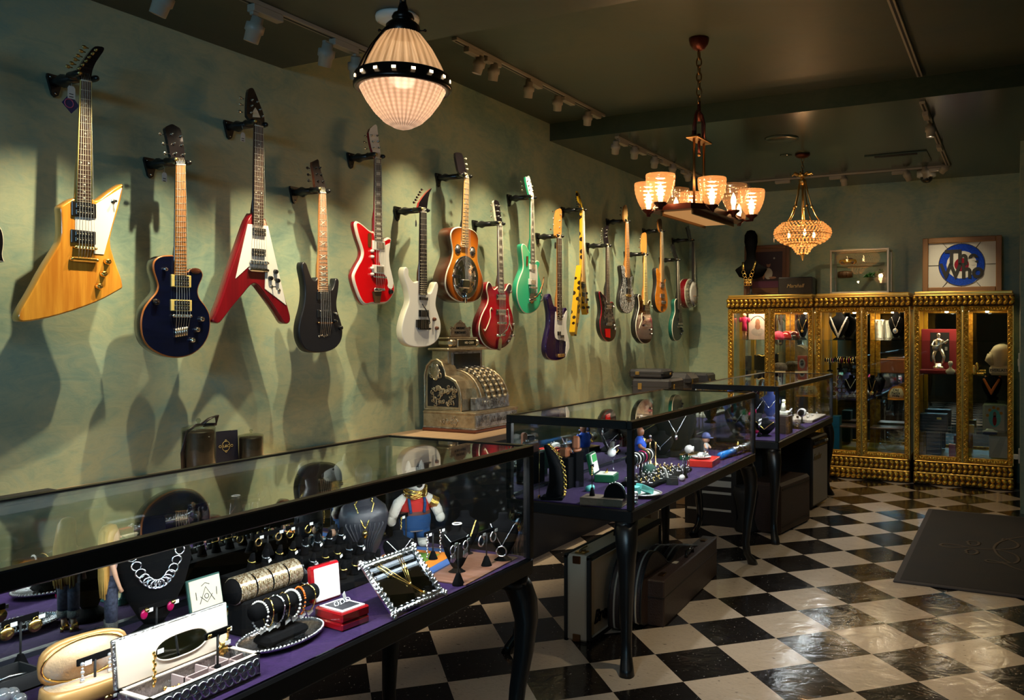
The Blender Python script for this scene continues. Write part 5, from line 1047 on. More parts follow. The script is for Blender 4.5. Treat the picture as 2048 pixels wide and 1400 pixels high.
def earring(label, loc, kind, mat, rz=0, s=1, tagp=True, group=None):
    t = thing('earring', label, 'earring', loc, rz, group); m = MB(); L_ = .0
    if kind == 'hoop': m.ring((0, 0, -.016 * s), .014 * s, .0025 * s, mat, MR(R(90), 4, 'Y'), 18)
    elif kind == 'disc': m.lathe([(.015 * s, -.001), (.013 * s, .0015), (.005 * s, .003), (0, .003)], mat, (0, 0, -.016 * s), 20, MR(R(90), 4, 'Y')); m.ring((0.001, 0, -.004), .006 * s, .001, mat, MR(R(90), 4, 'Y'), 12)
    elif kind == 'drop':
        for k, (rr, zz) in enumerate(((.005, 0), (.003, -.010), (.0045, -.018), (.003, -.026), (.0055, -.036))): m.ball((0, 0, zz * s), rr * s, mat, 8, 6)
    elif kind == 'stud': m.ball((0, 0, -.006 * s), (.004 * s, .008 * s, .010 * s), mat, 10, 7); m.ball((.003, .004 * s, .002 * s), .005 * s, 'gold_metal', 8, 6)
    elif kind == 'long':
        for k in range(9): m.ball((0, (.0015 if k % 2 else -.0015) * s, -.008 * k * s), (.0025 * s, .0035 * s, .0052 * s), mat, 6, 5)
    elif kind == 'fan':
        m.ring((0, 0, -.012 * s), .011 * s, .002 * s, mat, MR(R(90), 4, 'Y'), 14)
        for k in range(5): m.cyl((0, (-.008 + .004 * k) * s, -.024 * s), (0, (-.010 + .005 * k) * s, (-.046 + .002 * abs(k - 2)) * s), .0014 * s, mat, 5)
    m.build('jewel', t)
    if tagp: m = MB(); m.box((.002, .012 * s, .0), (.0008, .014, .009), 'paper'); m.build('price_sticker', t)
    return t
# ------------------------------------------------------------ goods in the nearest case
M('dark_mirror', (.30, .32, .36), .03, 1); M('skin', (.62, .33, .20), .5); M('blond', (.42, .19, .035), .4, var=(60, (.66, .37, .09), (1, 1, .1))); M('denim', (.008, .010, .026), .8, var=(160, (.05, .055, .09))); M('glitter_cuff', (.16, .15, .13), .4, .4, bmp=(300, .8))
sparkle('rhinestone', (.30, .17, .06), (1, .85, .6), 330, .75); M('bright_silver', (.9, .9, .92), .15, 1, bmp=(110, .25)); M('embossed_silver', (.42, .42, .41), .28, 1, bmp=(70, 1)); M('satin_cream', (.80, .66, .52), .45, sheen=.3); M('mauve_felt', (.42, .30, .28), .9)
M('satin_gold', (.55, .30, .10), .35, .3); M('satin_lining', (.80, .52, .28), .35, sheen=.5, bmp=(30, .5)); M('ring_red', (.32, .006, .010), .14, coat=1); M('white_satin', (.85, .85, .83), .4); M('green_box', (.03, .11, .09), .5); M('cream_pad', (.62, .55, .33), .7)
M('ruby', (.38, .004, .07), .1, coat=.5); M('amber_stone', (.6, .12, .01), .15); M('pearl_bead', (.8, .74, .66), .15, coat=.8); M('teal_stone', (.01, .12, .14), .15); M('leather_black', (.025, .025, .032), .38, bmp=(40, .2)); M('pewter', (.35, .35, .36), .35, 1)
M('plush_white', (.62, .57, .48), .95, sheen=.5, bmp=(80, .6)); M('shirt_red', (.42, .015, .01), .9); M('overall_blue', (.006, .045, .14), .85); M('belt_brown', (.10, .03, .02), .5); M('board_blue', (.05, .13, .36), .5); M('board_green', (.16, .32, .04), .5); M('board_orange', (.75, .22, .02), .5); M('board_wood', (.20, .08, .04), .3, var=(9, (.30, .15, .11), (1, 6, 1)))
M('crystal_ball', (.75, .77, .8), .05, .7); M('plate_grey', (.5, .48, .44), .4)
camdir = lambda p: math.atan2(-p[1], -p[0])
def at(px, py, Z_=DECK):
    p = UZ(px, py, Z_); p.x = max(CX0 + .055, min(CX1 - .04, p.x)); a, b = min(((.57, 2.33), (3.22, 4.95), (5.61, 7.37)), key=lambda q: max(q[0] - p.y, p.y - q[1])); p.y = max(a, min(b, p.y)); return p
def hpx(p, n): return n * depth(p) / F_PX
def bust_px(label, px, py, top, wpx, turn=0, face=None, **k):
    p = at(px, py); h, w = hpx(p, py - top), hpx(p, wpx); h = min(h, TOP - .042 - DECK); rz = camdir(p) + R(turn) if face is None else R(face)
    velvet_bust(label, p, h, w, rz, **k); return p, h, w, rz
def ts_px(label, px, py, bar, wpx, rz=0, z0=DECK):
    p = at(px, py, z0); h = hpx(p, py - bar); w = hpx(p, wpx) / .8; t_stand(label, p, h, w, rz); return p, h, w
def ear2(p, h, w, labs, kind, mat, s=1, drop=.0, tagp=True, rz=0):
    for s_, lb in zip((-1, 1), labs): earring(lb, (p.x + .004, p.y + s_ * w * .38, p.z + h - drop), kind, mat, rz, s, tagp)
# bust with the silver link necklace
a = bust_px('large black velvet bust wearing a silver link necklace, in the nearest case', 308, 1268, 1035, 140, 12)
necklace('chunky silver ring link necklace on the large velvet bust by the dolls', *a, drop=.34, mat='bright_silver', links=.0105, wid=.70, taut=2.2)
# fashion doll
def doll(label, p, h, rz):
    t = thing('doll', label, 'doll', p, rz); s = h / .30
    m = MB(Matrix.Scale(s, 4))
    for y in (-.012, .012): m.tube([(0, y, .030), (.002, y, .05), (0, y, .10), (.0, y * .9, .15)], [.006, .0075, .010, .014], 'skin', 10); m.loft([(.012, .003, .003, .014, y), (.014, .012, .006, .006, y), (.03, .006, .006, 0, y)], 'skin', 10)
    m.loft([(.145, .016, .024, 0, 0), (.165, .012, .018, 0, 0), (.19, .013, .020, .002, 0), (.21, .013, .027, .002, 0), (.222, .008, .018, 0, 0), (.228, .006, .007, 0, 0), (.24, .006, .006, .001, 0)], 'skin', 16)
    m.loft([(.236, .006, .005, .006, 0), (.244, .014, .011, .004, 0), (.26, .018, .015, .002, 0), (.275, .017, .015, 0, 0), (.287, .006, .006, -.002, 0)], 'skin', 16)
    m.ball((.021, 0, .257), (.003, .002, .003), 'skin', 6, 4)
    for s_ in (-1, 1): m.tube([(0, .025 * s_, .215), (.002, .034 * s_, .19), (.008, .034 * s_, .165), (.016, .030 * s_, .14), (.02, .029 * s_, .128)], [.007, .006, .005, .004, .005], 'skin', 8)
    m.build('figure', t)
    m = MB(Matrix.Scale(s, 4))
    for y in (-.013, .013): m.tube([(0, y, .05), (0, y, .10), (0, y * .85, .155)], [.013, .014, .016], 'denim', 12)
    m.loft([(.14, .018, .028, 0, 0), (.16, .016, .024, 0, 0), (.172, .014, .020, 0, 0)], 'denim', 16); m.build('jeans', t)
    m = MB(Matrix.Scale(s, 4)); [m.loft([(.036, .014, .014, 0, y), (.054, .015, .015, 0, y)], 'glitter_cuff', 12) for y in (-.013, .013)]; m.build('jeans_cuffs', t)
    m = MB(Matrix.Scale(s, 4)); m.loft([(.168, .015, .021, 0, 0), (.19, .016, .023, .001, 0), (.212, .015, .026, .001, 0)], 'mauve_felt', 16); m.build('top', t)
    m = MB(Matrix.Scale(s, 4)); [m.loft([(.0, .004, .004, -.008, y), (.012, .004, .004, -.006, y)], 'gold_metal', 8) for y in (-.012, .012)]; [m.loft([(.001, .010, .007, .010, y), (.008, .010, .007, .010, y), (.02, .008, .007, .002, y)], 'gold_metal', 10) for y in (-.012, .012)]; m.build('shoes', t)
    m = MB(Matrix.Scale(s, 4)); m.loft([(.292, .004, .004, -.002, 0), (.288, .015, .014, -.003, 0), (.275, .021, .020, -.005, 0), (.255, .018, .023, -.010, 0), (.23, .014, .027, -.014, 0), (.19, .014, .031, -.014, 0), (.15, .011, .029, -.013, 0), (.125, .006, .022, -.012, 0)], 'blond', 22)
    rnd = random.Random(3)
    for k in range(26): a_ = -1.3 + 2.6 * k / 25; m.tube([(-.004 - .016 * mc(a_), .021 * ms(a_), .278), (-.012 - .014 * mc(a_), .028 * ms(a_), .22), (-.013 - .013 * mc(a_), .031 * ms(a_), .16), (-.012 - .009 * mc(a_) + rnd.uniform(-.003, .003), .028 * ms(a_), .118 + rnd.uniform(-.006, .01))], .0022, 'blond', 5)
    m.build('hair', t)
p = at(222, 1284); doll('blond doll in sparkly jeans and gold heels, back to the viewer', p, hpx(p, 243), R(62))
# ruby earrings on stand
p, h, w = ts_px('black T shaped earring stand with ruby studs before the large bust', 313, 1278, 1214, 60); ear2(p, h, w, ['ruby and gold stud nearer the dolls', 'ruby and gold stud nearer the silver link necklace'], 'stud', 'ruby', 1.2)
p, h, w = ts_px('black T shaped earring stand with gold disc earrings near the left edge', 41, 1340, 1243, 56); ear2(p, h, w, ['round gold disc earring, the left one at the photo edge', 'round gold disc earring, the right one near the doll'], 'disc', 'gold_metal', 1.05)
# small black box
p = at(18, 1378); t = thing('jewelry_box', 'small open black box with a silver pen-like pin at the left edge', 'box', p); m = MB(); s = .045
m.bb(-s, s, -s, s, 0, .004, 'black_matte'); [m.bb(*q, 0, .035, 'black_matte') for q in ((-s, -s + .004, -s, s), (s - .004, s, -s, s), (-s, s, -s, -s + .004), (-s, s, s - .004, s))]; m.build('tray', t)
t = thing('brooch_pin', 'slim silver pin lying in the small open black box', 'pin', (p.x, p.y, p.z + .02)); MB().tube([(-.01, -.03, .0), (0, 0, .006), (.008, .03, .004)], .003, 'silver', 8).build('pin', t)
for k, (a_, b_, r_) in enumerate(((6, 1398, .016), (24, 1392, .014), (40, 1402, .013), (10, 1378, .013))): p = at(a_, b_, DECK + .01); m = MB(); m.ball((p.x, p.y, DECK + r_), r_, 'crystal_ball', 12, 8); tag(m.build('crystal_bead'), 'clear faceted crystal bead of a chunky bracelet, %s' % ('at the bottom left corner', 'second from the corner', 'outermost at the right', 'topmost of the four')[k], 'bead', 'crystal bracelet beads')
# oval tray with chain pile
def oval_tray(label, p, rx, ry, rz, z=.0):
    t = thing('silver_tray', label, 'tray', p, rz); m = MB(); n = 48; vs = []; prof = [(.55, .004), (.78, .004), (.84, .008), (.97, .013), (1.0, .016), (1.0, .013), (.8, .001)]
    for q, z_ in prof: vs += [(rx * q * mc(2 * PI * k / n), ry * q * ms(2 * PI * k / n), z_) for k in range(n)]
    fs = [(i * n + k, i * n + (k + 1) % n, (i + 1) * n + (k + 1) % n, (i + 1) * n + k) for i in range(len(prof) - 1) for k in range(n)] + [tuple(range(n))]; m.add(vs, fs, 'bright_silver', True); m.build('plate', t)
    m = MB(); N_ = 72
    for k in range(N_): a_ = 2 * PI * k / N_; m.ball((rx * mc(a_), ry * ms(a_), .016), .0045, 'silver', 6, 4)
    m.build('beaded_rim', t); return t
p = at(232, 1318); oval_tray('small oval silver tray heaped with dark silver chain, behind the gold purse', p, .055, .10, R(5))
t = thing('chain_necklace', 'dark silver chain heaped on the small oval tray by the doll', 'necklace', (p.x, p.y, p.z + .012)); m = MB(); rnd = random.Random(5)
for k in range(90): a_ = rnd.uniform(0, 6.28); q = rnd.random() ** .5; m.ring((q * .035 * mc(a_), .01 + q * .065 * ms(a_), .006 + rnd.uniform(0, .016) * (1 - q)), .0045, .0013, 'pewter', MR(rnd.uniform(0, 3), 4, 'X') @ MR(rnd.uniform(0, 3), 4, 'Y'), 8, 4)
m.build('chain_pile', t)
# gold clam purse
p = at(172, 1400); t = thing('gold_purse', 'open gold satin clamshell purse at the bottom left', 'purse', (p.x, p.y, DECK), R(-8))
m = MB(); m.loft([(0, .040, .070, 0, 0), (.02, .050, .082, 0, 0), (.042, .048, .080, 0, 0), (.045, .042, .074, 0, 0), (.030, .036, .066, 0, 0), (.012, .03, .06, 0, 0)], 'satin_gold', 24, pw=.7); m.build('lower_shell', t)
T_ = MT((-.050, 0, .05)) @ MR(R(-78), 4, 'Y') 
m = MB(T_); m.loft([(.0, .030, .066, .045, 0), (-.018, .044, .080, .045, 0), (-.034, .050, .084, .045, 0), (-.036, .044, .078, .045, 0)], 'satin_gold', 24, pw=.7); m.build('lid', t)
m = MB(T_); m.loft([(-.037, .044, .078, .045, 0), (-.030, .038, .07, .045, 0), (-.024, .03, .06, .045, 0)], 'satin_lining', 24, pw=.7); m.tube([(.045 + .045 * mc(a_), .079 * ms(a_), -.037) for a_ in [2 * PI * k / 30 for k in range(30)]], .0022, 'gold_metal', 6, True); m.build('lining', t)
m = MB(); m.loft([(.044, .041, .073, 0, 0), (.034, .034, .062, 0, 0), (.028, .02, .04, 0, 0)], 'satin_lining', 24, pw=.7); m.build('lower_lining', t)
p, h, w = ts_px('black T shaped earring stand with pear shaped crystals before the gold purse', 190, 1397, 1318, 58, z0=DECK); 
ear2(p, h, w, ['pear shaped crystal earring, left one before the gold purse', 'pear shaped crystal earring, right one before the gold purse'], 'drop', 'crystal_ball', .9)
t = thing('key_fob', 'gold and white fob lying at the front of the gold purse', 'key fob', at(215, 1402)); m = MB(); m.ball((0, 0, .008), (.009, .009, .008), 'gold_metal'); m.cyl((0, .01, .008), (0, .04, .008), .006, 'white_plastic', 10); m.build('fob', t)
# cream jewel box
bx1, by0, by1 = -1.470, 1.030, 1.292; bx0 = bx1 - .095
t = thing('jewel_box', 'open cream lined jewel box with embossed silver sides and oval mirror', 'jewelry box', ((bx0 + bx1) / 2, (by0 + by1) / 2, DECK)); zt = DECK + .048
m = MB(); m.bb(bx0, bx1, by0, by1, DECK, DECK + .006, 'embossed_silver'); [m.bb(*q, DECK, zt, 'embossed_silver', .002) for q in ((bx0, bx0 + .006, by0, by1), (bx1 - .006, bx1, by0, by1), (bx0, bx1, by0, by0 + .006), (bx0, bx1, by1 - .006, by1))]
rnd = random.Random(9)
for k in range(26):
    y = by0 + .008 + (by1 - by0 - .016) * (k + .5) / 26; m.ring((bx1 + .0005, y, DECK + .016 + .016 * (k % 2)), .0085, .0022, 'silver', MR(R(90), 4, 'Y'), 10, 5)
m.build('box_base', t, True)
m = MB(); [m.bb(*q, zt, zt + .002, 'satin_cream') for q in ((bx0, bx0 + .010, by0, by1), (bx1 - .010, bx1, by0, by1), (bx0, bx1, by0, by0 + .010), (bx0, bx1, by1 - .010, by1))]
m.bb(bx0 + .008, bx1 - .008, by0 + .008, by1 - .008, DECK + .006, DECK + .014, 'mauve_felt'); m.bb(bx0 + .048, bx0 + .052, by0 + .11, by1 - .01, DECK + .01, zt - .004, 'mauve_felt')
for y in (.11, .165, .215): m.bb(bx0 + .01, bx1 - .01, by0 + y, by0 + y + .004, DECK + .01, zt - .004, 'mauve_felt')
m.build('dividers', t, True)
lt_, a_ = .098, R(6); T_ = MT((bx0, (by0 + by1) / 2, zt)) @ MR(-a_, 4, 'Y'); hl = (by1 - by0) / 2
m = MB(T_); m.box((-.006, 0, lt_ / 2), (.010, 2 * hl, lt_), 'embossed_silver', .002); lid = m.build('lid', t, False); lid.data.transform(MT(-V(t.location)))
m = MB(T_); m.box((.001, 0, lt_ / 2), (.004, 2 * hl - .008, lt_ - .008), 'satin_cream', .002); o = m.build('lid_lining', lid); o.data.transform(MT(-V(t.location)))
m = MB(T_); O = [V((.0042, .012 + .062 * math.copysign(abs(mc(b)) ** .7, mc(b)), lt_ * .46 + .024 * ms(b))) for b in [2 * PI * k / 30 for k in range(30)]]; m.poly(O, 'mirror'); m.tube(O, .0018, 'satin_cream', 6, True); o = m.build('oval_mirror', lid); o.data.transform(MT(-V(t.location)))
for lb, px_, py_, kd, mt, ss in (('long gold figure earring pinned at the left of the jewel box lid', 309, 1306, 'long', 'gold_metal', 1.0), ('gold coil earring pinned at the right of the jewel box lid', 446, 1262, 'fan', 'gold_metal', 1.2), ('gold square charm below the coil earring on the jewel box lid', 447, 1287, 'disc', 'gold_metal', .8)): earring(lb, UX(px_, py_, bx0 + .012), kd, mt, 0, ss)
rnd = random.Random(4)
for k, lb in enumerate(('gold brooch nearest the camera in the jewel box', 'second small gold brooch in the jewel box', 'third small gold brooch in the jewel box', 'gold brooch with a green stone in the jewel box', 'tiny gold brooch beside the green stone one')):
    q = (bx0 + .03 + .02 * (k % 2), by0 + .03 + .034 * k, DECK + .014); t = thing('brooch', lb, 'brooch', q); m = MB(); [m.ball((rnd.uniform(-.012, .012), rnd.uniform(-.015, .015), .004 + rnd.uniform(0, .008)), .0045, 'gold_metal' if (j or k != 3) else 'teal_stone', 6, 5) for j in range(9)]; m.build('brooch_body', t); m = MB(); m.box((.005, -.012, .010), (.012, .016, .001), 'paper', 0, .5, .4); m.build('price_sticker', t)
p = V((bx0 + .065, by1 - .085, DECK + .014)); t_stand('black T shaped earring stand inside the cream jewel box', p, .098, .062, 0, .012)
ear2(p, .104, .062, ['small gold flower stud on the left of the stand in the jewel box', 'small gold flower stud on the right of the stand in the jewel box'], 'stud', 'gold_metal', .5, tagp=False)
# green masonic watch box
p = at(440, 1240); t = thing('watch_box', 'green and cream box with an emblem print holding a round pendant watch', 'box', p)
m = MB(); m.bb(-.045, .045, -.05, .05, 0, .022, 'green_box', .003); m.bb(-.041, .041, -.046, .046, .022, .024, 'cream_pad'); m.build('base', t)
T_ = MT((-.046, 0, .022)) @ MR(R(-12), 4, 'Y'); m = MB(T_); m.box((-.004, 0, .042), (.008, .10, .085), 'green_box', .002); m.box((.001, 0, .042), (.003, .092, .077), 'cream', .001); ld = m.build('lid', t)
m = MB(T_); X_ = .0032
for q in (((-.022, .018), (0, .058), (.022, .018)), ((-.018, .036), (0, .018), (.018, .036)), ((-.030, .03), (-.030, .05)), ((.030, .03), (.032, .05)), ((-.012, .062), (0, .068), (.012, .062))): m.tube([V((X_, a_, b_)) for a_, b_ in q], .0008, 'ink', 4)
m.ring((X_, 0, .034), .006, .0008, 'ink', MR(R(90), 4, 'Y'), 12, 4); m.build('emblem_print', ld)
t = thing('pendant_watch', 'round gold pendant watch with a teal face in the green box', 'pendant', (p.x + .005, p.y + .01, p.z + .024)); m = MB(); m.lathe([(0, 0), (.022, 0), (.024, .005), (.021, .009), (.018, .009)], 'gold_metal', (0, 0, 0), 24); m.lathe([(.018, .009), (0, .011)], 'teal_stone', (0, 0, 0), 20); m.tube([(0, -.022, .004), (-.01, -.035, .004), (.01, -.045, .004), (.0, -.03, .006)], .002, 'gold_metal', 5); m.build('watch', t)
# oval tray with T-bar of bracelets
p = at(563, 1282); oval_tray('large oval silver tray with beaded rim under the bracelet bar', p, .075, .118, R(4)); trz = DECK + .006
pb = V((p.x, p.y, trz)); t = thing('bracelet_bar', 'black velvet T bar holding seven bracelets on the large oval tray', 'bracelet display', pb)
m = MB(); m.box((0, .0, .012), (.062, .13, .022), 'black_velvet', .010); m.build('base', t)
ca, cb = UX(506, 1228, pb.x), UX(628, 1181, pb.x); zb = (ca.z + cb.z) / 2; ca.z = cb.z = zb; rb = .0195
m = MB(); m.cyl((0, 0, .02), (0, 0, zb - trz), .009, 'black_velvet', 12); m.build('post', t); m = MB(); m.cyl(ca - pb, cb - pb, rb, 'black_velvet', 24); m.build('padded_bar', t)
for k, (mt, r_, lb) in enumerate((('pearl_bead', .0028, 'pearl and silver bracelet at the left end of the T bar'), ('gold_metal', .0024, 'gold bracelet with pink stone second from the left'), ('bright_silver', .0032, 'thick silver rope bracelet third on the T bar'), ('gold_metal', .0018, 'thin gold bracelet fourth on the T bar'), ('pearl_bead', .0034, 'pearl bead bracelet fifth on the T bar'), ('amber_stone', .0028, 'amber bead bracelet sixth on the T bar'), ('gold_metal', .0026, 'flat gold bracelet at the right end of the T bar'))):
    f = .10 + .13 * k; c = ca.lerp(cb, f); t = thing('bracelet', lb, 'bracelet', (c.x, c.y, c.z)); m = MB(); n = 26; tilt = .25 * (-1) ** k
    P_ = [V(((rb + .003) * mc(a_) * (1 if ms(a_) > 0 else 1.05), .006 * mc(a_) * tilt * 3, (rb + .003) * ms(a_) - (.022 * max(0, -ms(a_))))) for a_ in [2 * PI * j / n for j in range(n)]]
    if mt in ('pearl_bead', 'amber_stone'): [m.ball(q, r_, mt, 6, 5) for q in P_]; m.tube(P_, .0008, 'silver', 4, True)
    else: m.tube(P_, r_ * .6, mt, 5, True); [m.ball(q, r_ * .9, mt, 5, 4) for q in P_[::2]]
    m.build('band', t); m = MB(); m.box((.004, .006, -rb - .028), (.001, .018, .010), 'paper' if k % 2 else 'plate_grey', 0, 0, .4); m.build('price_sticker', t)
# rhinestone roll
Xr = pb.x - .125; ca, cb = UX(463, 1186, Xr), UX(592, 1140, Xr); zr_ = (ca.z + cb.z) / 2; ca.z = cb.z = zr_; rr = hpx(ca, 27)
t = thing('bracelet_roll', 'black velvet roll on a block under four rhinestone cuffs', 'bracelet display', (Xr, (ca.y + cb.y) / 2, DECK)); m = MB(); m.cyl(ca, cb, rr - .003, 'black_velvet', 28); m.build('padded_roll', t, True)
m = MB(); m.bb(Xr - .03, Xr + .03, ca.y + .01, cb.y - .01, DECK, zr_ - rr * .75, 'black_velvet', .006); m.build('block', t, True)
for k, lb in enumerate(('wide rhinestone cuff nearest the viewer on the velvet roll', 'second wide rhinestone cuff on the velvet roll', 'third wide rhinestone cuff on the velvet roll', 'wide rhinestone cuff at the far end of the velvet roll')):
    a_, b_ = ca.lerp(cb, .02 + .245 * k), ca.lerp(cb, .02 + .245 * k + .22); t = thing('rhinestone_cuff', lb, 'bracelet', ((a_ + b_) / 2)); m = MB(); L_ = (b_ - a_).length; n = 10
    T_ = MR(R(-90), 4, 'X'); m.M = T_
    for j in range(n): z_ = -L_ / 2 + L_ * (j + .5) / n; m.lathe([(rr - .001, z_ - L_ / n * .5), (rr + .0018, z_), (rr - .001, z_ + L_ / n * .5)], 'rhinestone', (0, 0, 0), 60, flute=(30, .018), cap=False)
    m.build('band', t)
# red ring box
p = V((-1.545, 1.615, DECK)); t = thing('ring_box', 'glossy red ring box, open with a white satin lid lining', 'ring box', p, R(-6))
m = MB(); m.bb(-.052, .052, -.045, .045, 0, .020, 'ring_red', .004); m.bb(-.052, .052, -.045, .045, .0205, .046, 'ring_red', .004); m.bb(-.044, .044, -.037, .037, .046, .048, 'white_satin', .001); m.bb(-.034, .034, -.028, .028, .0475, .0495, 'leather_black', .001); m.build('base', t)
T_ = MT((-.052, 0, .046)) @ MR(R(-6), 4, 'Y'); m = MB(T_); m.box((-.012, 0, .050), (.022, .090, .096), 'ring_red', .005); m.box((.0, 0, .050), (.004, .078, .084), 'white_satin', .002); m.build('lid', t)
t = thing('ring', 'twisted silver ring on the dark pad of the red ring box', 'ring', (p.x, p.y, p.z + .0495)); m = MB()
for k in range(5): m.ring((.0, -.02 + .010 * k, .006), .0055, .0014, 'bright_silver', MR(.5 * (-1) ** k, 4, 'X') @ MR(.7, 4, 'Y'), 12, 5)
m.build('band', t); m = MB(); m.box((-.012, .02, .014), (.001, .012, .02), 'paper', 0, .3, .5); m.build('price_sticker', t)
# silver frame with a gold necklace
A_, B_, C_2, D_ = V((-1.452, 1.700, DECK + .006)), V((-1.452, 1.915, DECK + .006)), V((-1.562, 1.915, DECK + .126)), V((-1.562, 1.700, DECK + .126))
t = thing('silver_picture_frame', 'ornate silver frame with a dark mirror leaning beside the red ring box', 'frame', (-1.50, 1.81, DECK)); u = (B_ - A_).normalized(); v = (D_ - A_).normalized(); n_ = u.cross(v) * -1; n_ = n_ if n_.x > 0 else -n_
c0 = (A_ + C_2) / 2; W_, H_ = (B_ - A_).length / 2, (D_ - A_).length / 2
def fp(a_, b_, c_=0): return c0 + u * (a_ * W_) + v * (b_ * H_) + n_ * c_
m = MB()
for (a0, b0, a1, b1) in ((-1, -1, 1, -1), (1, -1, 1, 1), (1, 1, -1, 1), (-1, 1, -1, -1)):
    m.tube([fp(a0 * .93, b0 * .90, -.002), fp(a1 * .93, b1 * .90, -.002)], .0105, 'bright_silver', 8, flat=.6)
    for k in range(15): f = k / 14; m.ball(fp(a0 * .98 + (a1 - a0) * .98 * f, b0 * .97 + (b1 - b0) * .97 * f, .002), (.0052,) * 3, 'bright_silver', 7, 5)
    for k in range(9): f = k / 8; m.tube([fp((a0 + (a1 - a0) * f) * .84 + .02, (b0 + (b1 - b0) * f) * .78, .003), fp((a0 + (a1 - a0) * (f + .06)) * .90, (b0 + (b1 - b0) * (f + .06)) * .88, .005)], .003, 'bright_silver', 5)
for a_, b_ in ((-1, -1), (1, -1), (1, 1), (-1, 1)): [m.ball(fp(a_ * (1.0 + .05 * mc(j * 1.6)), b_ * (1.0 + .07 * ms(j * 1.6)), .003), .0065, 'bright_silver', 8, 6) for j in range(4)]
m.build('ornate_border', t, True); MB().poly([fp(-.84, -.78), fp(.84, -.78), fp(.84, .80), fp(-.84, .80)], 'dark_mirror').build('mirror', t, True)
m = MB(); m.prism([fp(-.9, -.88, -.003), fp(.9, -.88, -.003), fp(.9, .88, -.003), fp(-.9, .88, -.003)], -n_ * .005, 'black_matte'); bk = fp(0, .3, -.006); m.tube([bk, (bk.x - .055, bk.y, DECK + .003)], .006, 'black_matte', 6); m.build('easel_back', t, True)
t = thing('necklace', 'two strand gold necklace lying over the dark mirror of the silver frame', 'necklace', fp(0, 0, .002)); m = MB()
for q in (((-.55, .75), (-.35, .3), (.05, -.25), (.30, -.70)), ((-.45, .78), (-.2, .3), (.10, -.25), (.34, -.68)), ((.30, .85), (.22, .3), (.10, -.25)), ((.38, .85), (.30, .3), (.12, -.25))): m.tube([fp(a_, b_, .003) for a_, b_ in q], .0013, 'gold_metal', 5)
for a_, b_ in ((-.33, .28), (.25, .33), (.07, -.25), (.33, -.70)): m.ball(fp(a_, b_, .005), .0045, 'gold_metal', 8, 6)
o = m.build('chain', t, True)
# ring fingers on steps
t = thing('ring_step_display', 'black velvet stepped riser set with ring fingers behind the rhinestone roll', 'display riser', at(500, 1130)); yA, yB = 1.62, 2.02
m = MB(); m.bb(-1.86, -1.79, yA, yB, DECK, DECK + .055, 'black_velvet', .004); m.bb(-1.79, -1.72, yA, yB - .05, DECK, DECK + .028, 'black_velvet', .004); m.bb(-1.95, -1.86, yA - .05, yB, DECK, DECK + .08, 'black_velvet', .004); m.build('riser', t, True)
rnd = random.Random(11); mats_ = ('gold_metal', 'bright_silver', 'bright_silver', 'gold_metal', 'pewter')
rows = [(-1.905, DECK + .08, 8, 'top'), (-1.825, DECK + .055, 8, 'middle'), (-1.755, DECK + .028, 8, 'lowest')]
for X_, Z_, n, nm in rows:
    for k in range(n):
        y = yA + .02 + (yB - yA - .06) * k / (n - 1); mt = mats_[rnd.randrange(5)]; nth = ('first', 'second', 'third', 'fourth', 'fifth', 'sixth', 'seventh', 'eighth')[k]
        t = thing('ring_finger', 'black velvet finger, %s from the left on the %s step of the riser' % (nth, nm), 'ring holder', (X_, y, Z_)); m = MB(); m.loft([(0, .014, .014, 0, 0), (.006, .013, .013, 0, 0), (.022, .009, .010, .002, 0), (.040, .0075, .0085, .006, 0), (.052, .004, .005, .009, 0)], 'black_velvet', 12); m.build('finger', t)
        t = thing('ring', '%s ring on the %s finger of the %s step' % ({'gold_metal': 'gold', 'bright_silver': 'silver', 'pewter': 'dark silver'}[mt], nth, nm), 'ring', (X_ + .004, y, Z_ + .030)); m = MB(MR(R(25), 4, 'Y')); m.ring((0, 0, 0), .0092, .002, mt, None, 14, 5); m.ball((.010, 0, .001), (.0045, .006, .005), mt, 8, 6); m.build('band', t)
        if k % 2: m = MB(); m.box((.014, .002, -.010), (.001, .012, .008), 'paper', 0, .2, .3); m.build('price_sticker', t)
p, h, w = ts_px('black T shaped stand of rose gold drop earrings on the ring riser', 430, 1092, 1052, 52, z0=DECK + .08); ear2(p, h, w, ['rose gold drop earring, left on the tall stand by the rings', 'rose gold drop earring, right on the tall stand by the rings'], 'hoop', 'brass', .8)
p, h, w = ts_px('black T shaped stand of gold hoops just right of the rose gold drops', 512, 1078, 1040, 50, z0=DECK + .08); ear2(p, h, w, ['gold hoop on the left of the stand above the ring steps', 'gold hoop on the right of the stand above the ring steps'], 'hoop', 'gold_metal', .9)
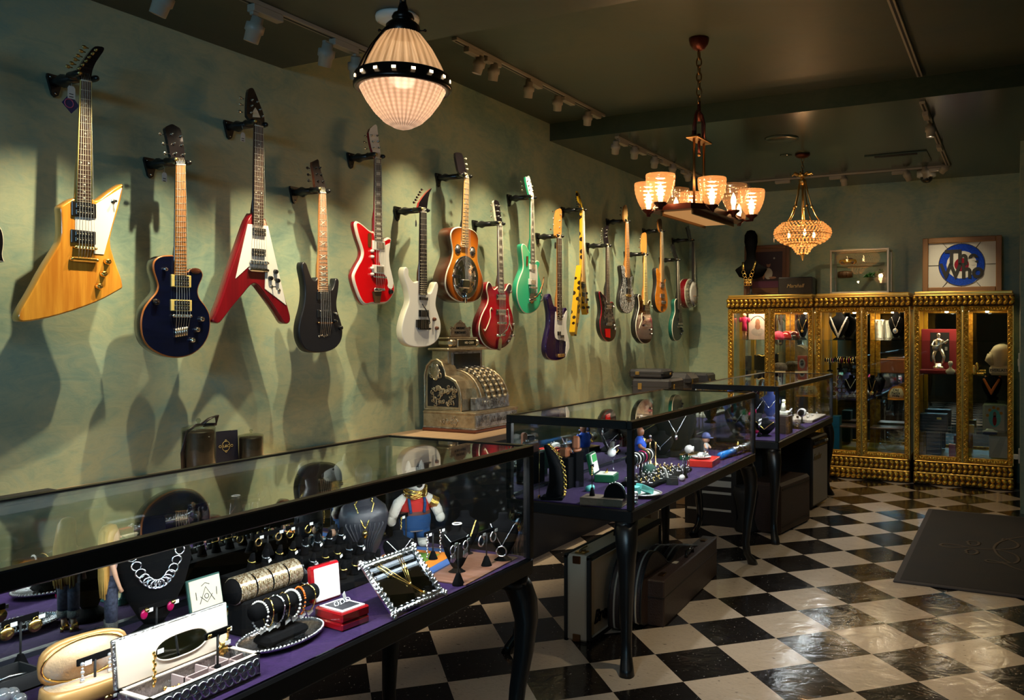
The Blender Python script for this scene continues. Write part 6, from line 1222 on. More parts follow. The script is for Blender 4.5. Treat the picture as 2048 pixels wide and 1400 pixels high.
# pewter dragon figurines
def dragon(label, p, s, rz):
    t = thing('dragon_figurine', label, 'figurine', p, rz); m = MB(Matrix.Scale(s, 4)); m.loft([(0, .35, .4, 0, 0), (.12, .3, .34, 0, 0)], 'pewter', 12); m.tube([(-.3, .1, .15), (-.1, -.1, .3), (0, 0, .55), (.1, .05, .8), (.25, 0, .95), (.4, 0, .92)], [.05, .14, .2, .14, .1, .04], 'pewter', 10); m.ball((.32, 0, .97), (.16, .09, .09), 'pewter', 10, 6)
    for s_ in (-1, 1):
        m.tube([(.28, .05 * s_, 1.02), (.15, .1 * s_, 1.15)], [.03, .008], 'pewter', 6); m.tube([(.1, .15 * s_, .5), (.3, .2 * s_, .35), (.3, .2 * s_, .15)], [.07, .05, .04], 'pewter', 6)
    m.build('body', t)
    for s_ in (-1, 1): m = MB(Matrix.Scale(s, 4)); m.prism([V(q) for q in ((0, .08 * s_, .7), (-.15, .55 * s_, 1.25), (-.1, .85 * s_, 1.0), (-.12, .7 * s_, .75), (-.08, .75 * s_, .55), (-.1, .45 * s_, .55), (-.06, .4 * s_, .38))], (-.03, 0, 0), 'silver'); m.build('wing', t)
dragon('silver winged dragon figurine beside the red ring box', at(622, 1185), .075, R(20)); dragon('silver winged dragon figurine on the black figure behind the ring box', at(640, 1120), .062, R(-20))
t = thing('wizard_figurine', 'black caped figurine with silver trim and dark curly hair behind the red box', 'figurine', at(655, 1118), R(-30)); m = MB(); m.loft([(0, .035, .04, 0, 0), (.02, .032, .038, 0, 0), (.06, .018, .026, 0, 0), (.078, .010, .014, 0, 0)], 'leather_black', 14); m.ball((.004, 0, .090), (.011, .011, .013), 'skin', 10, 8); m.build('robe', t)
m = MB(); rnd = random.Random(2); [m.ball((rnd.uniform(-.012, .006), rnd.uniform(-.012, .012), .098 + rnd.uniform(-.006, .012)), .006, 'black_matte', 6, 4) for _ in range(22)]; m.build('hair', t); m = MB(); [m.tube([(.012, s_ * .01, .07), (.03, s_ * .035, .06), (.045, s_ * .045, .05)], [.007, .008, .004], 'silver', 8) for s_ in (-1, 1)]; m.build('sleeves', t)
t = thing('red_emblem_box', 'small black box with a red winged emblem before the caped figurine', 'box', at(655, 1128), R(10)); m = MB(); m.bb(-.03, .03, -.045, .045, 0, .022, 'leather_black', .002); m.build('box_body', t); m = MB(); m.tube([(.0305, -.03, .018), (.0305, -.02, .006), (.0305, -.012, .016), (.0305, 0, .004), (.0305, .012, .018), (.0305, .028, .018), (.0305, .010, .003), (.0305, -.03, .018)], .0014, 'shirt_red', 4); m.build('emblem', t)
# torso bust with tilted head and skull pendant
p = at(727, 1118); h = hpx(p, 125); w = hpx(p, 98); rz = camdir(p) + R(5)
t = thing('torso_bust', 'black draped leather torso bust with a faceless head, wearing a skull pendant', 'bust', p, rz)
m = MB(); m.loft([(0, .030, .035, 0, 0), (.010, .032, .040, 0, 0), (.05, .040, .055, 0, 0), (.10, .046, .072, .004, 0), (.145, .046, .080, .008, 0), (.175, .036, .070, .002, 0), (.195, .026, .045, -.004, 0), (.215, .021, .024, -.006, 0), (.25, .020, .021, -.002, 0)], 'leather_black', 30); 
m.loft([(.245, .018, .018, 0, 0), (.258, .030, .024, .006, 0), (.275, .036, .028, .006, 0), (.295, .034, .027, .002, 0), (.312, .018, .015, -.004, 0), (.317, .005, .005, -.005, 0)], 'leather_black', 20); m.ball((.042, 0, .275), (.006, .004, .009), 'leather_black', 8, 6); m.ball((.040, 0, .262), (.004, .007, .003), 'leather_black', 8, 5); m.build('body', t)
m = MB()
for k in range(9): a_ = -.9 + .225 * k; m.tube([(.035 * mc(a_), .055 * ms(a_), .165), (.052 * mc(a_ * .9), .082 * ms(a_ * .9), .12), (.045 * mc(a_ * .6), .055 * ms(a_ * .6), .06), (.036, .018 * ms(a_), .012)], .0032, 'leather_black', 6)
m.build('drapery_folds', t)
t = thing('necklace', 'heavy gold rope necklace with a gold skull on the black torso bust', 'necklace', p, rz); m = MB(); P_ = [V((.020 + .033 * ms(PI * min(1, (1 - abs(f)) * 1.2) / 2) , f * .034 * (1 if abs(f) < .9 else .75), .112 + .088 * abs(f) ** 1.25)) for f in [-1 + k / 16 for k in range(33)]]
m.tube(P_, .0022, 'gold_metal', 6); [m.ball(q, .0030, 'gold_metal', 6, 4) for q in P_]; m.build('chain', t); c = P_[16] + V((.004, 0, -.016)); m = MB(); m.ball(c, (.009, .009, .011), 'gold_metal', 12, 8); m.box(c + V((.002, 0, -.013)), (.010, .010, .008), 'gold_metal', .002); [m.ball(c + V((.0075, s_ * .004, 0)), .0026, 'ink', 8, 6) for s_ in (-1, 1)]; m.build('skull_pendant', t)
# plush dog
p = at(830, 1092); s = hpx(p, 165) / .28; rz = camdir(p) + R(12); t = thing('plush_dog', 'white plush dog in blue overalls and red shirt, wearing gold chains', 'plush toy', p, rz)
S_ = Matrix.Scale(s, 4); m = MB(S_); m.loft([(.055, .030, .042, 0, 0), (.09, .038, .050, 0, 0), (.13, .036, .046, 0, 0), (.16, .030, .038, 0, 0), (.185, .020, .026, 0, 0)], 'plush_white', 20)
for s_ in (-1, 1):
    m.tube([(0, .022 * s_, .08), (.004, .026 * s_, .04), (.006, .026 * s_, .015)], [.022, .020, .018], 'plush_white', 12); m.ball((.014, .026 * s_, .012), (.026, .018, .013), 'plush_white', 12, 8)
    m.tube([(0, .030 * s_, .168), (.004, .058 * s_, .150), (.012, .074 * s_, .120), (.016, .080 * s_, .100)], [.017, .018, .017, .014], 'plush_white', 12); m.ball((.018, .082 * s_, .096), (.017, .016, .018), 'plush_white', 10, 8); m.loft([(0, .008, .012, 0, 0), (.02, .006, .008, 0, 0), (.032, .002, .002, 0, 0)], 'plush_white', 10, T=MT((-.002, .022 * s_, .258)))
m.ball((.0, 0, .228), (.038, .038, .040), 'plush_white', 18, 12); m.loft([(0, .026, .026, 0, 0), (.025, .024, .024, 0, 0), (.045, .017, .018, 0, 0), (.052, .006, .006, 0, 0)], 'plush_white', 16, T=MT((.018, 0, .222)) @ MR(R(100), 4, 'Y')); m.build('body', t)
m = MB(S_); m.ball((.068, 0, .218), (.008, .011, .009), 'black_gloss', 12, 8); m.build('nose', t); m = MB(S_); [m.ball((.034, s_ * .016, .240), .004, 'black_gloss', 8, 6) for s_ in (-1, 1)]; m.build('eyes', t)
m = MB(S_); m.loft([(.118, .040, .050, 0, 0), (.145, .038, .047, 0, 0), (.168, .030, .040, 0, 0), (.178, .024, .030, 0, 0)], 'shirt_red', 20, caps=False); m.build('shirt', t)
m = MB(S_); m.loft([(.060, .036, .050, 0, 0), (.09, .043, .054, 0, 0), (.122, .042, .051, 0, 0)], 'overall_blue', 20, caps=False); [m.tube([(0, .023 * s_, .085), (.004, .027 * s_, .045), (.006, .027 * s_, .03)], [.026, .024, .023], 'overall_blue', 12) for s_ in (-1, 1)]; [m.tube([(.041, .022 * s_, .12), (.038, .026 * s_, .15), (.02, .026 * s_, .175)], .005, 'overall_blue', 6) for s_ in (-1, 1)]; m.build('overalls', t); m = MB(S_); m.loft([(.112, .0435, .0525, 0, 0), (.124, .043, .052, 0, 0)], 'belt_brown', 20, caps=False); m.build('belt', t)
t = thing('chain_necklace', 'tangle of gold chains around the neck of the plush dog', 'necklace', p, rz); m = MB(S_); rnd = random.Random(8)
for k in range(12): z_ = .176 + .0025 * k; m.tube([((.034 + rnd.uniform(0, .006)) * mc(a_) + .004, (.036 + .002 * (k % 3)) * ms(a_), z_ - .008 * mc(a_) + .003 * ms(3 * a_ + k)) for a_ in [2 * PI * j / 24 for j in range(24)]], .0017, 'gold_metal', 5, True)
m.build('chains', t)
t = thing('bangles', 'stack of gold bangles on the raised arm of the plush dog', 'bracelet', p, rz); m = MB(S_ @ MT((.006, .060, .146)) @ MR(R(60), 4, 'X')); [m.ring((0, 0, -.012 + .004 * k), .0205, .0018, 'gold_metal', None, 20, 5) for k in range(7)]; m.build('rings', t)
p_, h_, w_ = ts_px('black T shaped stand with pendant earrings before the plush dog', 812, 1100, 1032, 36); ear2(p_, h_, w_, ['gold chain earring left of the post before the plush dog', 'round locket earring right of the post before the plush dog'], 'long', 'gold_metal', .8)
# small busts at the far end
a = bust_px('small black bust with a thin silver chain behind the silver frame', 797, 1140, 1062, 62, 10); necklace('thin silver chain on the bust behind the silver frame', *a, drop=.35, mat='bright_silver', wid=.8)
a = bust_px('tall black bust with two gold chains at the far end of the nearest case', 930, 1110, 1022, 58, 10); necklace('double gold chain with a dark oval pendant at the far end', *a, drop=.55, mat='gold_metal', dbl=True, wid=.7, pend=(.007, 'drop'))
a = bust_px('small black bust with a silver chain before the tall gold chain bust', 914, 1146, 1048, 60, -8); necklace('silver chain on the small bust before the tall gold chain bust', *a, drop=.25, mat='bright_silver', wid=.8)
t = thing('bangle', 'white pearl ring resting on top of the small front bust', 'bracelet', (a[0].x, a[0].y, a[0].z + a[1] - .002)); m = MB(); m.ring((0, 0, .003), .014, .002, 'pearl_bead', None, 20, 6); m.build('ring', t)
a = bust_px('black bust with a silver loop pendant at the end glass of the nearest case', 1006, 1122, 1026, 62, -10); necklace('silver chain with a large open loop pendant by the end glass', *a, drop=.45, mat='bright_silver', wid=.8, pend=(.016, 'ring'))
for px_, py_, bar, lbs, kd, mt in ((866, 1124, 1066, 'feather earrings near the game board', 'long', 'bright_silver'), (918, 1170, 1086, 'fringed silver earrings nearest the front', 'fan', 'bright_silver'), (973, 1134, 1066, 'thick silver hoops by the last bust', 'hoop', 'bright_silver')):
    p_, h_, w_ = ts_px('black T shaped stand with ' + lbs, px_, py_, bar, 44); ear2(p_, h_, w_, ['left one of the ' + lbs, 'right one of the ' + lbs], kd, mt, 1.1)
# boards
t = thing('wood_print_board', 'glossy wood print board lying at the far front corner of the nearest case', 'board', (-1.62, 2.14, DECK), R(4)); m = MB(); m.bb(-.17, .165, -.14, .18, 0, .005, 'board_wood', .001); m.build('board', t)
t = thing('game_board', 'blue, green and orange game board under the busts at the far end', 'game board', (-1.74, 2.13, DECK + .0052), R(9)); m = MB(); m.bb(-.13, .13, -.17, .16, 0, .004, 'board_blue'); m.bb(-.095, .095, -.13, .12, .004, .0048, 'board_orange'); m.bb(-.07, .05, -.10, .09, .0048, .0054, 'board_green')
for k in range(9): m.bb(-.125, -.10, -.16 + .034 * k, -.132 + .034 * k, .004, .0048, ('board_green', 'board_orange', 'shirt_red', 'cream')[k % 4])
m.build('printed_board', t)
ORD = ('first', 'second', 'third', 'fourth', 'fifth', 'sixth', 'seventh', 'eighth', 'ninth')
# ------------------------------------------------------------ register and counter goods
M('old_nickel', (.55, .45, .31), .30, .85, bmp=(55, .45), var=(20, (.34, .27, .18))); M('old_silver', (.58, .56, .54), .28, .9, bmp=(60, .5), var=(25, (.18, .17, .16))); M('dark_void', (.006, .006, .006), .7); M('key_cream', (.45, .36, .24), .4); M('red_wood', (.13, .03, .012), .35)
def scrollwork(m, f, w, h, mat, n=26, seed=1, r=.0035):
    rnd = random.Random(seed)
    for k in range(n):
        a, b = rnd.uniform(-w, w), rnd.uniform(-h, h); q = rnd.uniform(.010, .022); s0 = rnd.uniform(0, 6)
        m.tube([f(a + q * (1 - j / 11) * mc(s0 + j * .62), b + q * (1 - j / 11) * ms(s0 + j * .62)) for j in range(10)], r, mat, 5)
t = thing('cash_register', 'antique ornate metal cash register with a crown marquee', 'cash register', (-3.02, 4.25, .835))
x0, x1, y0, y1 = -3.21, -2.83, 4.03, 4.49
m = MB(); m.bb(x0 + .0, x1 + .008, y0 - .01, y1 + .01, .835, .853, 'red_wood', .004); m.build('wood_base', t, True)
m = MB(); m.bb(x0, x1, y0, y1, .853, .945, 'old_nickel', .004); m.bb(x0, x1 + .006, y0 - .006, y1 + .006, .940, .957, 'old_nickel', .005); m.bb(x0, x1 + .004, y0 - .004, y1 + .004, .853, .864, 'old_silver', .003); m.bb(x1 - .001, x1 + .002, y0 + .01, y1 - .01, .868, .936, 'old_silver'); scrollwork(m, lambda a, b: V((x1 + .003, 4.11 + a, .902 + b)), .05, .018, 'old_silver', 12, 2); scrollwork(m, lambda a, b: V((x1 + .003, 4.42 + a, .902 + b)), .04, .018, 'old_silver', 10, 3); scrollwork(m, lambda a, b: V((-3.02 + a, y0 - .002, .90 + b)), .06, .018, 'old_nickel', 12, 4); m.build('cash_drawer', t, True)
ck = [(-3.205, .962), (-3.205, 1.17), (-3.19, 1.225), (-3.155, 1.258), (-3.115, 1.264), (-3.08, 1.245), (-3.055, 1.20), (-3.05, 1.165), (-3.02, 1.158), (-2.975, 1.135), (-2.945, 1.09), (-2.935, 1.03), (-2.935, .962)]
m = MB(); m.prism([V((a, y0 + .012, b)) for a, b in ck], (0, .115, 0), 'old_nickel'); m.tube([V((a, y0 + .010, b)) for a, b in ck], .007, 'old_nickel', 8, True); cc = V((-3.07, 0, 1.09))
m.add([V((cc.x + (a - cc.x) * .84, y0 + .0105, cc.z + (b - cc.z) * .84)) for a, b in ck], [tuple(range(len(ck)))], 'dark_void'); sd = m.build('side_panel', t, True)
m = MB(); scrollwork(m, lambda a, b: V((-3.06 + a, y0 + .007, 1.045 + b)), .085, .055, 'old_nickel', 44, 5, .0042); scrollwork(m, lambda a, b: V((-3.125 + a, y0 + .007, 1.19 + b)), .03, .04, 'old_nickel', 22, 6, .005); m.ball((-3.125, y0 + .008, 1.19), (.036, .008, .045), 'old_nickel'); m.build('filigree', sd, True)
# key barrel
m = MB(); bxc, bzc, br_ = -3.08, .985, .205; prf = [(bxc - .12, .96)] + [(bxc + br_ * .92 * mc(a), bzc + br_ * ms(a)) for a in [R(q) for q in range(100, -8, -9)]]
m.prism([V((a, y0 + .127, b)) for a, b in prf], (0, .32, 0), 'old_nickel')
for y in (4.185, 4.245, 4.305, 4.365, 4.425, 4.478): m.tube([V((bxc + (br_ * .92 + .004) * mc(a), y, bzc + (br_ + .004) * ms(a))) for a in [R(q) for q in range(96, -6, -8)]], .006, 'old_nickel', 6)
m.bb(-2.93, -2.885, y0 + .09, y1 - .005, .955, 1.035, 'old_silver', .005); scrollwork(m, lambda a, b: V((-2.883, 4.30 + a, .995 + b)), .12, .02, 'old_silver', 22, 7); m.build('key_barrel', t, True)
for c_ in range(4):
    for k in range(8):
        a = R(78 - 9.5 * k); y = 4.235 + .060 * c_; p = V((bxc + br_ * .92 * mc(a), y + .0, bzc + br_ * ms(a))); n_ = V((mc(a), 0, ms(a))); m = MB(); m.cyl(p, p + n_ * .022, .004, 'old_silver', 6); m.cyl(p + n_ * .020, p + n_ * .027, .0115, 'key_cream' if k else 'old_silver', 10); m.build('key', t, True)
# display tower
m = MB(); m.bb(-3.20, -3.075, 4.10, 4.46, 1.15, 1.318, 'old_nickel', .005); m.bb(-3.215, -3.055, 4.075, 4.485, 1.316, 1.332, 'old_nickel', .006); m.bb(-3.074, -3.070, 4.13, 4.44, 1.195, 1.305, 'old_silver', .002); m.bb(-3.19, -3.08, 4.13, 4.205, 1.332, 1.392, 'old_nickel', .02); m.bb(-3.19, -3.08, 4.205, 4.40, 1.332, 1.385, 'old_nickel', .004); m.bb(-3.19, -3.08, 4.40, 4.45, 1.332, 1.392, 'old_nickel', .02); m.bb(-3.18, -3.09, 4.12, 4.46, 1.385, 1.396, 'old_nickel', .003); tw = m.build('display_tower', t, True)
m = MB(); m.bb(-3.0725, -3.0685, 4.150, 4.425, 1.205, 1.295, 'black_gloss'); m.bb(-3.0815, -3.0785, 4.208, 4.398, 1.342, 1.380, 'black_gloss'); m.build('display_window', tw, True)
def wtext(txt, size, mat, loc, nrm, parent, **k): 
    T_ = facing(V(loc) - (parent_world(parent)), nrm); return text_mesh(txt, size, mat, T_, 'lettering', parent, **k)
def parent_world(o):
    while o.parent: o = o.parent
    return o.location
wtext('NO  CASH', .020, 'key_cream', (-3.0778, 4.32, 1.361), (1, 0, 0), tw)
cr = [(-.10, 0), (.10, 0), (.105, .03), (.092, .058), (.065, .055), (.042, .082), (0, .098), (-.042, .082), (-.065, .055), (-.092, .058), (-.105, .03)]
m = MB(); m.prism([V((-3.125, 4.29 + a, 1.397 + b)) for a, b in cr], (-.012, 0, 0), 'old_nickel'); m.tube([V((-3.124, 4.29 + a, 1.397 + b)) for a, b in cr], .005, 'old_nickel', 6, True)
for s_ in (-1, 1): m.tube([(-3.124, 4.29 + s_ * (.096 + .012 * mc(a)), 1.448 + .012 * ms(a)) for a in [k * .7 for k in range(9)]], .004, 'old_nickel', 6)
m.ball((-3.124, 4.29, 1.492), (.008, .012, .012), 'old_nickel'); mq = m.build('marquee', t, True)
wtext('AMOUNT', .021, 'dark_void', (-3.1235, 4.29, 1.452), (1, 0, 0), mq, bold=.0006); wtext('PURCHASED', .021, 'dark_void', (-3.1235, 4.29, 1.424), (1, 0, 0), mq, bold=.0006); wtext('National', .050, 'old_silver', (x1 + .0045, 4.275, .902), (1, 0, 0), t, extrude=.002, font_shear=.3)
t = thing('wooden_block', 'small brown wooden box on the far corner of the register drawer', 'box', (-3.0, 4.44, .957)); m = MB(); m.bb(-3.04, -2.98, 4.405, 4.475, .957, .975, 'red_wood', .003); m.bb(-3.035, -2.985, 4.41, 4.47, .975, .985, 'mahogany', .003); m.build('box_body', t, True)
# candle jars and card
G('jar_glass', (.80, .82, .78), f0=.03); M('dark_wax', (.006, .002, .002), .5); M('navy_card', (.006, .007, .022), .5); M('gold_print', (.5, .40, .16), .4); M('satin_ribbon', (.012, .008, .010), .3)
def jar(label, px_, py_, wpx, hpx_, ribbon=False):
    p = UX(px_, py_, -3.12); p.z = .835; w = hpx(p, wpx) / 2; h = hpx(p, hpx_); t = thing('candle_jar', label, 'candle', p)
    m = MB(); m.lathe([(w * .97, 0), (w, .004), (w, h * .80), (w * .98, h * .82), (w * .95, h * .80), (w * .95, h * .10), (0, h * .09)], 'jar_glass', (0, 0, 0), 32); m.build('jar', t)
    m = MB(); m.lathe([(0, h * .10), (w * .90, h * .10), (w * .92, h * .14), (w * .92, h * .74), (w * .85, h * .77), (0, h * .77)], 'dark_wax', (0, 0, 0), 28); m.build('wax', t)
    m = MB(); m.lathe([(w * .98, h * .82), (w * .95, h * .84), (w * .5, h * .88), (w * .1, h * .89), (w * .08, h * .92), (w * .16, h * .96), (w * .08, h), (0, h)], 'jar_glass', (0, 0, 0), 28); m.build('lid', t)
    if ribbon: 
        m = MB(); m.tube([(0, -w * 1.02, h * .03), (.0, -w * 1.12, h * .4), (.01, -w * .9, h * .78), (.01, -w * .3, h * .88), (.01, w * .2, h * .88)], [.012, .010, .008, .007, .006], 'satin_ribbon', 8, flat=.3); m.tube([(.01, w * .1, h * .88), (.015, w * .6, h * .98), (.02, w * 1.1, h * 1.02), (.015, w * 1.1, h * .86), (.01, w * .3, h * .87)], .013, 'satin_ribbon', 8, flat=.35); m.build('ribbon', t)
jar('larger dark candle jar tied with a black ribbon on the counter', 397, 935, 64, 108, True); jar('smaller dark candle jar right of the black card', 502, 916, 48, 68)
p = UX(453, 926, -3.17); p.z = .835; t = thing('folded_card', 'black folded card with a gold monogram between the candle jars', 'card', p, R(-12)); hh, ww = hpx(p, 68), hpx(p, 48) / 2 / .93; m = MB(); m.prism([V(q) for q in ((0, -ww, 0), (0, ww, 0), (-.012, ww, hh), (-.012, -ww, hh))], (-.002, 0, 0), 'navy_card'); m.prism([V(q) for q in ((-.07, -ww * .9, 0), (-.07, ww * .5, 0), (-.014, ww * .5, hh * 1.0), (-.014, -ww * .9, hh))], (.001, 0, .001), 'navy_card'); m.build('card', t)
m = MB(); 
for q, r_ in (((0, 0), .018), ((0, .024), .004), ((0, -.024), .004), ((-.027, 0), .005), ((.027, 0), .005)): m.ring((.0018 - .012 * (.5 + q[1] / hh), q[0], hh * .56 + q[1]), r_, .0008, 'gold_print', MR(R(90), 4, 'Y') @ Matrix.Diagonal((1.25 if r_ > .01 else 1, 1, 1, 1)), 24, 4)
m.build('emblem', t); text_mesh('L&C', .017, 'gold_print', facing((-.0045, 0, hh * .56), (1, 0, .08)), 'lettering', t, font_shear=.3)
t = thing('flat_case', 'flat black case lying on the counter at the far left edge', 'case', (-3.0, 1.1, .835)); m = MB(); m.bb(-3.18, -2.72, .5, yX(157, -3.0), .835, .862, 'black_matte', .004); m.build('case_body', t, True)
# black cases at the end of the counter
for lb, pxs, X_, yy, z0_, hh, dd in (('black box on the counter at the corner with a gold latch', None, -3.0, 7.15, .835, .16, .34), ('smaller dark box stacked on the black box in the corner', None, -3.03, 7.12, .996, .085, .26), ('dark domed case behind the stacked boxes on the counter', None, -3.0, 7.62, .835, .19, .30), ('black case with a pale label at the very end of the counter', None, -2.98, 8.05, .835, .17, .26)):
    t = thing('instrument_case', lb, 'case', (X_, yy, z0_)); m = MB(); m.bb(X_ - .17, X_ + .17 + .05 * (hh > .1), yy - dd / 2, yy + dd / 2, z0_, z0_ + hh, 'leather_black', .02 if 'domed' not in lb else .05); m.bb(X_ - .172, X_ + .172 + .05 * (hh > .1), yy - dd / 2 - .002, yy + dd / 2 + .002, z0_ + hh * .55, z0_ + hh * .55 + .006, 'black_matte'); m.build('case_body', t, True)
    m = MB(); m.bb(X_ + .215, X_ + .226, yy - dd * .3, yy - dd * .3 + .025, z0_ + hh * .45, z0_ + hh * .7, 'gold_metal' if hh > .1 else 'brass', .003); m.bb(X_ - .1, X_ - .06, yy - dd / 2 - .008, yy - dd / 2, z0_ + hh * .4, z0_ + hh * .75, 'brass', .003); m.build('latch', t, True)

# ------------------------------------------------------------ goods in the middle case
M('box_green', (.006, .075, .03), .35); M('box_green_liner', (.01, .28, .05), .6); M('white_liner', (.78, .76, .68), .5); M('teal_box', (.13, .52, .48), .5); M('book_cover', (.12, .085, .055), .6, bmp=(60, .4)); M('book_pages', (.45, .38, .24), .7, var=(120, (.30, .24, .14), (1, 1, 8))); M('leather_tan', (.30, .10, .04), .4); M('knit_green', (.02, .07, .05), .95, bmp=(120, .8)); M('shirt_blue', (.01, .07, .48), .7); M('dark_skin', (.20, .07, .03), .45); M('red_card', (.55, .02, .012), .35); M('denim_cap', (.05, .06, .16), .8); M('tube_blue', (.01, .16, .50), .3)
# gold chain bust seen side-on
p = at(1108, 998); h = hpx(p, 108); t = thing('chain_bust', 'black curved bust at the near end of the middle case wearing a heavy gold chain', 'necklace display', p, R(20)); w = .055
m = MB(); m.box((-.005, 0, .008), (.10, .075, .014), 'black_velvet', .004)
m.loft([(.012, .040, .036, 0, 0), (.03, .036, .045, .002, 0), (h * .35, .032, .062, .012, 0), (h * .62, .026, .060, .006, 0), (h * .82, .020, .044, -.012, 0), (h * .95, .014, .022, -.030, 0), (h, .008, .014, -.036, 0)], 'black_velvet', 22, pw=.8); m.build('body', t)
t2 = thing('chain_necklace', 'heavy gold curb chain hanging down the curved black bust', 'necklace', p, R(20)); m = MB(); prof = [(-.028, h * 1.0), (-.005, h * .93), (.018, h * .82), (.034, h * .66), (.044, h * .48), (.047, h * .3), (.044, h * .15), (.042, .02)]
Q = [V((a, .0, b)) for a, b in prof]
for _ in range(2): 
    q2 = [Q[0]]; 
    for a, b in zip(Q, Q[1:]): q2 += [a * .75 + b * .25, a * .25 + b * .75]
    Q = q2 + [Q[-1]]
for k, q in enumerate(Q): m.ring(q + V((.004, 0, 0)), .0065, .0022, 'gold_metal', MR(.6 * (-1) ** k, 4, 'Y') @ MR(R(90) * (k % 2), 4, 'X'), 10, 5)
m.build('chain', t2)
t2 = thing('necklace', 'fine gold chain with a pendant hanging left of the curved black bust', 'necklace', (p.x - .05, p.y - .04, p.z)); m = MB(); m.tube([(0, 0, h * .93), (0, -.004, h * .5), (0, -.004, .025)], .0011, 'gold_metal', 5); m.tube([(0, 0, h * .93), (.03, .02, h * .98)], .0011, 'gold_metal', 5); m.ball((0, -.004, .014), (.004, .011, .008), 'gold_metal'); m.build('chain', t2)
# pedestal with leather goods
p = at(1152, 972); hp = hpx(p, 70); t = thing('pedestal', 'black six sided pedestal in the middle case', 'pedestal', p); m = MB(); m.loft([(0, .042, .042, 0, 0), (hp, .042, .042, 0, 0)], 'black_velvet', 6); m.s = [False] * len(m.s); m.build('block', t)
q = V((p.x, p.y, p.z + hp)); t = thing('leather_pouch', 'brown leather camera pouch standing on the black pedestal', 'pouch', q, R(25)); m = MB(); m.bb(-.018, .018, -.03, -.004, .012, .075, 'leather_tan', .008); m.bb(-.02, .02, -.01, .035, .012, .06, 'leather_black', .006); m.build('pouch', t); t = thing('leather_shoe', 'small tan leather slipper on the front edge of the pedestal', 'shoe', (q.x + .012, q.y - .01, q.z)); m = MB(); m.loft([(0, .012, .030, 0, 0), (.006, .016, .034, 0, 0), (.014, .015, .032, 0, 0), (.011, .010, .024, 0, 0)], 'leather_tan', 16); m.build('slipper', t)
t = thing('camera', 'silver topped vintage camera in a brown case behind the curved bust', 'camera', V((-1.93, p.y - .02, DECK + .145))); m = MB(); m.bb(-.02, .02, -.055, .055, 0, .045, 'leather_tan', .006); m.bb(-.018, .018, -.050, .050, .045, .062, 'bright_silver', .004); m.cyl((.02, 0, .025), (.04, 0, .025), .018, 'bright_silver', 18); m.cyl((0, -.03, .06), (0, -.03, .07), .009, 'silver', 12); m.build('camera_body', t); t = thing('black_riser', 'tall black riser under the silver topped camera', 'riser', (-1.93, p.y - .02, DECK)); m = MB(); m.bb(-.04, .04, -.07, .07, 0, .145, 'black_velvet', .003); m.build('block', t)
# green watch box
p = at(1213, 962); t = thing('watch_box', 'green watch box with white lining standing open in the middle case', 'watch box', p, R(12)); m = MB(); m.bb(-.05, .05, -.055, .055, 0, .038, 'box_green', .004); m.bb(-.042, .042, -.047, .047, .038, .040, 'white_liner'); m.build('base', t); T_ = MT((-.05, 0, .038)) @ MR(R(-12), 4, 'Y'); m = MB(T_); m.box((-.012, 0, .052), (.022, .11, .105), 'box_green', .004); m.box((.0, 0, .052), (.004, .096, .092), 'white_liner', .002); m.box((.003, 0, .076), (.003, .075, .036), 'box_green_liner', .001); m.build('lid', t)
t = thing('brooch', 'gold bird brooch lying in the green watch box', 'brooch', (p.x, p.y, p.z + .040)); m = MB(); m.ball((0, 0, .005), (.006, .015, .005), 'gold_metal'); m.prism([V(q) for q in ((0, .0, .008), (.0, .012, .022), (0, .02, .010))], (-.002, 0, 0), 'gold_metal'); m.build('bird', t)
# martini glass with egg
p = at(1226, 945); hg = hpx(p, 64); G('thin_glass', (.90, .93, .95), f0=.22); t = thing('martini_glass', 'martini glass holding a white egg shape in the middle case', 'glass', p); m = MB(); m.lathe([(.024, 0), (.024, .002), (.004, .005), (.003, hg * .35), (.006, hg * .38), (.042, hg), (.040, hg), (.004, hg * .42)], 'thin_glass', (0, 0, 0), 28); m.build('glass', t)
t = thing('white_egg', 'white egg with gold chain resting in the martini glass', 'ornament', (p.x, p.y, p.z + hg * .48)); m = MB(MR(.5, 4, 'X')); m.ball((0, 0, .030), (.023, .030, .022), 'pure_white', 16, 12); m.build('egg', t); m = MB(); m.ring((0, 0, .034), .028, .0018, 'gold_metal', MR(.6, 4, 'X'), 24, 5); m.build('chain', t)
# book box, half dome, bracelet, stand, teal box
p = at(1200, 1012); t = thing('book_box', 'brown book shaped box at the front corner of the middle case', 'book', p, R(98)); bw = hpx(p, 88) / 2; m = MB(); m.bb(-.045, .045, -bw, bw, 0, .004, 'book_cover'); m.bb(-.045, .045, -bw, bw, .028, .033, 'book_cover', .001); m.bb(-.045, -.041, -bw, bw, 0, .03, 'book_cover'); m.build('cover', t); m = MB(); m.bb(-.042, .041, -bw + .004, bw - .004, .004, .028, 'book_pages'); m.build('page_block', t)
q = V((p.x + .050, p.y + .008, p.z + .033)); t = thing('half_dome_display', 'black velvet half dome standing on the book box', 'bracelet display', q, R(98)); m = MB(); n = 18; pts = [V((.012, .048 * mc(a), .062 * ms(a))) for a in [PI * k / n for k in range(n + 1)]]; m.prism(pts, (-.026, 0, 0), 'black_velvet'); m.build('dome', t)
t = thing('bracelet', 'thin silver bracelet draped over the black half dome', 'bracelet', q, R(98)); m = MB(); P_ = [V((.0, .050 * mc(a), .064 * ms(a))) for a in [PI * (.08 + .84 * k / 20) for k in range(21)]]; m.tube(P_, .0018, 'bright_silver', 6); [m.ball(k, .003, 'bright_silver', 6, 5) for k in P_[::2]]; m.build('chain', t)
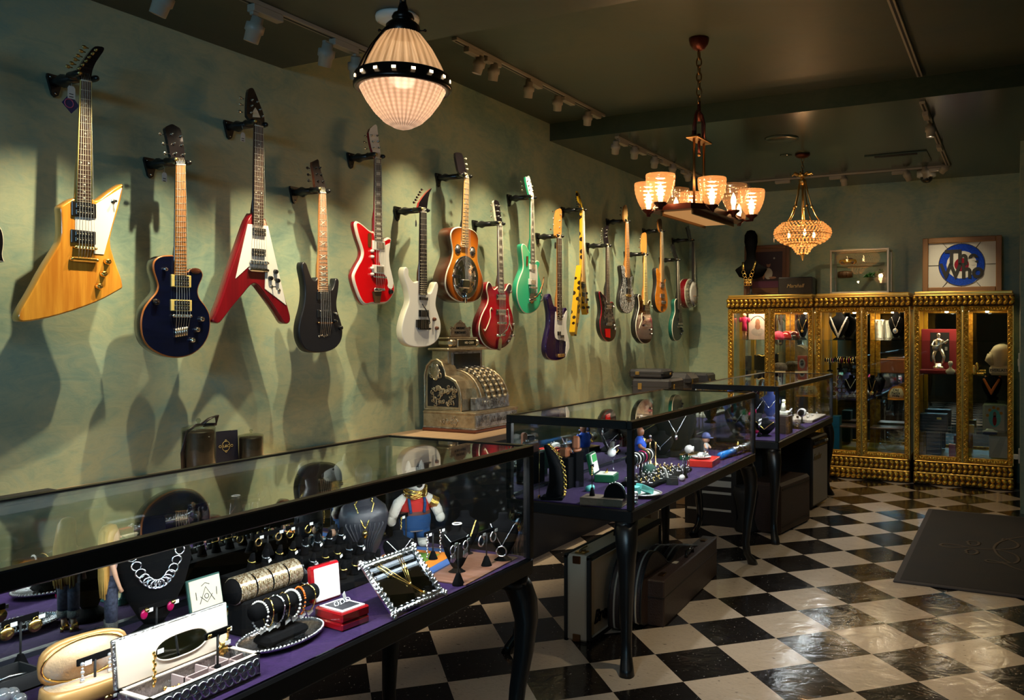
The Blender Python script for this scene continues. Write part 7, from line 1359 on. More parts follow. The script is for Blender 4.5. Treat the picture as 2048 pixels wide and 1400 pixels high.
q = V((p.x - .055, p.y - .005, p.z + .033)); t_stand('tall black T shaped stand standing on the book box', q, .125, .03, 0, .012); earring('gold leaf earring on the stand above the book box', (q.x + .004, q.y - .01, q.z + .125), 'drop', 'gold_metal', 0, .9, False)
p = at(1180, 982); t = thing('spool', 'small teal cylinder box behind the book box', 'box', p); m = MB(); m.cyl((0, -.022, .014), (0, .022, .014), .014, 'teal_box', 18); m.build('roll', t); t = thing('clear_box', 'small clear plastic box behind the teal cylinder', 'box', at(1168, 976)); m = MB(); [m.bb(*q, 0, .034, 'clear_glass') for q in ((-.03, -.029, -.03, .03), (.029, .03, -.03, .03), (-.03, .03, -.03, -.029), (-.03, .03, .029, .03))]; m.build('walls', t)
# plate and teal boxes
p = at(1290, 992); t = thing('plate', 'grey rimmed china plate holding a teal box', 'plate', p); m = MB(); m.lathe([(0, .003), (.045, .003), (.058, .010), (.078, .015), (.079, .017), (.058, .013), (.045, .006), (0, .006)][::1], 'pure_white', (0, 0, 0), 36); m.ring((0, 0, .0145), .069, .0035, 'pewter', Matrix.Identity(4), 36, 5); m.build('dish', t)
t = thing('gift_box', 'pale teal gift box lid leaning on the grey rimmed plate', 'gift box', (p.x - .005, p.y - .005, p.z + .012), R(-15)); m = MB(MR(R(-22), 4, 'X')); m.box((0, .0, .022), (.036, .095, .026), 'teal_box', .002); m.build('lid', t); t = thing('gift_box', 'pale teal gift box base behind its leaning lid', 'gift box', (p.x - .03, p.y - .055, p.z + .016)); m = MB(); m.box((0, 0, .018), (.05, .05, .034), 'teal_box', .002); m.build('base', t)
p = at(1278, 1008); t = thing('skull_bracelet', 'chunky silver link bracelet standing before the grey rimmed plate', 'bracelet', p, R(20)); m = MB(); [m.box((.0, .018 * mc(a), .024 + .022 * ms(a)), (.016, .014, .014), 'bright_silver', .003, 0, a) for a in [2 * PI * k / 10 for k in range(10)]]; m.build('links', t)
# bracelet roll on stand
p = at(1281, 972); t = thing('bracelet_roll', 'black velvet roll on a post stacked with silver and pearl bracelets, middle case', 'bracelet display', p); ca, cb = UX(1262, 922, p.x), UX(1302, 906, p.x); zc_ = (ca.z + cb.z) / 2 - p.z; m = MB(); m.loft([(0, .022, .03, 0, 0), (.008, .022, .03, 0, 0), (.012, .006, .006, 0, 0), (zc_, .006, .006, 0, 0)], 'black_velvet', 14); m.build('post', t); L_ = (cb.y - ca.y); rr = .026; m = MB(); m.cyl((0, -L_ / 2, zc_), (0, L_ / 2, zc_), rr, 'black_velvet', 26); m.build('roll', t)
for k, (mt, lb) in enumerate((('bright_silver', 'first silver bracelet on the middle case roll'), ('pearl_bead', 'first pearl bracelet on the middle case roll'), ('bright_silver', 'second silver bracelet on the middle case roll'), ('ruby', 'red stone bracelet on the middle case roll'), ('brass', 'copper toned bracelet on the middle case roll'), ('pearl_bead', 'last pearl bracelet on the middle case roll'))): y = -L_ / 2 + L_ * (k + .7) / 6.6; t = thing('bracelet', lb, 'bracelet', (p.x, p.y + y, p.z + zc_)); m = MB(); m.ring((0, 0, 0), rr + .002, .0024, mt, MR(R(90), 4, 'X'), 22, 5); m.build('band', t); m = MB(); m.box((.02, 0, -rr - .008), (.001, .010, .012), 'paper', 0, .2); m.build('price_sticker', t)
# slipper
p = at(1298, 950); t = thing('knit_slipper', 'green knitted slipper with a thick white sole', 'slipper', p, R(-75)); m = MB(); m.loft([(0, .085, .036, 0, 0), (.004, .088, .038, 0, 0), (.020, .088, .038, 0, 0), (.022, .084, .035, 0, 0)], 'pure_white', 26, pw=.85); m.build('sole', t); m = MB(); m.loft([(.022, .084, .035, 0, 0), (.04, .074, .032, .006, 0), (.056, .045, .025, .020, 0), (.060, .02, .015, .025, 0)], 'knit_green', 24); m.build('upper', t)
# singer figure
p = at(1280, 932); hf = hpx(p, 78); hf = .215; t = thing('musician_doll', 'figurine of a person in a blue shirt with gold chains holding a microphone', 'figurine', p, R(15)); s = hf / .215; m = MB(Matrix.Scale(s, 4)); m.loft([(0, .02, .035, 0, 0), (.01, .02, .035, 0, 0)], 'dark_skin', 12); [m.tube([(.01, y, .01), (0, y, .05), (0, y, .10)], [.013, .016, .020], 'dark_skin', 10) for y in (-.02, .02)]; m.loft([(.165, .012, .012, 0, 0), (.178, .018, .018, .004, 0), (.195, .021, .020, .003, 0), (.208, .016, .016, 0, 0), (.214, .005, .005, 0, 0)], 'dark_skin', 16)
m.tube([(.0, .042, .145), (.02, .062, .128), (.045, .052, .135)], [.012, .011, .009], 'dark_skin', 10); m.tube([(0, -.042, .145), (.01, -.06, .115), (.035, -.055, .10)], [.012, .011, .009], 'dark_skin', 10); [m.ball((.050 if s_ > 0 else .038, .052 * s_, .137 if s_ > 0 else .098), .009, 'dark_skin') for s_ in (-1, 1)]; m.build('figure', t)
m = MB(Matrix.Scale(s, 4)); m.loft([(.085, .030, .042, 0, 0), (.12, .034, .044, .003, 0), (.150, .026, .042, 0, 0), (.166, .014, .022, 0, 0)], 'shirt_blue', 20); m.tube([(.0, .034, .150), (.010, .056, .134)], [.016, .017], 'shirt_blue', 12); m.tube([(.0, -.034, .150), (.006, -.056, .125)], [.016, .017], 'shirt_blue', 12); m.build('shirt', t); m = MB(Matrix.Scale(s, 4)); m.loft([(.0, .020, .030, 0, 0), (.09, .024, .040, 0, 0)], 'denim', 14); m.build('trousers', t)
m = MB(Matrix.Scale(s, 4)); m.cyl((.05, .052, .125), (.05, .052, .155), .004, 'black_gloss', 8); m.ball((.05, .052, .160), .008, 'bright_silver'); m.build('microphone', t); m = MB(Matrix.Scale(s, 4)); [m.tube([(.012, -.018, .163), (.036, -.008, .145 - .006 * k), (.038, 0, .135 - .008 * k), (.036, .008, .145 - .006 * k), (.012, .018, .163)], .0022, 'gold_metal', 5) for k in range(3)]; m.build('gold_chains', t)
for px_, lb in ((1300, 'left brass candlestick shaped display beside the figurine'), (1311, 'right brass candlestick shaped display beside the figurine')): p = at(px_, 930); t = thing('brass_post', lb, 'display post', p); m = MB(); m.lathe([(.018, 0), (.016, .006), (.004, .015), (.004, .09), (.007, .10), (.004, .11), (.006, .125), (0, .13)], 'brass', (0, 0, 0), 14); m.build('post', t)
# busts at the back
a = bust_px('large black bust at the back of the middle case', 1352, 912, 800, 84, 0); necklace('silver necklace with a hanging drop on the large black bust of the middle case', *a, drop=.38, mat='bright_silver', wid=.55, pend=(.018, 'drop'), r=.0024)
a = bust_px('black bust with a thin draped silver chain behind the brass posts', 1322, 915, 862, 52, -10); necklace('long silver necklace on the bust behind the brass posts', *a, drop=.4, mat='bright_silver', wid=.8, pend=(.008, 'drop'))
a = bust_px('black bust seen through the top glass at the left of the middle case', 1216, 905, 826, 60, -20); necklace('gold edge necklace on the bust nearest the left of the middle case', *a, drop=.2, mat='gold_metal', wid=.8)
# watch, boxes, bobblehead
p = at(1380, 918); t = thing('green_gold_box', 'green box with gold lid under the white watch', 'box', p, R(10)); m = MB(); m.bb(-.05, .05, -.06, .06, 0, .028, 'box_green', .003); m.bb(-.052, .052, -.062, .062, .028, .036, 'brass', .003); m.build('box_body', t); t = thing('watch', 'white watch standing on the green and gold box', 'watch', (p.x, p.y - .02, p.z + .036), R(10)); m = MB(); m.lathe([(.022, -.02), (.024, 0), (.022, .02)], 'white_plastic', (0, 0, .024), 20, MR(R(90), 4, 'X')); m.cyl((.018, .0, .024), (.030, 0, .024), .018, 'pure_white', 20); m.build('watch_body', t); m = MB(); m.cyl((.030, 0, .024), (.031, 0, .024), .014, 'pewter', 18); m.build('dial', t)
p = at(1396, 902); t = thing('black_box', 'plain black box behind the white watch', 'box', p); m = MB(); m.bb(-.04, .04, -.05, .05, 0, .075, 'black_matte', .002); m.build('box_body', t)
p = at(1412, 915); t = thing('bobblehead', 'small figurine of a baseball player in a blue cap', 'figurine', p, R(-10)); m = MB(); m.lathe([(.022, 0), (.022, .008), (0, .008)], 'black_gloss', (0, 0, 0), 18); [m.tube([(0, y, .008), (0, y, .045)], [.008, .010], 'skin', 8) for y in (-.009, .009)]; m.loft([(.088, .008, .008, 0, 0), (.095, .020, .020, 0, 0), (.115, .026, .025, 0, 0), (.13, .022, .022, 0, 0)], 'skin', 16); [m.tube([(0, .016 * s_, .078), (.01, .026 * s_, .062), (.02, .02 * s_, .055)], [.007, .006, .005], 'skin', 8) for s_ in (-1, 1)]; m.build('figure', t); m = MB(); m.loft([(.04, .014, .018, 0, 0), (.07, .014, .020, 0, 0), (.088, .008, .012, 0, 0)], 'pure_white', 14); m.build('uniform', t); m = MB(); m.loft([(.115, .028, .027, 0, 0), (.13, .027, .026, 0, 0), (.145, .016, .016, 0, 0), (.148, .004, .004, 0, 0)], 'denim_cap', 18); m.loft([(.117, .022, .020, .026, 0), (.120, .022, .020, .026, 0)], 'denim_cap', 16); m.build('cap', t)
# ring tray
p = at(1410, 935); t = thing('ring_tray', 'long black velvet tray of rings in the middle case', 'ring tray', (-1.60, 3.98, DECK)); m = MB(); m.bb(-1.70, -1.54, 3.62, 4.18, DECK, DECK + .022, 'black_velvet', .006); m.build('tray', t, True); rnd = random.Random(21); rows2 = ('back', 'second', 'third', 'front')
for r_ in range(4):
    for k in range(9):
        X_, y = -1.685 + .040 * r_, 3.65 + .062 * k; mt = ('gold_metal', 'bright_silver', 'pearl_bead', 'bright_silver')[rnd.randrange(4)]; t = thing('ring', '%s ring, %s from the near end in the %s row of the velvet tray' % ({'gold_metal': 'gold', 'bright_silver': 'silver', 'pearl_bead': 'pearl'}[mt], ORD[k], rows2[r_]), 'ring', (X_, y, DECK + .022)); m = MB(); m.ring((0, 0, .007), .008, .0018, mt if mt != 'pearl_bead' else 'gold_metal', MR(R(75), 4, 'Y'), 12, 4); m.ball((0, 0, .017), (.005, .006, .004), mt, 7, 5); m.build('band', t)
        if k % 2 == 0: m = MB(); m.box((.010, .006, .003), (.012, .010, .001), 'paper', 0, rnd.random()); m.build('price_sticker', t)
p = at(1345, 968); t = thing('ring_box', 'small open black ring box before the slipper', 'ring box', p, R(20)); m = MB(); [m.bb(*q, 0, .034, 'black_matte', .001) for q in ((-.028, -.024, -.03, .03), (.024, .028, -.03, .03), (-.028, .028, -.03, -.026), (-.028, .028, .026, .03))]; m.bb(-.026, .026, -.028, .028, 0, .006, 'leather_black'); m.build('base', t); m = MB(); m.box((-.032, -.01, .055), (.006, .04, .05), 'white_liner', .001, .3, 0, -.3); m.build('lid', t)
t = thing('jewel_egg', 'white and gold round ornament beside the small black ring box', 'ornament', at(1364, 962)); m = MB(); m.ball((0, 0, .016), .016, 'pure_white'); m.ball((0, .024, .011), .011, 'gold_metal'); m.build('ornament_body', t)
t = thing('white_card', 'white card lying on the purple velvet behind the ring box', 'card', at(1303, 965), R(20)); m = MB(); m.bb(-.012, .012, -.03, .03, 0, .0015, 'paper'); m.build('card', t)
for px_, lb in ((1366, 'left crystal drop earring on the front stand of the middle case'), (1378, 'right crystal drop earring on the front stand of the middle case')): earring(lb, UX(px_, 914, -1.50), 'long', 'bright_silver', 0, 1.4)
p = at(1372, 956); p.x = -1.503; t_stand('black T shaped stand with long crystal earrings, front of the middle case', p, UX(1372, 912, -1.503).z - DECK, .06, 0, .013)
# red box with plate and crab
p = at(1416, 942); t = thing('red_box', 'flat red box under a small white plate at the far end of the middle case', 'box', (-1.56, 4.42, DECK), R(6)); m = MB(); m.bb(-.07, .07, -.10, .10, 0, .036, 'red_card', .002); m.build('box_body', t); t = thing('small_plate', 'small white plate on the flat red box', 'plate', (-1.57, 4.40, DECK + .036)); m = MB(); m.lathe([(0, .002), (.03, .002), (.055, .012), (.056, .014), (.03, .006), (0, .006)], 'pure_white', (0, 0, 0), 28); m.build('dish', t)
t = thing('crab_ornament', 'white and grey crab shaped ornament on the small white plate', 'ornament', (-1.57, 4.40, DECK + .043)); m = MB(); m.ball((0, 0, .014), (.022, .034, .014), 'pure_white', 14, 8); [m.tube([(.005, .02 * s_, .012), (.015 + .01 * k, .04 * s_, .016), (.02 + .01 * k, .046 * s_, .004)], .003, 'pearl_bead', 5) for s_ in (-1, 1) for k in (-2, -1, 0, 1)]; [m.ball((.02, s_ * .016, .024), .006, 'pewter', 8, 6) for s_ in (-1, 1)]; m.build('crab', t)
# blue and silver tube, coral bust silhouettes
t = thing('silver_tube', 'blue and silver telescoping tube at the far end of the middle case', 'tube', (-1.52, 4.72, DECK)); a_, b_ = UX(1440, 922, -1.53), UX(1500, 901, -1.49); a_.z, b_.z = DECK + .024, DECK + .028; d_ = b_ - a_; m = MB(); m.cyl(a_, a_ + d_ * .42, .020, 'tube_blue', 20); m.build('blue_section', t, True); m = MB(); m.cyl(a_ + d_ * .42, b_, .023, 'bright_silver', 22); [m.cyl(a_ + d_ * f, a_ + d_ * (f + .03), .027, 'pewter', 22) for f in (.42, .62, .8, .95)]; m.build('silver_section', t, True)
a = bust_px('black bust at the far back of the middle case', 1462, 880, 806, 50, -15); necklace('silver chain on the bust at the far back of the middle case', *a, drop=.4, mat='bright_silver', wid=.8)
t = thing('gold_figurine', 'small gold ornament near the far end glass of the middle case', 'ornament', at(1492, 898)); m = MB(); m.lathe([(.02, 0), (.018, .01), (.006, .02), (.014, .04), (.006, .055), (0, .07)], 'gold_metal', (0, 0, 0), 14); m.build('ornament_body', t)

# ------------------------------------------------------------ goods in the farthest case
M('wood_block', (.045, .022, .014), .6); M('sand_tray', (.52, .42, .32), .6); M('hot_pink', (.65, .02, .12), .5); M('velvet_blue', (.01, .025, .14), .9, sheen=.3)
p = at(1568, 866); hb = hpx(p, 36); t = thing('wooden_pedestal', 'dark square pedestal at the front of the farthest case', 'pedestal', p); m = MB(); m.bb(-.05, .05, -.06, .06, 0, hb, 'wood_block', .003); m.build('block', t)
t = thing('ivory_figurine', 'ivory coloured figurine on the dark square pedestal', 'figurine', (p.x, p.y, p.z + hb)); m = MB(); m.bb(-.04, .04, -.05, .05, 0, .03, 'ivory', .006); m.loft([(.03, .02, .022, 0, -.02), (.07, .016, .018, 0, -.02), (.09, .010, .012, 0, -.02)], 'ivory', 14); m.ball((.002, -.02, .103), .013, 'ivory'); m.tube([(0, .02, .03), (0, .03, .07), (0, .035, .11)], [.008, .006, .002], 'brass', 8); m.build('carving', t)
p = at(1604, 846); t = thing('bracelet_bar', 'black bar holding a pearl cuff in the farthest case', 'bracelet display', p); m = MB(); m.loft([(0, .022, .03, 0, 0), (.006, .022, .03, 0, 0), (.010, .006, .006, 0, 0), (.075, .006, .006, 0, 0)], 'black_velvet', 12); m.cyl((0, -.05, .085), (0, .05, .085), .022, 'black_velvet', 20); m.build('bar', t); t = thing('pearl_cuff', 'pearl cuff around the bar in the farthest case', 'bracelet', (p.x, p.y, p.z + .085)); m = MB(); [m.ring((0, y, 0), .028, .006, 'pearl_bead', MR(R(90), 4, 'X'), 18, 6) for y in (-.02, -.008, .004, .016)]; m.build('beads', t)
p = at(1640, 838); t = thing('stone_tray', 'sand coloured tray of pale jewellery by the far end of the farthest case', 'tray', (-1.60, 7.02, DECK)); m = MB(); m.bb(-.12, .13, -.26, .30, 0, .025, 'sand_tray', .004); m.build('tray', t); rnd = random.Random(31)
for k in range(9): t = thing('stone_ring', '%s pale ring from the near end of the sand coloured tray' % ORD[k], 'ring', (-1.68 + .07 * (k % 3), 6.80 + .058 * k, DECK + .025)); m = MB(); m.ball((0, 0, .010), (.012, .014, .010), ('pearl_bead', 'bright_silver', 'pure_white', 'black_velvet')[rnd.randrange(4)], 8, 6); m.build('stone', t)
p = at(1596, 856); t = thing('earring_ramp', 'black sloped pad with gold earrings in the farthest case', 'earring display', p, R(8)); m = MB(); m.prism([V(q) for q in ((-.05, -.07, .0), (.05, -.07, 0), (-.05, -.07, .035))], (0, .14, 0), 'black_velvet'); m.build('pad', t)
for k in range(5): earring('%s earring from the near end of the black sloped pad' % ORD[k], (p.x + .005, p.y - .05 + .025 * k, p.z + .035), 'drop', 'gold_metal' if k % 2 else 'bright_silver', 0, .9, k % 2 == 0)
for px_, py_, tp_, w_, lb, nl, mt in ((1510, 850, 788, 40, 'black bust behind the near end glass of the farthest case', 'silver chain in the near end of the farthest case', 'bright_silver'), (1540, 838, 782, 42, 'dark bust with a silver collar in the farthest case', 'silver collar in the farthest case', 'bright_silver'), (1530, 872, 836, 44, 'low black bust at the near front of the farthest case', 'gold collar on the low bust of the farthest case', 'gold_metal')):
    a = bust_px(lb, px_, py_, tp_, w_, -10, mat='velvet_blue' if 'dark bust' in lb else 'black_velvet'); necklace(nl, *a, drop=.4, mat=mt, wid=.8, r=.003)
p = at(1519, 862); t = thing('jewel_tin', 'round pink and gold tin in the farthest case', 'tin', at(1517, 866)); m = MB(); m.lathe([(.035, 0), (.035, .03), (.03, .034), (0, .036)], 'hot_pink', (0, 0, 0), 22); m.lathe([(.037, .024), (.037, .034), (.02, .045), (0, .046)], 'gold_metal', (0, 0, 0), 22); m.build('tin_body', t)
t = thing('pink_ribbon', 'hot pink ribbon on a black block in the farthest case', 'ribbon', (-1.75, 6.0, DECK + .13)); m = MB(); m.tube([(0, -.08, 0), (.01, -.04, .03), (0, 0, .01), (.01, .04, .03), (0, .09, 0)], .012, 'hot_pink', 8, flat=.4); m.build('ribbon', t); t = thing('display_block', 'black block under the hot pink ribbon', 'riser', (-1.76, 6.0, DECK)); m = MB(); m.bb(-.06, .06, -.11, .11, 0, .13, 'black_velvet', .003); m.build('block', t)
t = thing('brass_rack', 'small brass rack standing behind the pink ribbon', 'rack', (-1.88, 6.05, DECK)); m = MB(); [m.tube([(x, -.04, 0), (x, -.04, .26), (x, .04, .26), (x, .04, 0)], .003, 'brass', 6) for x in (-.03, .03)]; [m.tube([(-.03, -.04, z_), (.03, -.04, z_), (.03, .04, z_), (-.03, .04, z_)], .0025, 'brass', 6, True) for z_ in (.13, .20, .26)]; m.build('frame', t)
for k, (y, lb) in enumerate(((5.75, 'first'), (6.35, 'second'), (6.65, 'third'))): p = V((-1.62, y, DECK)); t_stand('black T shaped stand, %s from the near end of the farthest case' % lb, p, .12, .05, 0); ear2(p, .12, .05, ['left earring on the %s stand of the farthest case' % lb, 'right earring on the %s stand of the farthest case' % lb], ('fan', 'drop', 'hoop')[k], ('bright_silver', 'gold_metal', 'bright_silver')[k], 1.2)
# ------------------------------------------------------------ goods on and in the gilt cabinets
CT = 1.798
M('fabric_dark', (.050, .042, .040), .7, bmp=(200, .5)); M('gold_script', (.75, .50, .20), .3, .8); M('frame_brown', (.16, .065, .028), .4); M('photo_dark', (.030, .010, .014), .4); M('photo_skin', (.30, .14, .08), .5); M('photo_white', (.42, .38, .33), .5); M('photo_purple', (.10, .02, .05), .5); M('alu', (.42, .37, .28), .35, .8)
M('toy_yellow', (.80, .48, .01), .2, coat=.8); M('frog_green', (.02, .13, .02), .35); M('barrel_brown', (.16, .07, .03), .45); M('oak', (.26, .13, .05), .4); M('roundel_white', (.62, .60, .55), .3); M('roundel_blue', (.004, .02, .30), .2, var=(90, (.01, .06, .55))); M('roundel_red', (.22, .006, .012), .2); M('lead_line', (.10, .09, .07), .4, .6)
def cart(px, py, Z_=CT, Y=None): return UY(px, py, Y) if Y else UZ(px, py, Z_)
# head bust with link necklace
p = V((UY(1502, 590, 8.48).x, 8.48, CT)); s = 8.3 / F_PX; t = thing('mannequin_bust', 'black velvet head and shoulders bust on a thin stand over the first gilt cabinet', 'bust', p, R(-95))
m = MB(); m.lathe([(.06, 0), (.055, .01), (.012, .03), (.010, .16)], 'black_matte', (0, 0, 0), 18); m.build('stand', t)
m = MB(); m.loft([(.17, .03, .05, 0, 0), (.20, .06, .13, 0, 0), (.27, .07, .175, 0, 0), (.285, .065, .165, 0, 0), (.33, .05, .09, 0, 0), (.38, .045, .050, 0, 0), (.44, .045, .045, 0, 0), (.48, .06, .052, 0, 0), (.56, .085, .066, 0, 0), (.63, .080, .064, 0, 0), (.675, .045, .04, 0, 0), (.685, .01, .01, 0, 0)], 'black_velvet', 26); m.build('head_and_shoulders', t)
t = thing('necklace', 'large gold link necklace on the black head bust', 'necklace', p, R(-95)); m = MB()
for s_ in (-1, 1): m.tube([(.05, .07 * s_, .35), (.075, .055 * s_, .27)], .013, 'gold_metal', 6, flat=.4); [m.ring((.085, s_ * (.05 - .012 * k), .245 - .035 * k), .018, .003, 'gold_metal', MR(R(90), 4, 'Y'), 12, 5) for k in range(4)]
[m.ring((.09, .025 * (k - 1), .15 - .03 * j), .018, .003, 'gold_metal', MR(R(90), 4, 'Y'), 12, 5) for k in range(3) for j in range(2)]; m.build('links', t)
# framed photo
def framed(label, name, px0, px1, py0, Y, mat, w, lean=.06, cat='picture'):
    a, b = UY(px0, py0, Y), UY(px1, py0, Y); h = a.z - CT; t = thing(name, label, cat, ((a.x + b.x) / 2, Y, CT)); t.rotation_euler = (-lean, 0, 0); W_ = (b.x - a.x) / 2
    m = MB(); [m.bb(*q, mat, .006) for q in ((-W_, -W_ + w, -.02, .02, 0, h), (W_ - w, W_, -.02, .02, 0, h), (-W_ + w, W_ - w, -.02, .02, 0, w), (-W_ + w, W_ - w, -.02, .02, h - w, h))]; m.bb(-W_ + w, W_ - w, .008, .016, w, h - w, 'black_matte'); m.build('frame', t); return t, W_, h
t, W_, h = framed('framed dark photo of a seated woman in a white top, leaning on the wall', 'framed_photo', 1488, 1578, 492, 8.66, 'frame_brown', .035)
m = MB(); m.bb(-W_ + .035, W_ - .035, .0, .008, .035, h - .035, 'frame_brown'); m.bb(-W_ + .075, W_ - .075, -.002, 0, .09, h - .07, 'photo_dark'); m.bb(-W_ + .075, W_ - .075, -.003, -.002, .09, .16, 'photo_purple')
m.M = MT((.02, 0, 0)) @ MR(R(90), 4, 'X'); 
def disc(c, rx, ry, mt, d): m.poly([V((c[0] + rx * mc(a), c[1] + ry * ms(a), d)) for a in [2 * PI * k / 18 for k in range(18)]], mt)
disc((0, h * .62), .022, .03, 'photo_skin', .004); disc((-.002, h * .67), .028, .026, 'photo_dark', .0045); disc((0, h * .44), .045, .06, 'photo_white', .0042); disc((-.05, h * .42), .012, .05, 'photo_skin', .0048); disc((.045, h * .36), .04, .012, 'photo_skin', .0048); disc((.06, h * .74), .010, .010, 'photo_white', .0048); m.build('photograph', t)
# speaker
a, b = UY(1556, 555, 8.46), UY(1625, 555, 8.46); t = thing('desk_speaker', 'dark fabric fronted speaker with a gold script name on the first gilt cabinet', 'speaker', ((a.x + b.x) / 2, 8.52, CT)); W_ = (b.x - a.x) / 2; h = a.z - CT
m = MB(); m.bb(-W_, W_, -.06, .09, 0, h, 'leather_black', .010); m.build('cabinet', t); m = MB(); m.bb(-W_ + .01, W_ - .01, -.063, -.058, .01, h - .01, 'fabric_dark'); m.build('grille', t); text_mesh('Marshall', .052, 'gold_script', facing((.0, -.0645, h * .5), (0, -1, 0)), 'lettering', t, .001, .3)
# glass vitrine
a, b = UY(1662, 500, 8.44), UY(1776, 500, 8.44); t = thing('glass_vitrine', 'small metal edged glass display box on the middle gilt cabinet', 'display box', ((a.x + b.x) / 2, 8.55, CT)); W_ = (b.x - a.x) / 2; h = a.z - CT; m = MB(); r_ = .010
for x in (-W_, W_): [m.bb(x - r_, x + r_, y - r_, y + r_, 0, h, 'alu', .003) for y in (-.11, .13)]
for z_ in (r_, h - r_): [m.bb(-W_, W_, y - r_, y + r_, z_ - r_, z_ + r_, 'alu', .003) for y in (-.11, .13)]; [m.bb(x - r_, x + r_, -.11, .13, z_ - r_, z_ + r_, 'alu', .003) for x in (-W_, W_)]
m.build('metal_frame', t); vt = t.location
for nm, q in (('front_pane', (-W_, W_, -.112, -.110, 0, h)), ('side_pane', (-W_ - .001, -W_ + .001, -.11, .13, 0, h)), ('side_pane', (W_ - .001, W_ + .001, -.11, .13, 0, h)), ('glass_shelf', (-W_, W_, -.10, .12, h * .35, h * .36)), ('glass_shelf', (-W_, W_, -.10, .12, h * .66, h * .67))): m = MB(); m.bb(*q, 'cabinet_glass'); m.build(nm, t)
X0_ = vt.x
t = thing('toy_car', 'yellow toy convertible on the top shelf of the glass vitrine', 'toy car', (X0_ - .12, 8.52, CT + h * .67)); m = MB(); m.loft([(.016, .085, .036, 0, 0), (.035, .088, .038, 0, 0), (.048, .080, .034, 0, 0), (.052, .05, .028, .01, 0)], 'toy_yellow', 24, pw=.7); m.build('body', t); m = MB(); m.prism([V(q) for q in ((-.02, -.028, .05), (-.02, .028, .05), (-.008, .024, .075), (-.008, -.024, .075))], (.003, 0, 0), 'black_gloss'); m.ball((.02, .0, .055), (.03, .024, .012), 'leather_black'); m.build('windscreen_and_seats', t)
for x in (-.05, .05): [MB().cyl((x, y - .008, .016), (x, y + .008, .016), .016, 'black_matte', 16).build('wheel', t) for y in (-.034, .034)]
t = thing('barrel', 'small brown wooden barrel lying on the middle shelf of the vitrine', 'barrel', (X0_ - .15, 8.53, CT + h * .36)); m = MB(MT((-.07, 0, .038)) @ MR(R(90), 4, 'Y')); m.lathe([(.030, 0), (.036, .04), (.038, .07), (.036, .10), (.030, .14)], 'barrel_brown', (0, 0, 0), 20); m.build('staves', t); m = MB(MT((-.07, 0, .038)) @ MR(R(90), 4, 'Y')); [m.ring((0, 0, z_), r_, .0025, 'dark_brass', seg=20) for z_, r_ in ((.02, .034), (.05, .038), (.09, .038), (.12, .034))]; m.build('hoops', t)
for x, s, lb in ((.07, .7, 'smaller green toy frog on the vitrine shelf'), (.16, 1.1, 'larger green toy frog on the vitrine shelf, right one')): t = thing('toy_frog', lb, 'toy', (X0_ + x, 8.53, CT + h * .36), R(-30)); m = MB(Matrix.Scale(s, 4)); m.ball((0, 0, .03), (.045, .034, .026), 'frog_green', 14, 8, MR(-.4, 4, 'Y')); m.ball((.04, 0, .052), (.024, .026, .016), 'frog_green'); [m.ball((.038, .016 * s_, .068), .008, 'frog_green', 8, 6) for s_ in (-1, 1)]; [m.tube([(-.02, .03 * s_, .03), (.01, .05 * s_, .04), (-.03, .055 * s_, .01), (.02, .06 * s_, .006)], [.014, .010, .008, .006], 'frog_green', 8) for s_ in (-1, 1)]; [m.tube([(.03, .02 * s_, .03), (.045, .03 * s_, .006)], .008, 'frog_green', 8) for s_ in (-1, 1)]; m.build('body', t)
# framed round sign
t, W_, h = framed('wooden framed stained glass sign with a blue roundel and large letters', 'framed_sign', 1845, 2004, 477, 8.62, 'oak', .052, .05, 'sign'); w_ = .052
m = MB(); m.bb(-W_ + w_, W_ - w_, .0, .008, w_, h - w_, 'roundel_white'); c = V((.0, 0, h / 2)); R1 = (h / 2 - w_) * .95
m.M = MT((0, 0, 0)) @ MR(R(90), 4, 'X')
disc((0, h / 2), R1, R1, 'roundel_blue', .001); disc((0, h / 2), R1 * .66, R1 * .66, 'roundel_white', .002); disc((0, h / 2), R1 * .32, R1 * .32, 'roundel_red', .003)
for k in range(8): a = k * PI / 4 + (0 if k % 2 == 0 else .12 * (-1) ** (k // 2)); e = (W_ - w_) if k % 4 == 0 else (h / 2 - w_) if k % 4 == 2 else min((W_ - w_) / abs(mc(a)), (h / 2 - w_) / abs(ms(a))); m.tube([V((R1 * mc(a), h / 2 + R1 * ms(a), .003)), V((e * mc(a), h / 2 + e * ms(a), .003))], .0022, 'lead_line', 4)
m.ring((0, h / 2, .002), R1, .003, 'lead_line', seg=40); m.build('stained_glass', t)
for tx, zz in (('The', .62), ('Who', .375)): text_mesh(tx, R1 * .98, 'ink', facing((0, -.0055, h * zz), (0, -1, 0)), 'lettering', t, .0012, 0, .007, sx=.92)
t = thing('amber_glow', 'x', 'x') if False else None
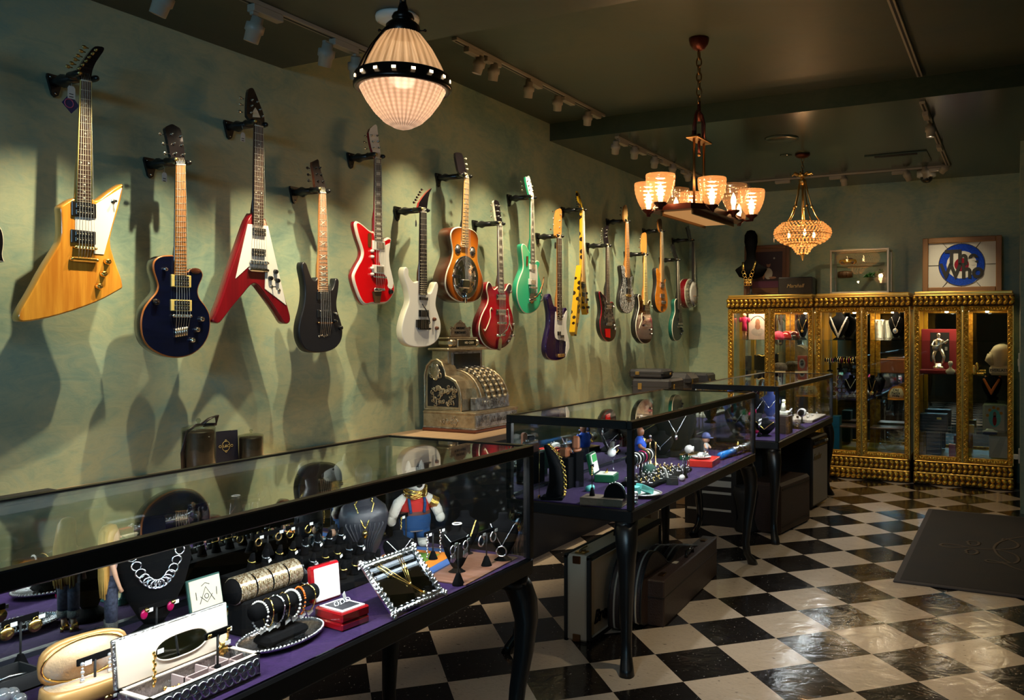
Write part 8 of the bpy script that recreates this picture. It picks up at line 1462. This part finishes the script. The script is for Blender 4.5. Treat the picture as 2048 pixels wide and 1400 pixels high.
# inside the cabinets
def inx(px, py, i, Y=8.55): return UY(px, py, Y)
M('cap_pink', (.75, .06, .16), .6); M('poster_cream', (.62, .50, .42), .6); M('book_red', (.45, .07, .03), .5); M('box_orange', (.55, .17, .02), .45); M('cap_cream', (.72, .60, .45), .8); M('cap_orange', (.70, .28, .03), .8); M('case_red', (.28, .006, .012), .8, sheen=.4); M('glove_cream', (.62, .48, .30), .5); M('pillow', (.55, .50, .42), .9); M('locker_blue', (.0, .14, .26), .4); M('fur_beige', (.42, .36, .30), .9, var=(60, (.14, .11, .09)))
def shelf(px, k, Y=8.55): q = UY(px, 700, Y); return V((q.x, Y, SHZ[k]))
def cap(label, loc, mat, rz, front=None, txt=None, s=1):
    t = thing('baseball_cap', label, 'cap', loc, rz); m = MB(Matrix.Scale(s, 4)); m.loft([(0, .088, .078, 0, 0), (.03, .088, .078, 0, 0), (.07, .074, .066, -.004, 0), (.10, .045, .042, -.008, 0), (.112, .01, .01, -.01, 0)], mat, 24); m.build('crown', t); m = MB(Matrix.Scale(s, 4)); m.loft([(0, .07, .066, .085, 0), (.006, .07, .066, .085, 0)], mat, 22); m.build('brim', t)
    if front: m = MB(Matrix.Scale(s, 4)); m.loft([(.012, .050, .062, .042, 0), (.04, .048, .060, .042, 0), (.07, .042, .052, .036, 0), (.092, .03, .035, .026, 0)], front, 20); m.build('front_panel', t)
    if txt: 
        for i, l in enumerate(txt): text_mesh(l, .030 * s, 'ink', facing(((.093 - .006 * i * 0) * s + .001, 0, (.078 - .024 * i) * s), (1, 0, .15)), 'lettering', t, .0008, 0, .0008)
for px, k, lb, face in ((1552, 4, 'red cap in the first gilt cabinet', -2.2),): cap(lb, shelf(1566, 4) + V((.02, .02, 0)), 'ring_red', R(-140), s=.8)
cap('hot pink cap on the top shelf of the first gilt cabinet', shelf(1556, 4, 8.50), 'cap_pink', R(-120), s=.8)
a = UY(1499, 628, 8.56); b = UY(1532, 675, 8.56); t = thing('poster', 'cream poster of a bather in a tub inside the first gilt cabinet', 'poster', ((a.x + b.x) / 2, 8.56, SHZ[4])); W_ = (b.x - a.x) / 2 * 1.1; h = a.z - SHZ[4]; m = MB(); m.bb(-W_, W_, 0, .004, 0, h, 'poster_cream'); m.build('card', t); m = MB(MR(R(90), 4, 'X')); disc((0, h * .30), W_ * .72, h * .16, 'photo_white', .001); disc((0, h * .66), W_ * .26, h * .15, 'photo_skin', .0015); disc((0, h * .50), W_ * .30, h * .12, 'photo_skin', .0012); m.tube([V((W_ * .85 * mc(q), h * .58 + h * .34 * ms(q), .002)) for q in [PI * (.15 + .07 * k) for k in range(11)]], .004, 'ink', 4); m.build('print', t)
t = thing('dress_doll', 'small doll in a hot pink suit at the left of the first gilt cabinet', 'doll', shelf(1489, 4, 8.50), R(-90)); m = MB(); [m.tube([(0, y, 0), (0, y, .10)], .010, 'skin', 8) for y in (-.012, .012)]; m.ball((0, 0, .255), .02, 'skin'); m.build('figure', t); m = MB(); m.loft([(.09, .02, .028, 0, 0), (.15, .02, .026, 0, 0), (.17, .018, .022, 0, 0), (.22, .022, .045, 0, 0), (.235, .012, .02, 0, 0)], 'hot_pink', 16); [m.ball((0, s_ * .045, .205), (.018, .018, .028), 'hot_pink') for s_ in (-1, 1)]; m.build('suit', t)
def cbust(px, k, w, h, lb, nl, mt, Y=8.52, **kw): l = shelf(px, k, Y); velvet_bust(lb, l, h, w, R(-92)); necklace(nl, l, h, w, R(-92), mat=mt, **kw)
cbust(1606, 4, .13, .26, 'black bust at the right of the first gilt cabinet', 'gold necklace on the bust in the first gilt cabinet', 'gold_metal', drop=.42, wid=.6, pend=(.012, 'disc'))
cbust(1678, 4, .20, .28, 'wide black bust in the middle gilt cabinet hung with pearls', 'many strands of white pearls in the middle gilt cabinet', 'pearl_bead', drop=.62, wid=.80, beads=.007, dbl=True)
cbust(1792, 4, .14, .28, 'black bust with a silver medallion at the right of the middle gilt cabinet', 'silver chain with a round medallion, middle gilt cabinet', 'bright_silver', drop=.40, wid=.55, pend=(.022, 'disc'))
cbust(1745, 2, .12, .22, 'low black bust beside the lettered cap', 'gold necklace with a disc pendant beside the lettered cap', 'gold_metal', drop=.5, wid=.5, pend=(.018, 'disc'))
cbust(1702, 2, .13, .22, 'low dark bust with a silver collar left in the middle gilt cabinet', 'silver collar necklace left in the middle gilt cabinet', 'bright_silver', drop=.4, wid=.7, beads=.005)
cbust(1983, 2, .17, .26, 'black bust wearing a bright beaded bib in the right gilt cabinet', 'multicoloured beaded bib necklace in the right gilt cabinet', 'amber_stone', drop=.42, wid=.72, beads=.010, dbl=True)
cap('orange and cream cap reading Old Fart\'s Wife in the middle gilt cabinet', shelf(1795, 2, 8.50), 'cap_orange', R(-92), 'cap_cream', ('Old', "Fart's", 'Wife'), 1.15)
cap('orange and cream lettered cap behind the farthest glass case', shelf(1612, 2, 8.50), 'cap_orange', R(-92), 'cap_cream', ('Into', "the", 'Wife'), 1.1)
def cbox(px, k, w, h, d, mat, name, lb, cat='box', Y=8.52, rz=0, ch=.003): t = thing(name, lb, cat, shelf(px, k, Y), rz); m = MB(); m.bb(-w / 2, w / 2, -d / 2, d / 2, 0, h, mat, ch); m.build('box_body', t); return t
t = cbox(1786, 3, .22, .125, .12, 'box_orange', 'orange_box', 'orange box on the second shelf of the middle gilt cabinet'); m = MB(); m.bb(-.112, .112, -.062, .062, .105, .13, 'box_orange', .003); m.build('lid', t)
t = cbox(1605, 3, .10, .15, .02, 'book_red', 'book', 'red book standing in the first gilt cabinet', 'book', 8.5, R(-12)); m = MB(MR(R(90), 4, 'X')); disc((0, .07), .035, .05, 'photo_white', .0112); disc((0, .075), .02, .03, 'ink', .0118); m.build('cover_print', t)
cbox(1497, 3, .055, .14, .05, 'black_matte', 'slim_box', 'tall slim black box in the first gilt cabinet'); t = cbox(1521, 3, .12, .15, .06, 'black_velvet', 'earring_board', 'black velvet board with a gold chain in the first gilt cabinet', 'display board'); t = thing('gold_bracelet', 'gold chain draped on the velvet board of the first cabinet', 'bracelet', shelf(1521, 3, 8.485) + V((0, 0, .15))); MB().tube([(-.05, 0, -.01), (-.02, -.005, .004), (.02, 0, -.012), (.05, 0, -.0)], .006, 'gold_metal', 6).build('chain', t)
t = thing('fur_clutch', 'beige animal print clutch on the first cabinet second shelf', 'clutch', shelf(1560, 3, 8.5)); m = MB(); m.loft([(0, .075, .04, 0, 0), (.03, .078, .042, 0, 0), (.065, .06, .035, 0, 0), (.075, .03, .02, 0, 0)], 'fur_beige', 22); m.build('body', t)
for j, px in enumerate((1660, 1682, 1700)): t = thing('bracelet_bar', ('left', 'middle', 'right')[j] + ' black bar of bracelets on the second shelf of the middle gilt cabinet', 'bracelet display', shelf(px, 3, 8.5)); m = MB(); m.lathe([(.03, 0), (.028, .008), (.008, .014), (.008, .10)], 'black_velvet', (0, 0, 0), 16); m.cyl((-.05, 0, .11), (.05, 0, .11), .018, 'black_velvet', 16); m.build('bar', t); [MB().ring((-.03 + .02 * k, 0, .105), .024, .004, ('gold_metal', 'bright_silver', 'brass', 'ruby')[(k + j) % 4], MR(R(90), 4, 'Y'), 14, 5).build('bracelet', t) for k in range(4)]
t = thing('bangle_stand', 'stack of red and cream bangles at the left of the middle gilt cabinet', 'bangles', shelf(1660, 2, 8.5)); [MB().ring((.0 if k < 4 else .04, 0, .03 + .045 * (k % 4)), .024, .006, ('ring_red', 'cream', 'ring_red', 'ruby', 'cream')[k % 5], MR(R(90), 4, 'X'), 18, 6).build('bangle', t) for k in range(7)]
for k_, px, i in ((1, 1690, 1), (1, 1775, 1)): cbox(px, 1, .30, .012, .22, 'board_wood', 'paper_tray', ('left', 'right')[px > 1700] + ' flat tray of pale papers low in the middle gilt cabinet', 'tray')
cbox(1672, 0, .09, .33, .12, 'locker_blue', 'toy_locker', 'bright blue toy locker at the bottom of the middle gilt cabinet', 'toy', 8.45)
t = thing('glass_bowl', 'clear stacked glass bowls at the bottom of the middle gilt cabinet', 'bowl', shelf(1780, 0, 8.5)); m = MB(); [m.lathe([(.03, .01 + z_), (.09, .05 + z_), (.10, .075 + z_), (.095, .075 + z_), (.03, .02 + z_)], 'clear_glass', (0, 0, 0), 26) for z_ in (0, .05)]; m.build('bowls', t)
t = thing('glass_vase', 'clear ribbed glass vase on the top shelf of the middle gilt cabinet', 'vase', shelf(1760, 4, 8.5)); m = MB(); m.lathe([(.04, 0), (.045, .01), (.048, .16), (.052, .20), (.046, .20), (.04, .02)], 'thin_glass', (0, 0, 0), 24, flute=(12, .04)); m.build('vase', t)
# right cabinet
a, b = UY(1842, 658, 8.60), UY(1915, 735, 8.60); z0_ = SHZ[3]; t = thing('presentation_case', 'crimson velvet case standing open behind a silver figure', 'case', ((a.x + b.x) / 2, 8.62, z0_)); W_ = (b.x - a.x) / 2; h = a.z - z0_; m = MB(); m.bb(-W_, W_, 0, .05, 0, h, 'case_red', .006); m.build('back_panel', t); m = MB(); m.bb(-W_ * .5, W_ * .55, -.002, .002, h * .25, h * .92, 'ink', .0); m.build('recess', t); m = MB(); m.bb(-W_, W_, -.16, -.005, 0, .035, 'case_red', .006); m.build('tray', t)
t = thing('silver_statuette', 'silver statuette of a guitarist before the crimson case', 'statuette', (a.x + W_ * 1.0, 8.54, z0_ + .035)); m = MB(); m.lathe([(.05, 0), (.05, .03), (.035, .035), (.035, .06)], 'bright_silver', (0, 0, 0), 20); [m.tube([(y * 1.6, 0, .06), (y * 2.2, .0, .12), (y, 0, .19)], [.014, .016, .020], 'bright_silver', 10) for y in (-.022, .022)]; m.loft([(.18, .03, .022, 0, 0), (.24, .032, .022, 0, 0), (.28, .04, .022, 0, 0), (.30, .012, .012, 0, 0)], 'bright_silver', 16); m.ball((0, 0, .325), (.020, .020, .025), 'bright_silver', 14, 10); m.tube([(.035, 0, .28), (.065, -.02, .25), (.085, -.03, .285)], [.012, .010, .008], 'bright_silver', 8); m.tube([(-.035, 0, .28), (-.06, -.02, .23), (-.01, -.04, .21)], [.012, .010, .008], 'bright_silver', 8); m.build('figure', t); m = MB(); m.ball((-.02, -.04, .205), (.035, .010, .028), 'pewter'); m.tube([(-.02, -.045, .21), (.09, -.045, .285)], .005, 'pewter', 6); m.build('guitar', t); m = MB(); m.box((.07, -.05, .20), (.022, .001, .034), 'paper'); m.build('price_tag', t)
t = thing('portrait_bust', 'small ivory portrait bust beside the silver statuette', 'bust', shelf(1901, 3, 8.43), R(-90)); m = MB(); m.loft([(0, .02, .03, 0, 0), (.02, .028, .045, 0, 0), (.04, .02, .035, 0, 0), (.055, .011, .013, 0, 0), (.075, .012, .012, 0, 0), (.085, .022, .019, .002, 0), (.105, .025, .021, 0, 0), (.12, .016, .014, -.002, 0)], 'ivory', 18); m.ball((.024, 0, .092), (.005, .004, .006), 'ivory', 6, 5); m.build('bust', t)
t = thing('boxing_glove', 'cream boxing glove with a black lettered cuff in the right gilt cabinet', 'boxing glove', shelf(1998, 3, 8.46), R(-90)); m = MB(); m.loft([(.02, .05, .075, 0, 0), (.09, .055, .070, 0, 0), (.15, .075, .085, 0, .01), (.22, .08, .085, 0, .015), (.26, .06, .06, 0, .015), (.275, .02, .02, 0, .015)], 'glove_cream', 26); m.tube([(.02, -.05, .10), (.04, -.085, .14), (.03, -.075, .19)], [.028, .034, .022], 'glove_cream', 12); m.build('mitt', t); m = MB(); m.bb(-.04, .062, -.08, .085, .0, .085, 'glove_cream', .02); m.build('cuff', t); text_mesh('EVERLAST', .034, 'ink', facing((.0635, 0, .042), (1, 0, 0)), 'lettering', t, .001, 0, .0006)
t = thing('gold_trinket', 'small gold figure with scattered charms in the right gilt cabinet', 'ornament', shelf(1948, 3, 8.45)); m = MB(); m.lathe([(.02, 0), (.012, .02), (.018, .04), (.01, .06), (.014, .075), (0, .09)], 'gold_metal', (0, 0, 0), 14); [m.ball((.03 + .015 * k, -.01 * (k % 2), .008), .009, 'gold_metal', 8, 6) for k in range(4)]; m.build('ornament_body', t)
t = cbox(1868, 1, .24, .16, .12, 'ebony', 'lacquer_box', 'dark lacquer box low in the right gilt cabinet'); m = MB(); m.bb(.03, .07, -.064, -.06, .11, .13, 'gold_metal'); m.build('clasp', t)
cbox(1937, 1, .10, .07, .08, 'toy_yellow', 'yellow_box', 'small yellow box behind the door stiles of the right cabinet'); cbox(1905, 0, .06, .12, .06, 'ring_red', 'red_tin', 'small red tin at the bottom of the right gilt cabinet', 'tin', 8.42); cbox(1868, 0, .13, .22, .10, 'ebony', 'dark_box', 'dark box at the bottom left of the right gilt cabinet', 'box', 8.5)
a, b = UY(1965, 806, 8.56), UY(2014, 858, 8.56); t = thing('printed_cushion', 'square cream cushion printed with a floral figure in the right gilt cabinet', 'cushion', ((a.x + b.x) / 2, 8.58, SHZ[1])); W_ = (b.x - a.x) / 2; h = a.z - SHZ[1]; m = MB(MR(R(90), 4, 'X')); m.box((0, h / 2, 0), (2 * W_, h, .05), 'pillow', .022); m.build('cushion', t); m = MB(MR(R(90), 4, 'X')); disc((0, h * .5), W_ * .5, h * .3, 'teal_box', .026); disc((0, h * .42), W_ * .16, h * .18, 'shirt_red', .027); disc((0, h * .62), W_ * .14, h * .1, 'photo_skin', .027); [disc((W_ * .6 * mc(q), h * .5 + h * .36 * ms(q)), .014, .014, 'cap_orange', .0262) for q in (.5, 1.1, 1.7, 2.3, 2.9)]; m.build('print', t)
t = thing('toy_car', 'small blue and white toy car before the printed cushion', 'toy car', (UY(1980, 860, 8.46).x, 8.46, SHZ[1])); m = MB(); m.loft([(.012, .065, .026, 0, 0), (.028, .066, .027, 0, 0), (.032, .04, .024, 0, 0), (.046, .03, .022, 0, 0)], 'pure_white', 22, pw=.7); m.build('body', t); m = MB(); m.loft([(.0, .060, .0275, 0, 0), (.020, .064, .0275, 0, 0)], 'denim_cap', 22, pw=.7); m.build('lower_body', t)
a = UY(1978, 872, 8.50); b = UY(2016, 925, 8.50); t = thing('white_print', 'white framed print at the bottom of the right gilt cabinet', 'print', ((a.x + b.x) / 2, 8.50, SHZ[0])); W_ = (b.x - a.x) / 2; h = a.z - SHZ[0]; m = MB(); m.bb(-W_, W_, 0, .01, 0, h, 'roundel_white', .002); m.prism([V(q) for q in ((-W_ + .01, -.001, .01), (W_ * .1, -.001, .01), (W_ * .8, -.001, h * .95), (W_ * .2, -.001, h * .95))], (0, .0005, 0), 'plate_grey'); m.build('card', t)
# visible lamps under the cabinet tops
M('lamp_white', (1, .9, .75), .5, emit=90)
for (x0, x1, lb) in CABS:
    for f, n in ((.28, 'left'), (.72, 'right')): x = x0 + (x1 - x0) * f; t = thing('cabinet_downlight', '%s small downlight inside the %s' % (n, lb.split(',')[0]), 'downlight', (x, YF + .12, 1.64)); m = MB(); m.lathe([(.03, 0), (.03, -.012), (.022, -.014)], 'gilt_smooth', (0, 0, 0), 18); m.build('rim', t); m = MB(); m.ball((0, 0, -.016), (.018, .018, .010), 'lamp_white', 12, 6); m.build('lamp', t)

# ------------------------------------------------------------ cases and amplifiers under the tables
M('tolex_cream', (.52, .44, .34), .6, bmp=(180, .3)); M('tolex_tan', (.36, .28, .21), .6); M('case_brown', (.040, .022, .018), .45, bmp=(120, .4)); M('case_darkest', (.012, .010, .010), .5); M('stitch', (.45, .40, .33), .7); M('grille_silver', (.30, .27, .24), .6, bmp=(160, .5)); M('cardboard', (.22, .12, .05), .8)
def hull(label, pts, z0_, z1_, mat, name='instrument_case', cat='guitar case', ch=.01, bands=()):
    P = [V((a, b, 0)) for a, b in pts]; c = sum(P, V()) / len(P); t = thing(name, label, cat, (c.x, c.y, 0)); return t
# cream guitar case standing on its long edge
p0 = UZ(1134, 1282, 0); p1 = UZ(1183, 1288, 0); d = (UZ(1248, 1200, 0) - p1); d.normalize(); L_ = .86; w_ = .118; ang = R(90); hgt = .40
t = thing('guitar_case', 'cream and black trimmed guitar case standing on edge under the middle case', 'guitar case', (p0 + p1) / 2 + V((-.012, 0, 0)), ang); T = MT((L_ / 2, 0, hgt / 2))
m = MB(T); m.box((0, 0, 0), (L_, w_, hgt), 'tolex_cream', .012); m.build('shell', t)
m = MB(T); e = .012
for y in (-w_ / 2, w_ / 2):
    [m.box((0, y, s_ * (hgt / 2 - .008)), (L_ + .006, e * 1.6, .022), 'black_matte', .004) for s_ in (-1, 1)]; [m.box((s_ * (L_ / 2 - .008), y, 0), (.022, e * 1.6, hgt), 'black_matte', .004) for s_ in (-1, 1)]
m.build('black_trim', t); m = MB(T); [m.box((-L_ / 2 - .0015, y, 0), (.003, .003, hgt - .04), 'stitch') for y in (-w_ / 2 + .016, w_ / 2 - .016)]; [m.box((0, y * 1.002, s_ * (hgt / 2 - .024)), (L_ - .05, .0105 * 2, .003), 'stitch') for y in (-w_ / 2, w_ / 2) for s_ in (-1, 1)]; m.build('white_stitching', t)
m = MB(T); m.box((-L_ / 2 + .05, 0, hgt / 2 + .004), (.05, .05, .008), 'brass', .002); m.tube([(-L_ / 2 + .03, 0, hgt / 2 + .012), (-L_ / 2 + .06, .01, hgt / 2 + .012), (-L_ / 2 + .10, 0, hgt / 2 + .02)], .006, 'nickel', 6); m.build('latch', t); [MB(T).box((-L_ / 2 - .004, 0, s_ * (hgt / 2 - .02)), (.008, .04, .035), 'dark_brass', .002).build('latch', t) for s_ in (-1, 1)]
m = MB(T); m.tube([(-.02, 0, hgt / 2), (-.01, 0, hgt / 2 + .03), (.10, 0, hgt / 2 + .03), (.11, 0, hgt / 2)], .011, 'black_gloss', 8); m.build('handle', t); sd_ = -w_ / 2 - .002; text_mesh('Bronson', .085, 'black_gloss', facing((.20, sd_, .10), (0, -1, 0)), 'lettering', t, .003, .35, .001)
q = UZ(1325, 1150, 0); t = thing('guitar_case', 'tan guitar case standing behind the cream one, seen beyond the table leg', 'guitar case', (-1.89, 4.30, 0)); m = MB(); m.bb(-.06, .06, -.02, .12, 0, .44, 'tolex_tan', .02); m.build('shell', t); m = MB(); [m.bb(x - .008, x + .008, .11, .125, .0, .44, 'nickel', .003) for x in (-.05, .05)]; [m.bb(x - .008, x + .008, -.02, .125, .425, .445, 'black_matte', .003) for x in (-.065, .065)]; m.build('edge_trim', t)
# rounded brown cases
for (bx_, by_, lb, s) in ((-1.70, 3.76, 'dark brown shaped guitar case just behind the front table leg', 1.0), (-1.638, 3.86, 'second dark brown shaped guitar case with white stitched edge', .96)):
    t = thing('guitar_case', lb, 'guitar case', (bx_, by_, 0)); out = [(-.20, .0), (.30, 0), (.62, .06), (.70, .14), (.68, .22), (.45, .27), (.34, .30), (.24, .27), (.16, .24), (.08, .30), (-.02, .36), (-.12, .34), (-.20, .24), (-.22, .10)]
    P = chaikin([V((-.03, a * s, b * s)) for a, b in out]); m = MB(); m.prism(P, (.06, 0, 0), 'case_brown'); m.build('shell', t); m = MB(); [m.tube([V((x, v.y * 1.0, v.z)) for v in P], .005, mt, 6, True) for x, mt in ((-.028, 'case_darkest'), (.028, 'case_darkest'), (0, 'stitch'))]; m.build('edge_binding', t)
# long rectangular case on the floor at an angle
a, b = UZ(1328, 1256, 0), UZ(1434, 1150, 0); d = b - a; L_ = d.length; ang = math.atan2(d.y, d.x); t = thing('guitar_case', 'long dark rectangular case slanting out from under the middle case', 'guitar case', (a + b) / 2, ang); m = MB(); hh = .225; m.bb(-L_ / 2, L_ / 2, 0, .09, 0, hh, 'case_brown', .006); m.bb(-L_ / 2 - .002, L_ / 2 + .002, -.002, .092, hh * .62, hh * .64, 'case_darkest'); m.build('shell', t)
[MB().bb(x, x + .05, .03, .06, hh, hh + .006, 'dark_brass', .002).build('latch', t) for x in (-L_ * .42, L_ * .35)]; m = MB(); m.tube([(-.03, .03, hh), (-.02, .03, hh + .03), (.08, .03, hh + .03), (.09, .03, hh)], .009, 'black_gloss', 8); m.build('handle', t); m = MB(); m.bb(-.16, -.12, .04, .07, hh, hh + .002, 'stitch'); m.build('label', t)
# black drum-like box, brown case and amplifier under the farthest case
a, b = UZ(1560, 1072, 0), UZ(1621, 1042, 0); d = b - a; ang = math.atan2(d.y, d.x); L_ = d.length; t = thing('amplifier_case', 'dark brown padded case under the front of the farthest case', 'case', (a + b) / 2, ang); m = MB(); m.bb(-L_ / 2, L_ / 2, 0, .26, 0, .36, 'case_brown', .02); m.build('shell', t); m = MB(); [m.bb(-L_ / 2 + .04, L_ / 2 - .04, -.004, .0, z_, z_ + .008, 'case_darkest') for z_ in (.05, .31)]; m.build('seams', t)
a, b = UZ(1624, 1022, 0), UZ(1655, 1004, 0); d = b - a; ang = math.atan2(d.y, d.x); L_ = d.length; t = thing('guitar_amplifier', 'black guitar amplifier with a silver grille under the farthest case', 'amplifier', (a + b) / 2, ang); m = MB(); m.bb(-L_ / 2, L_ / 2, 0, .26, .02, .58, 'case_darkest', .012); m.build('cabinet', t); m = MB(); m.bb(-L_ / 2 + .02, L_ / 2 - .02, -.004, .002, .04, .49, 'grille_silver'); m.build('grille', t); m = MB(); m.bb(-L_ / 2 + .02, L_ / 2 - .02, -.004, .002, .50, .56, 'black_gloss'); m.build('control_panel', t)
for k in range(8): m = MB(); m.cyl((-L_ * .38 + L_ * .11 * k, -.004, .53), (-L_ * .38 + L_ * .11 * k, -.018, .53), .010, 'nickel' if k > 5 else 'black_matte', 10); m.build('knob', t)
text_mesh('Fender', .07, 'nickel', facing((-L_ * .22, -.007, .42), (0, -1, 0)), 'lettering', t, .002, .4)
t = thing('equipment_case', 'tall black square case behind the amplifier', 'case', (-1.86, 6.55, 0)); m = MB(); m.bb(-.15, .13, -.26, .26, 0, .56, 'case_darkest', .02); m.build('shell', t)
t = thing('printed_carton', 'black carton with white printed panels between the two far tables', 'carton', (-2.02, 5.88, 0)); m = MB(); m.bb(-.20, .20, -.02, .30, 0, .44, 'case_darkest', .003); m.build('carton_body', t); m = MB(); [m.bb(-.18, .16, -.0225, -.0205, z_, z_ + w_, 'plate_grey') for z_, w_ in ((.37, .018), (.29, .045), (.235, .018), (.11, .016))]; m.build('printed_panels', t)
t = thing('carton', 'plain brown cardboard carton on the floor behind the black printed one', 'carton', (-2.1, 6.75, 0)); m = MB(); m.bb(-.42, .10, -.3, .3, 0, .30, 'cardboard', .004); m.build('carton_body', t); m = MB(); m.bb(-.42, .1, -.02, .02, .3005, .302, 'barrel_brown'); m.build('tape', t)
t = thing('vase', 'black fluted vase with a hanging tag beside the dark padded case', 'vase', UZ(1533, 1065, 0) + V((-.14, -.02, 0))); m = MB(); m.lathe([(.07, 0), (.085, .02), (.06, .09), (.075, .20), (.095, .28), (.085, .32), (.07, .30), (.06, .1)], 'black_matte', (0, 0, 0), 36, flute=(14, .04)); m.build('vase', t); m = MB(); m.box((.05, -.09, .16), (.02, .001, .05), 'tag_white'); m.build('price_tag', t)
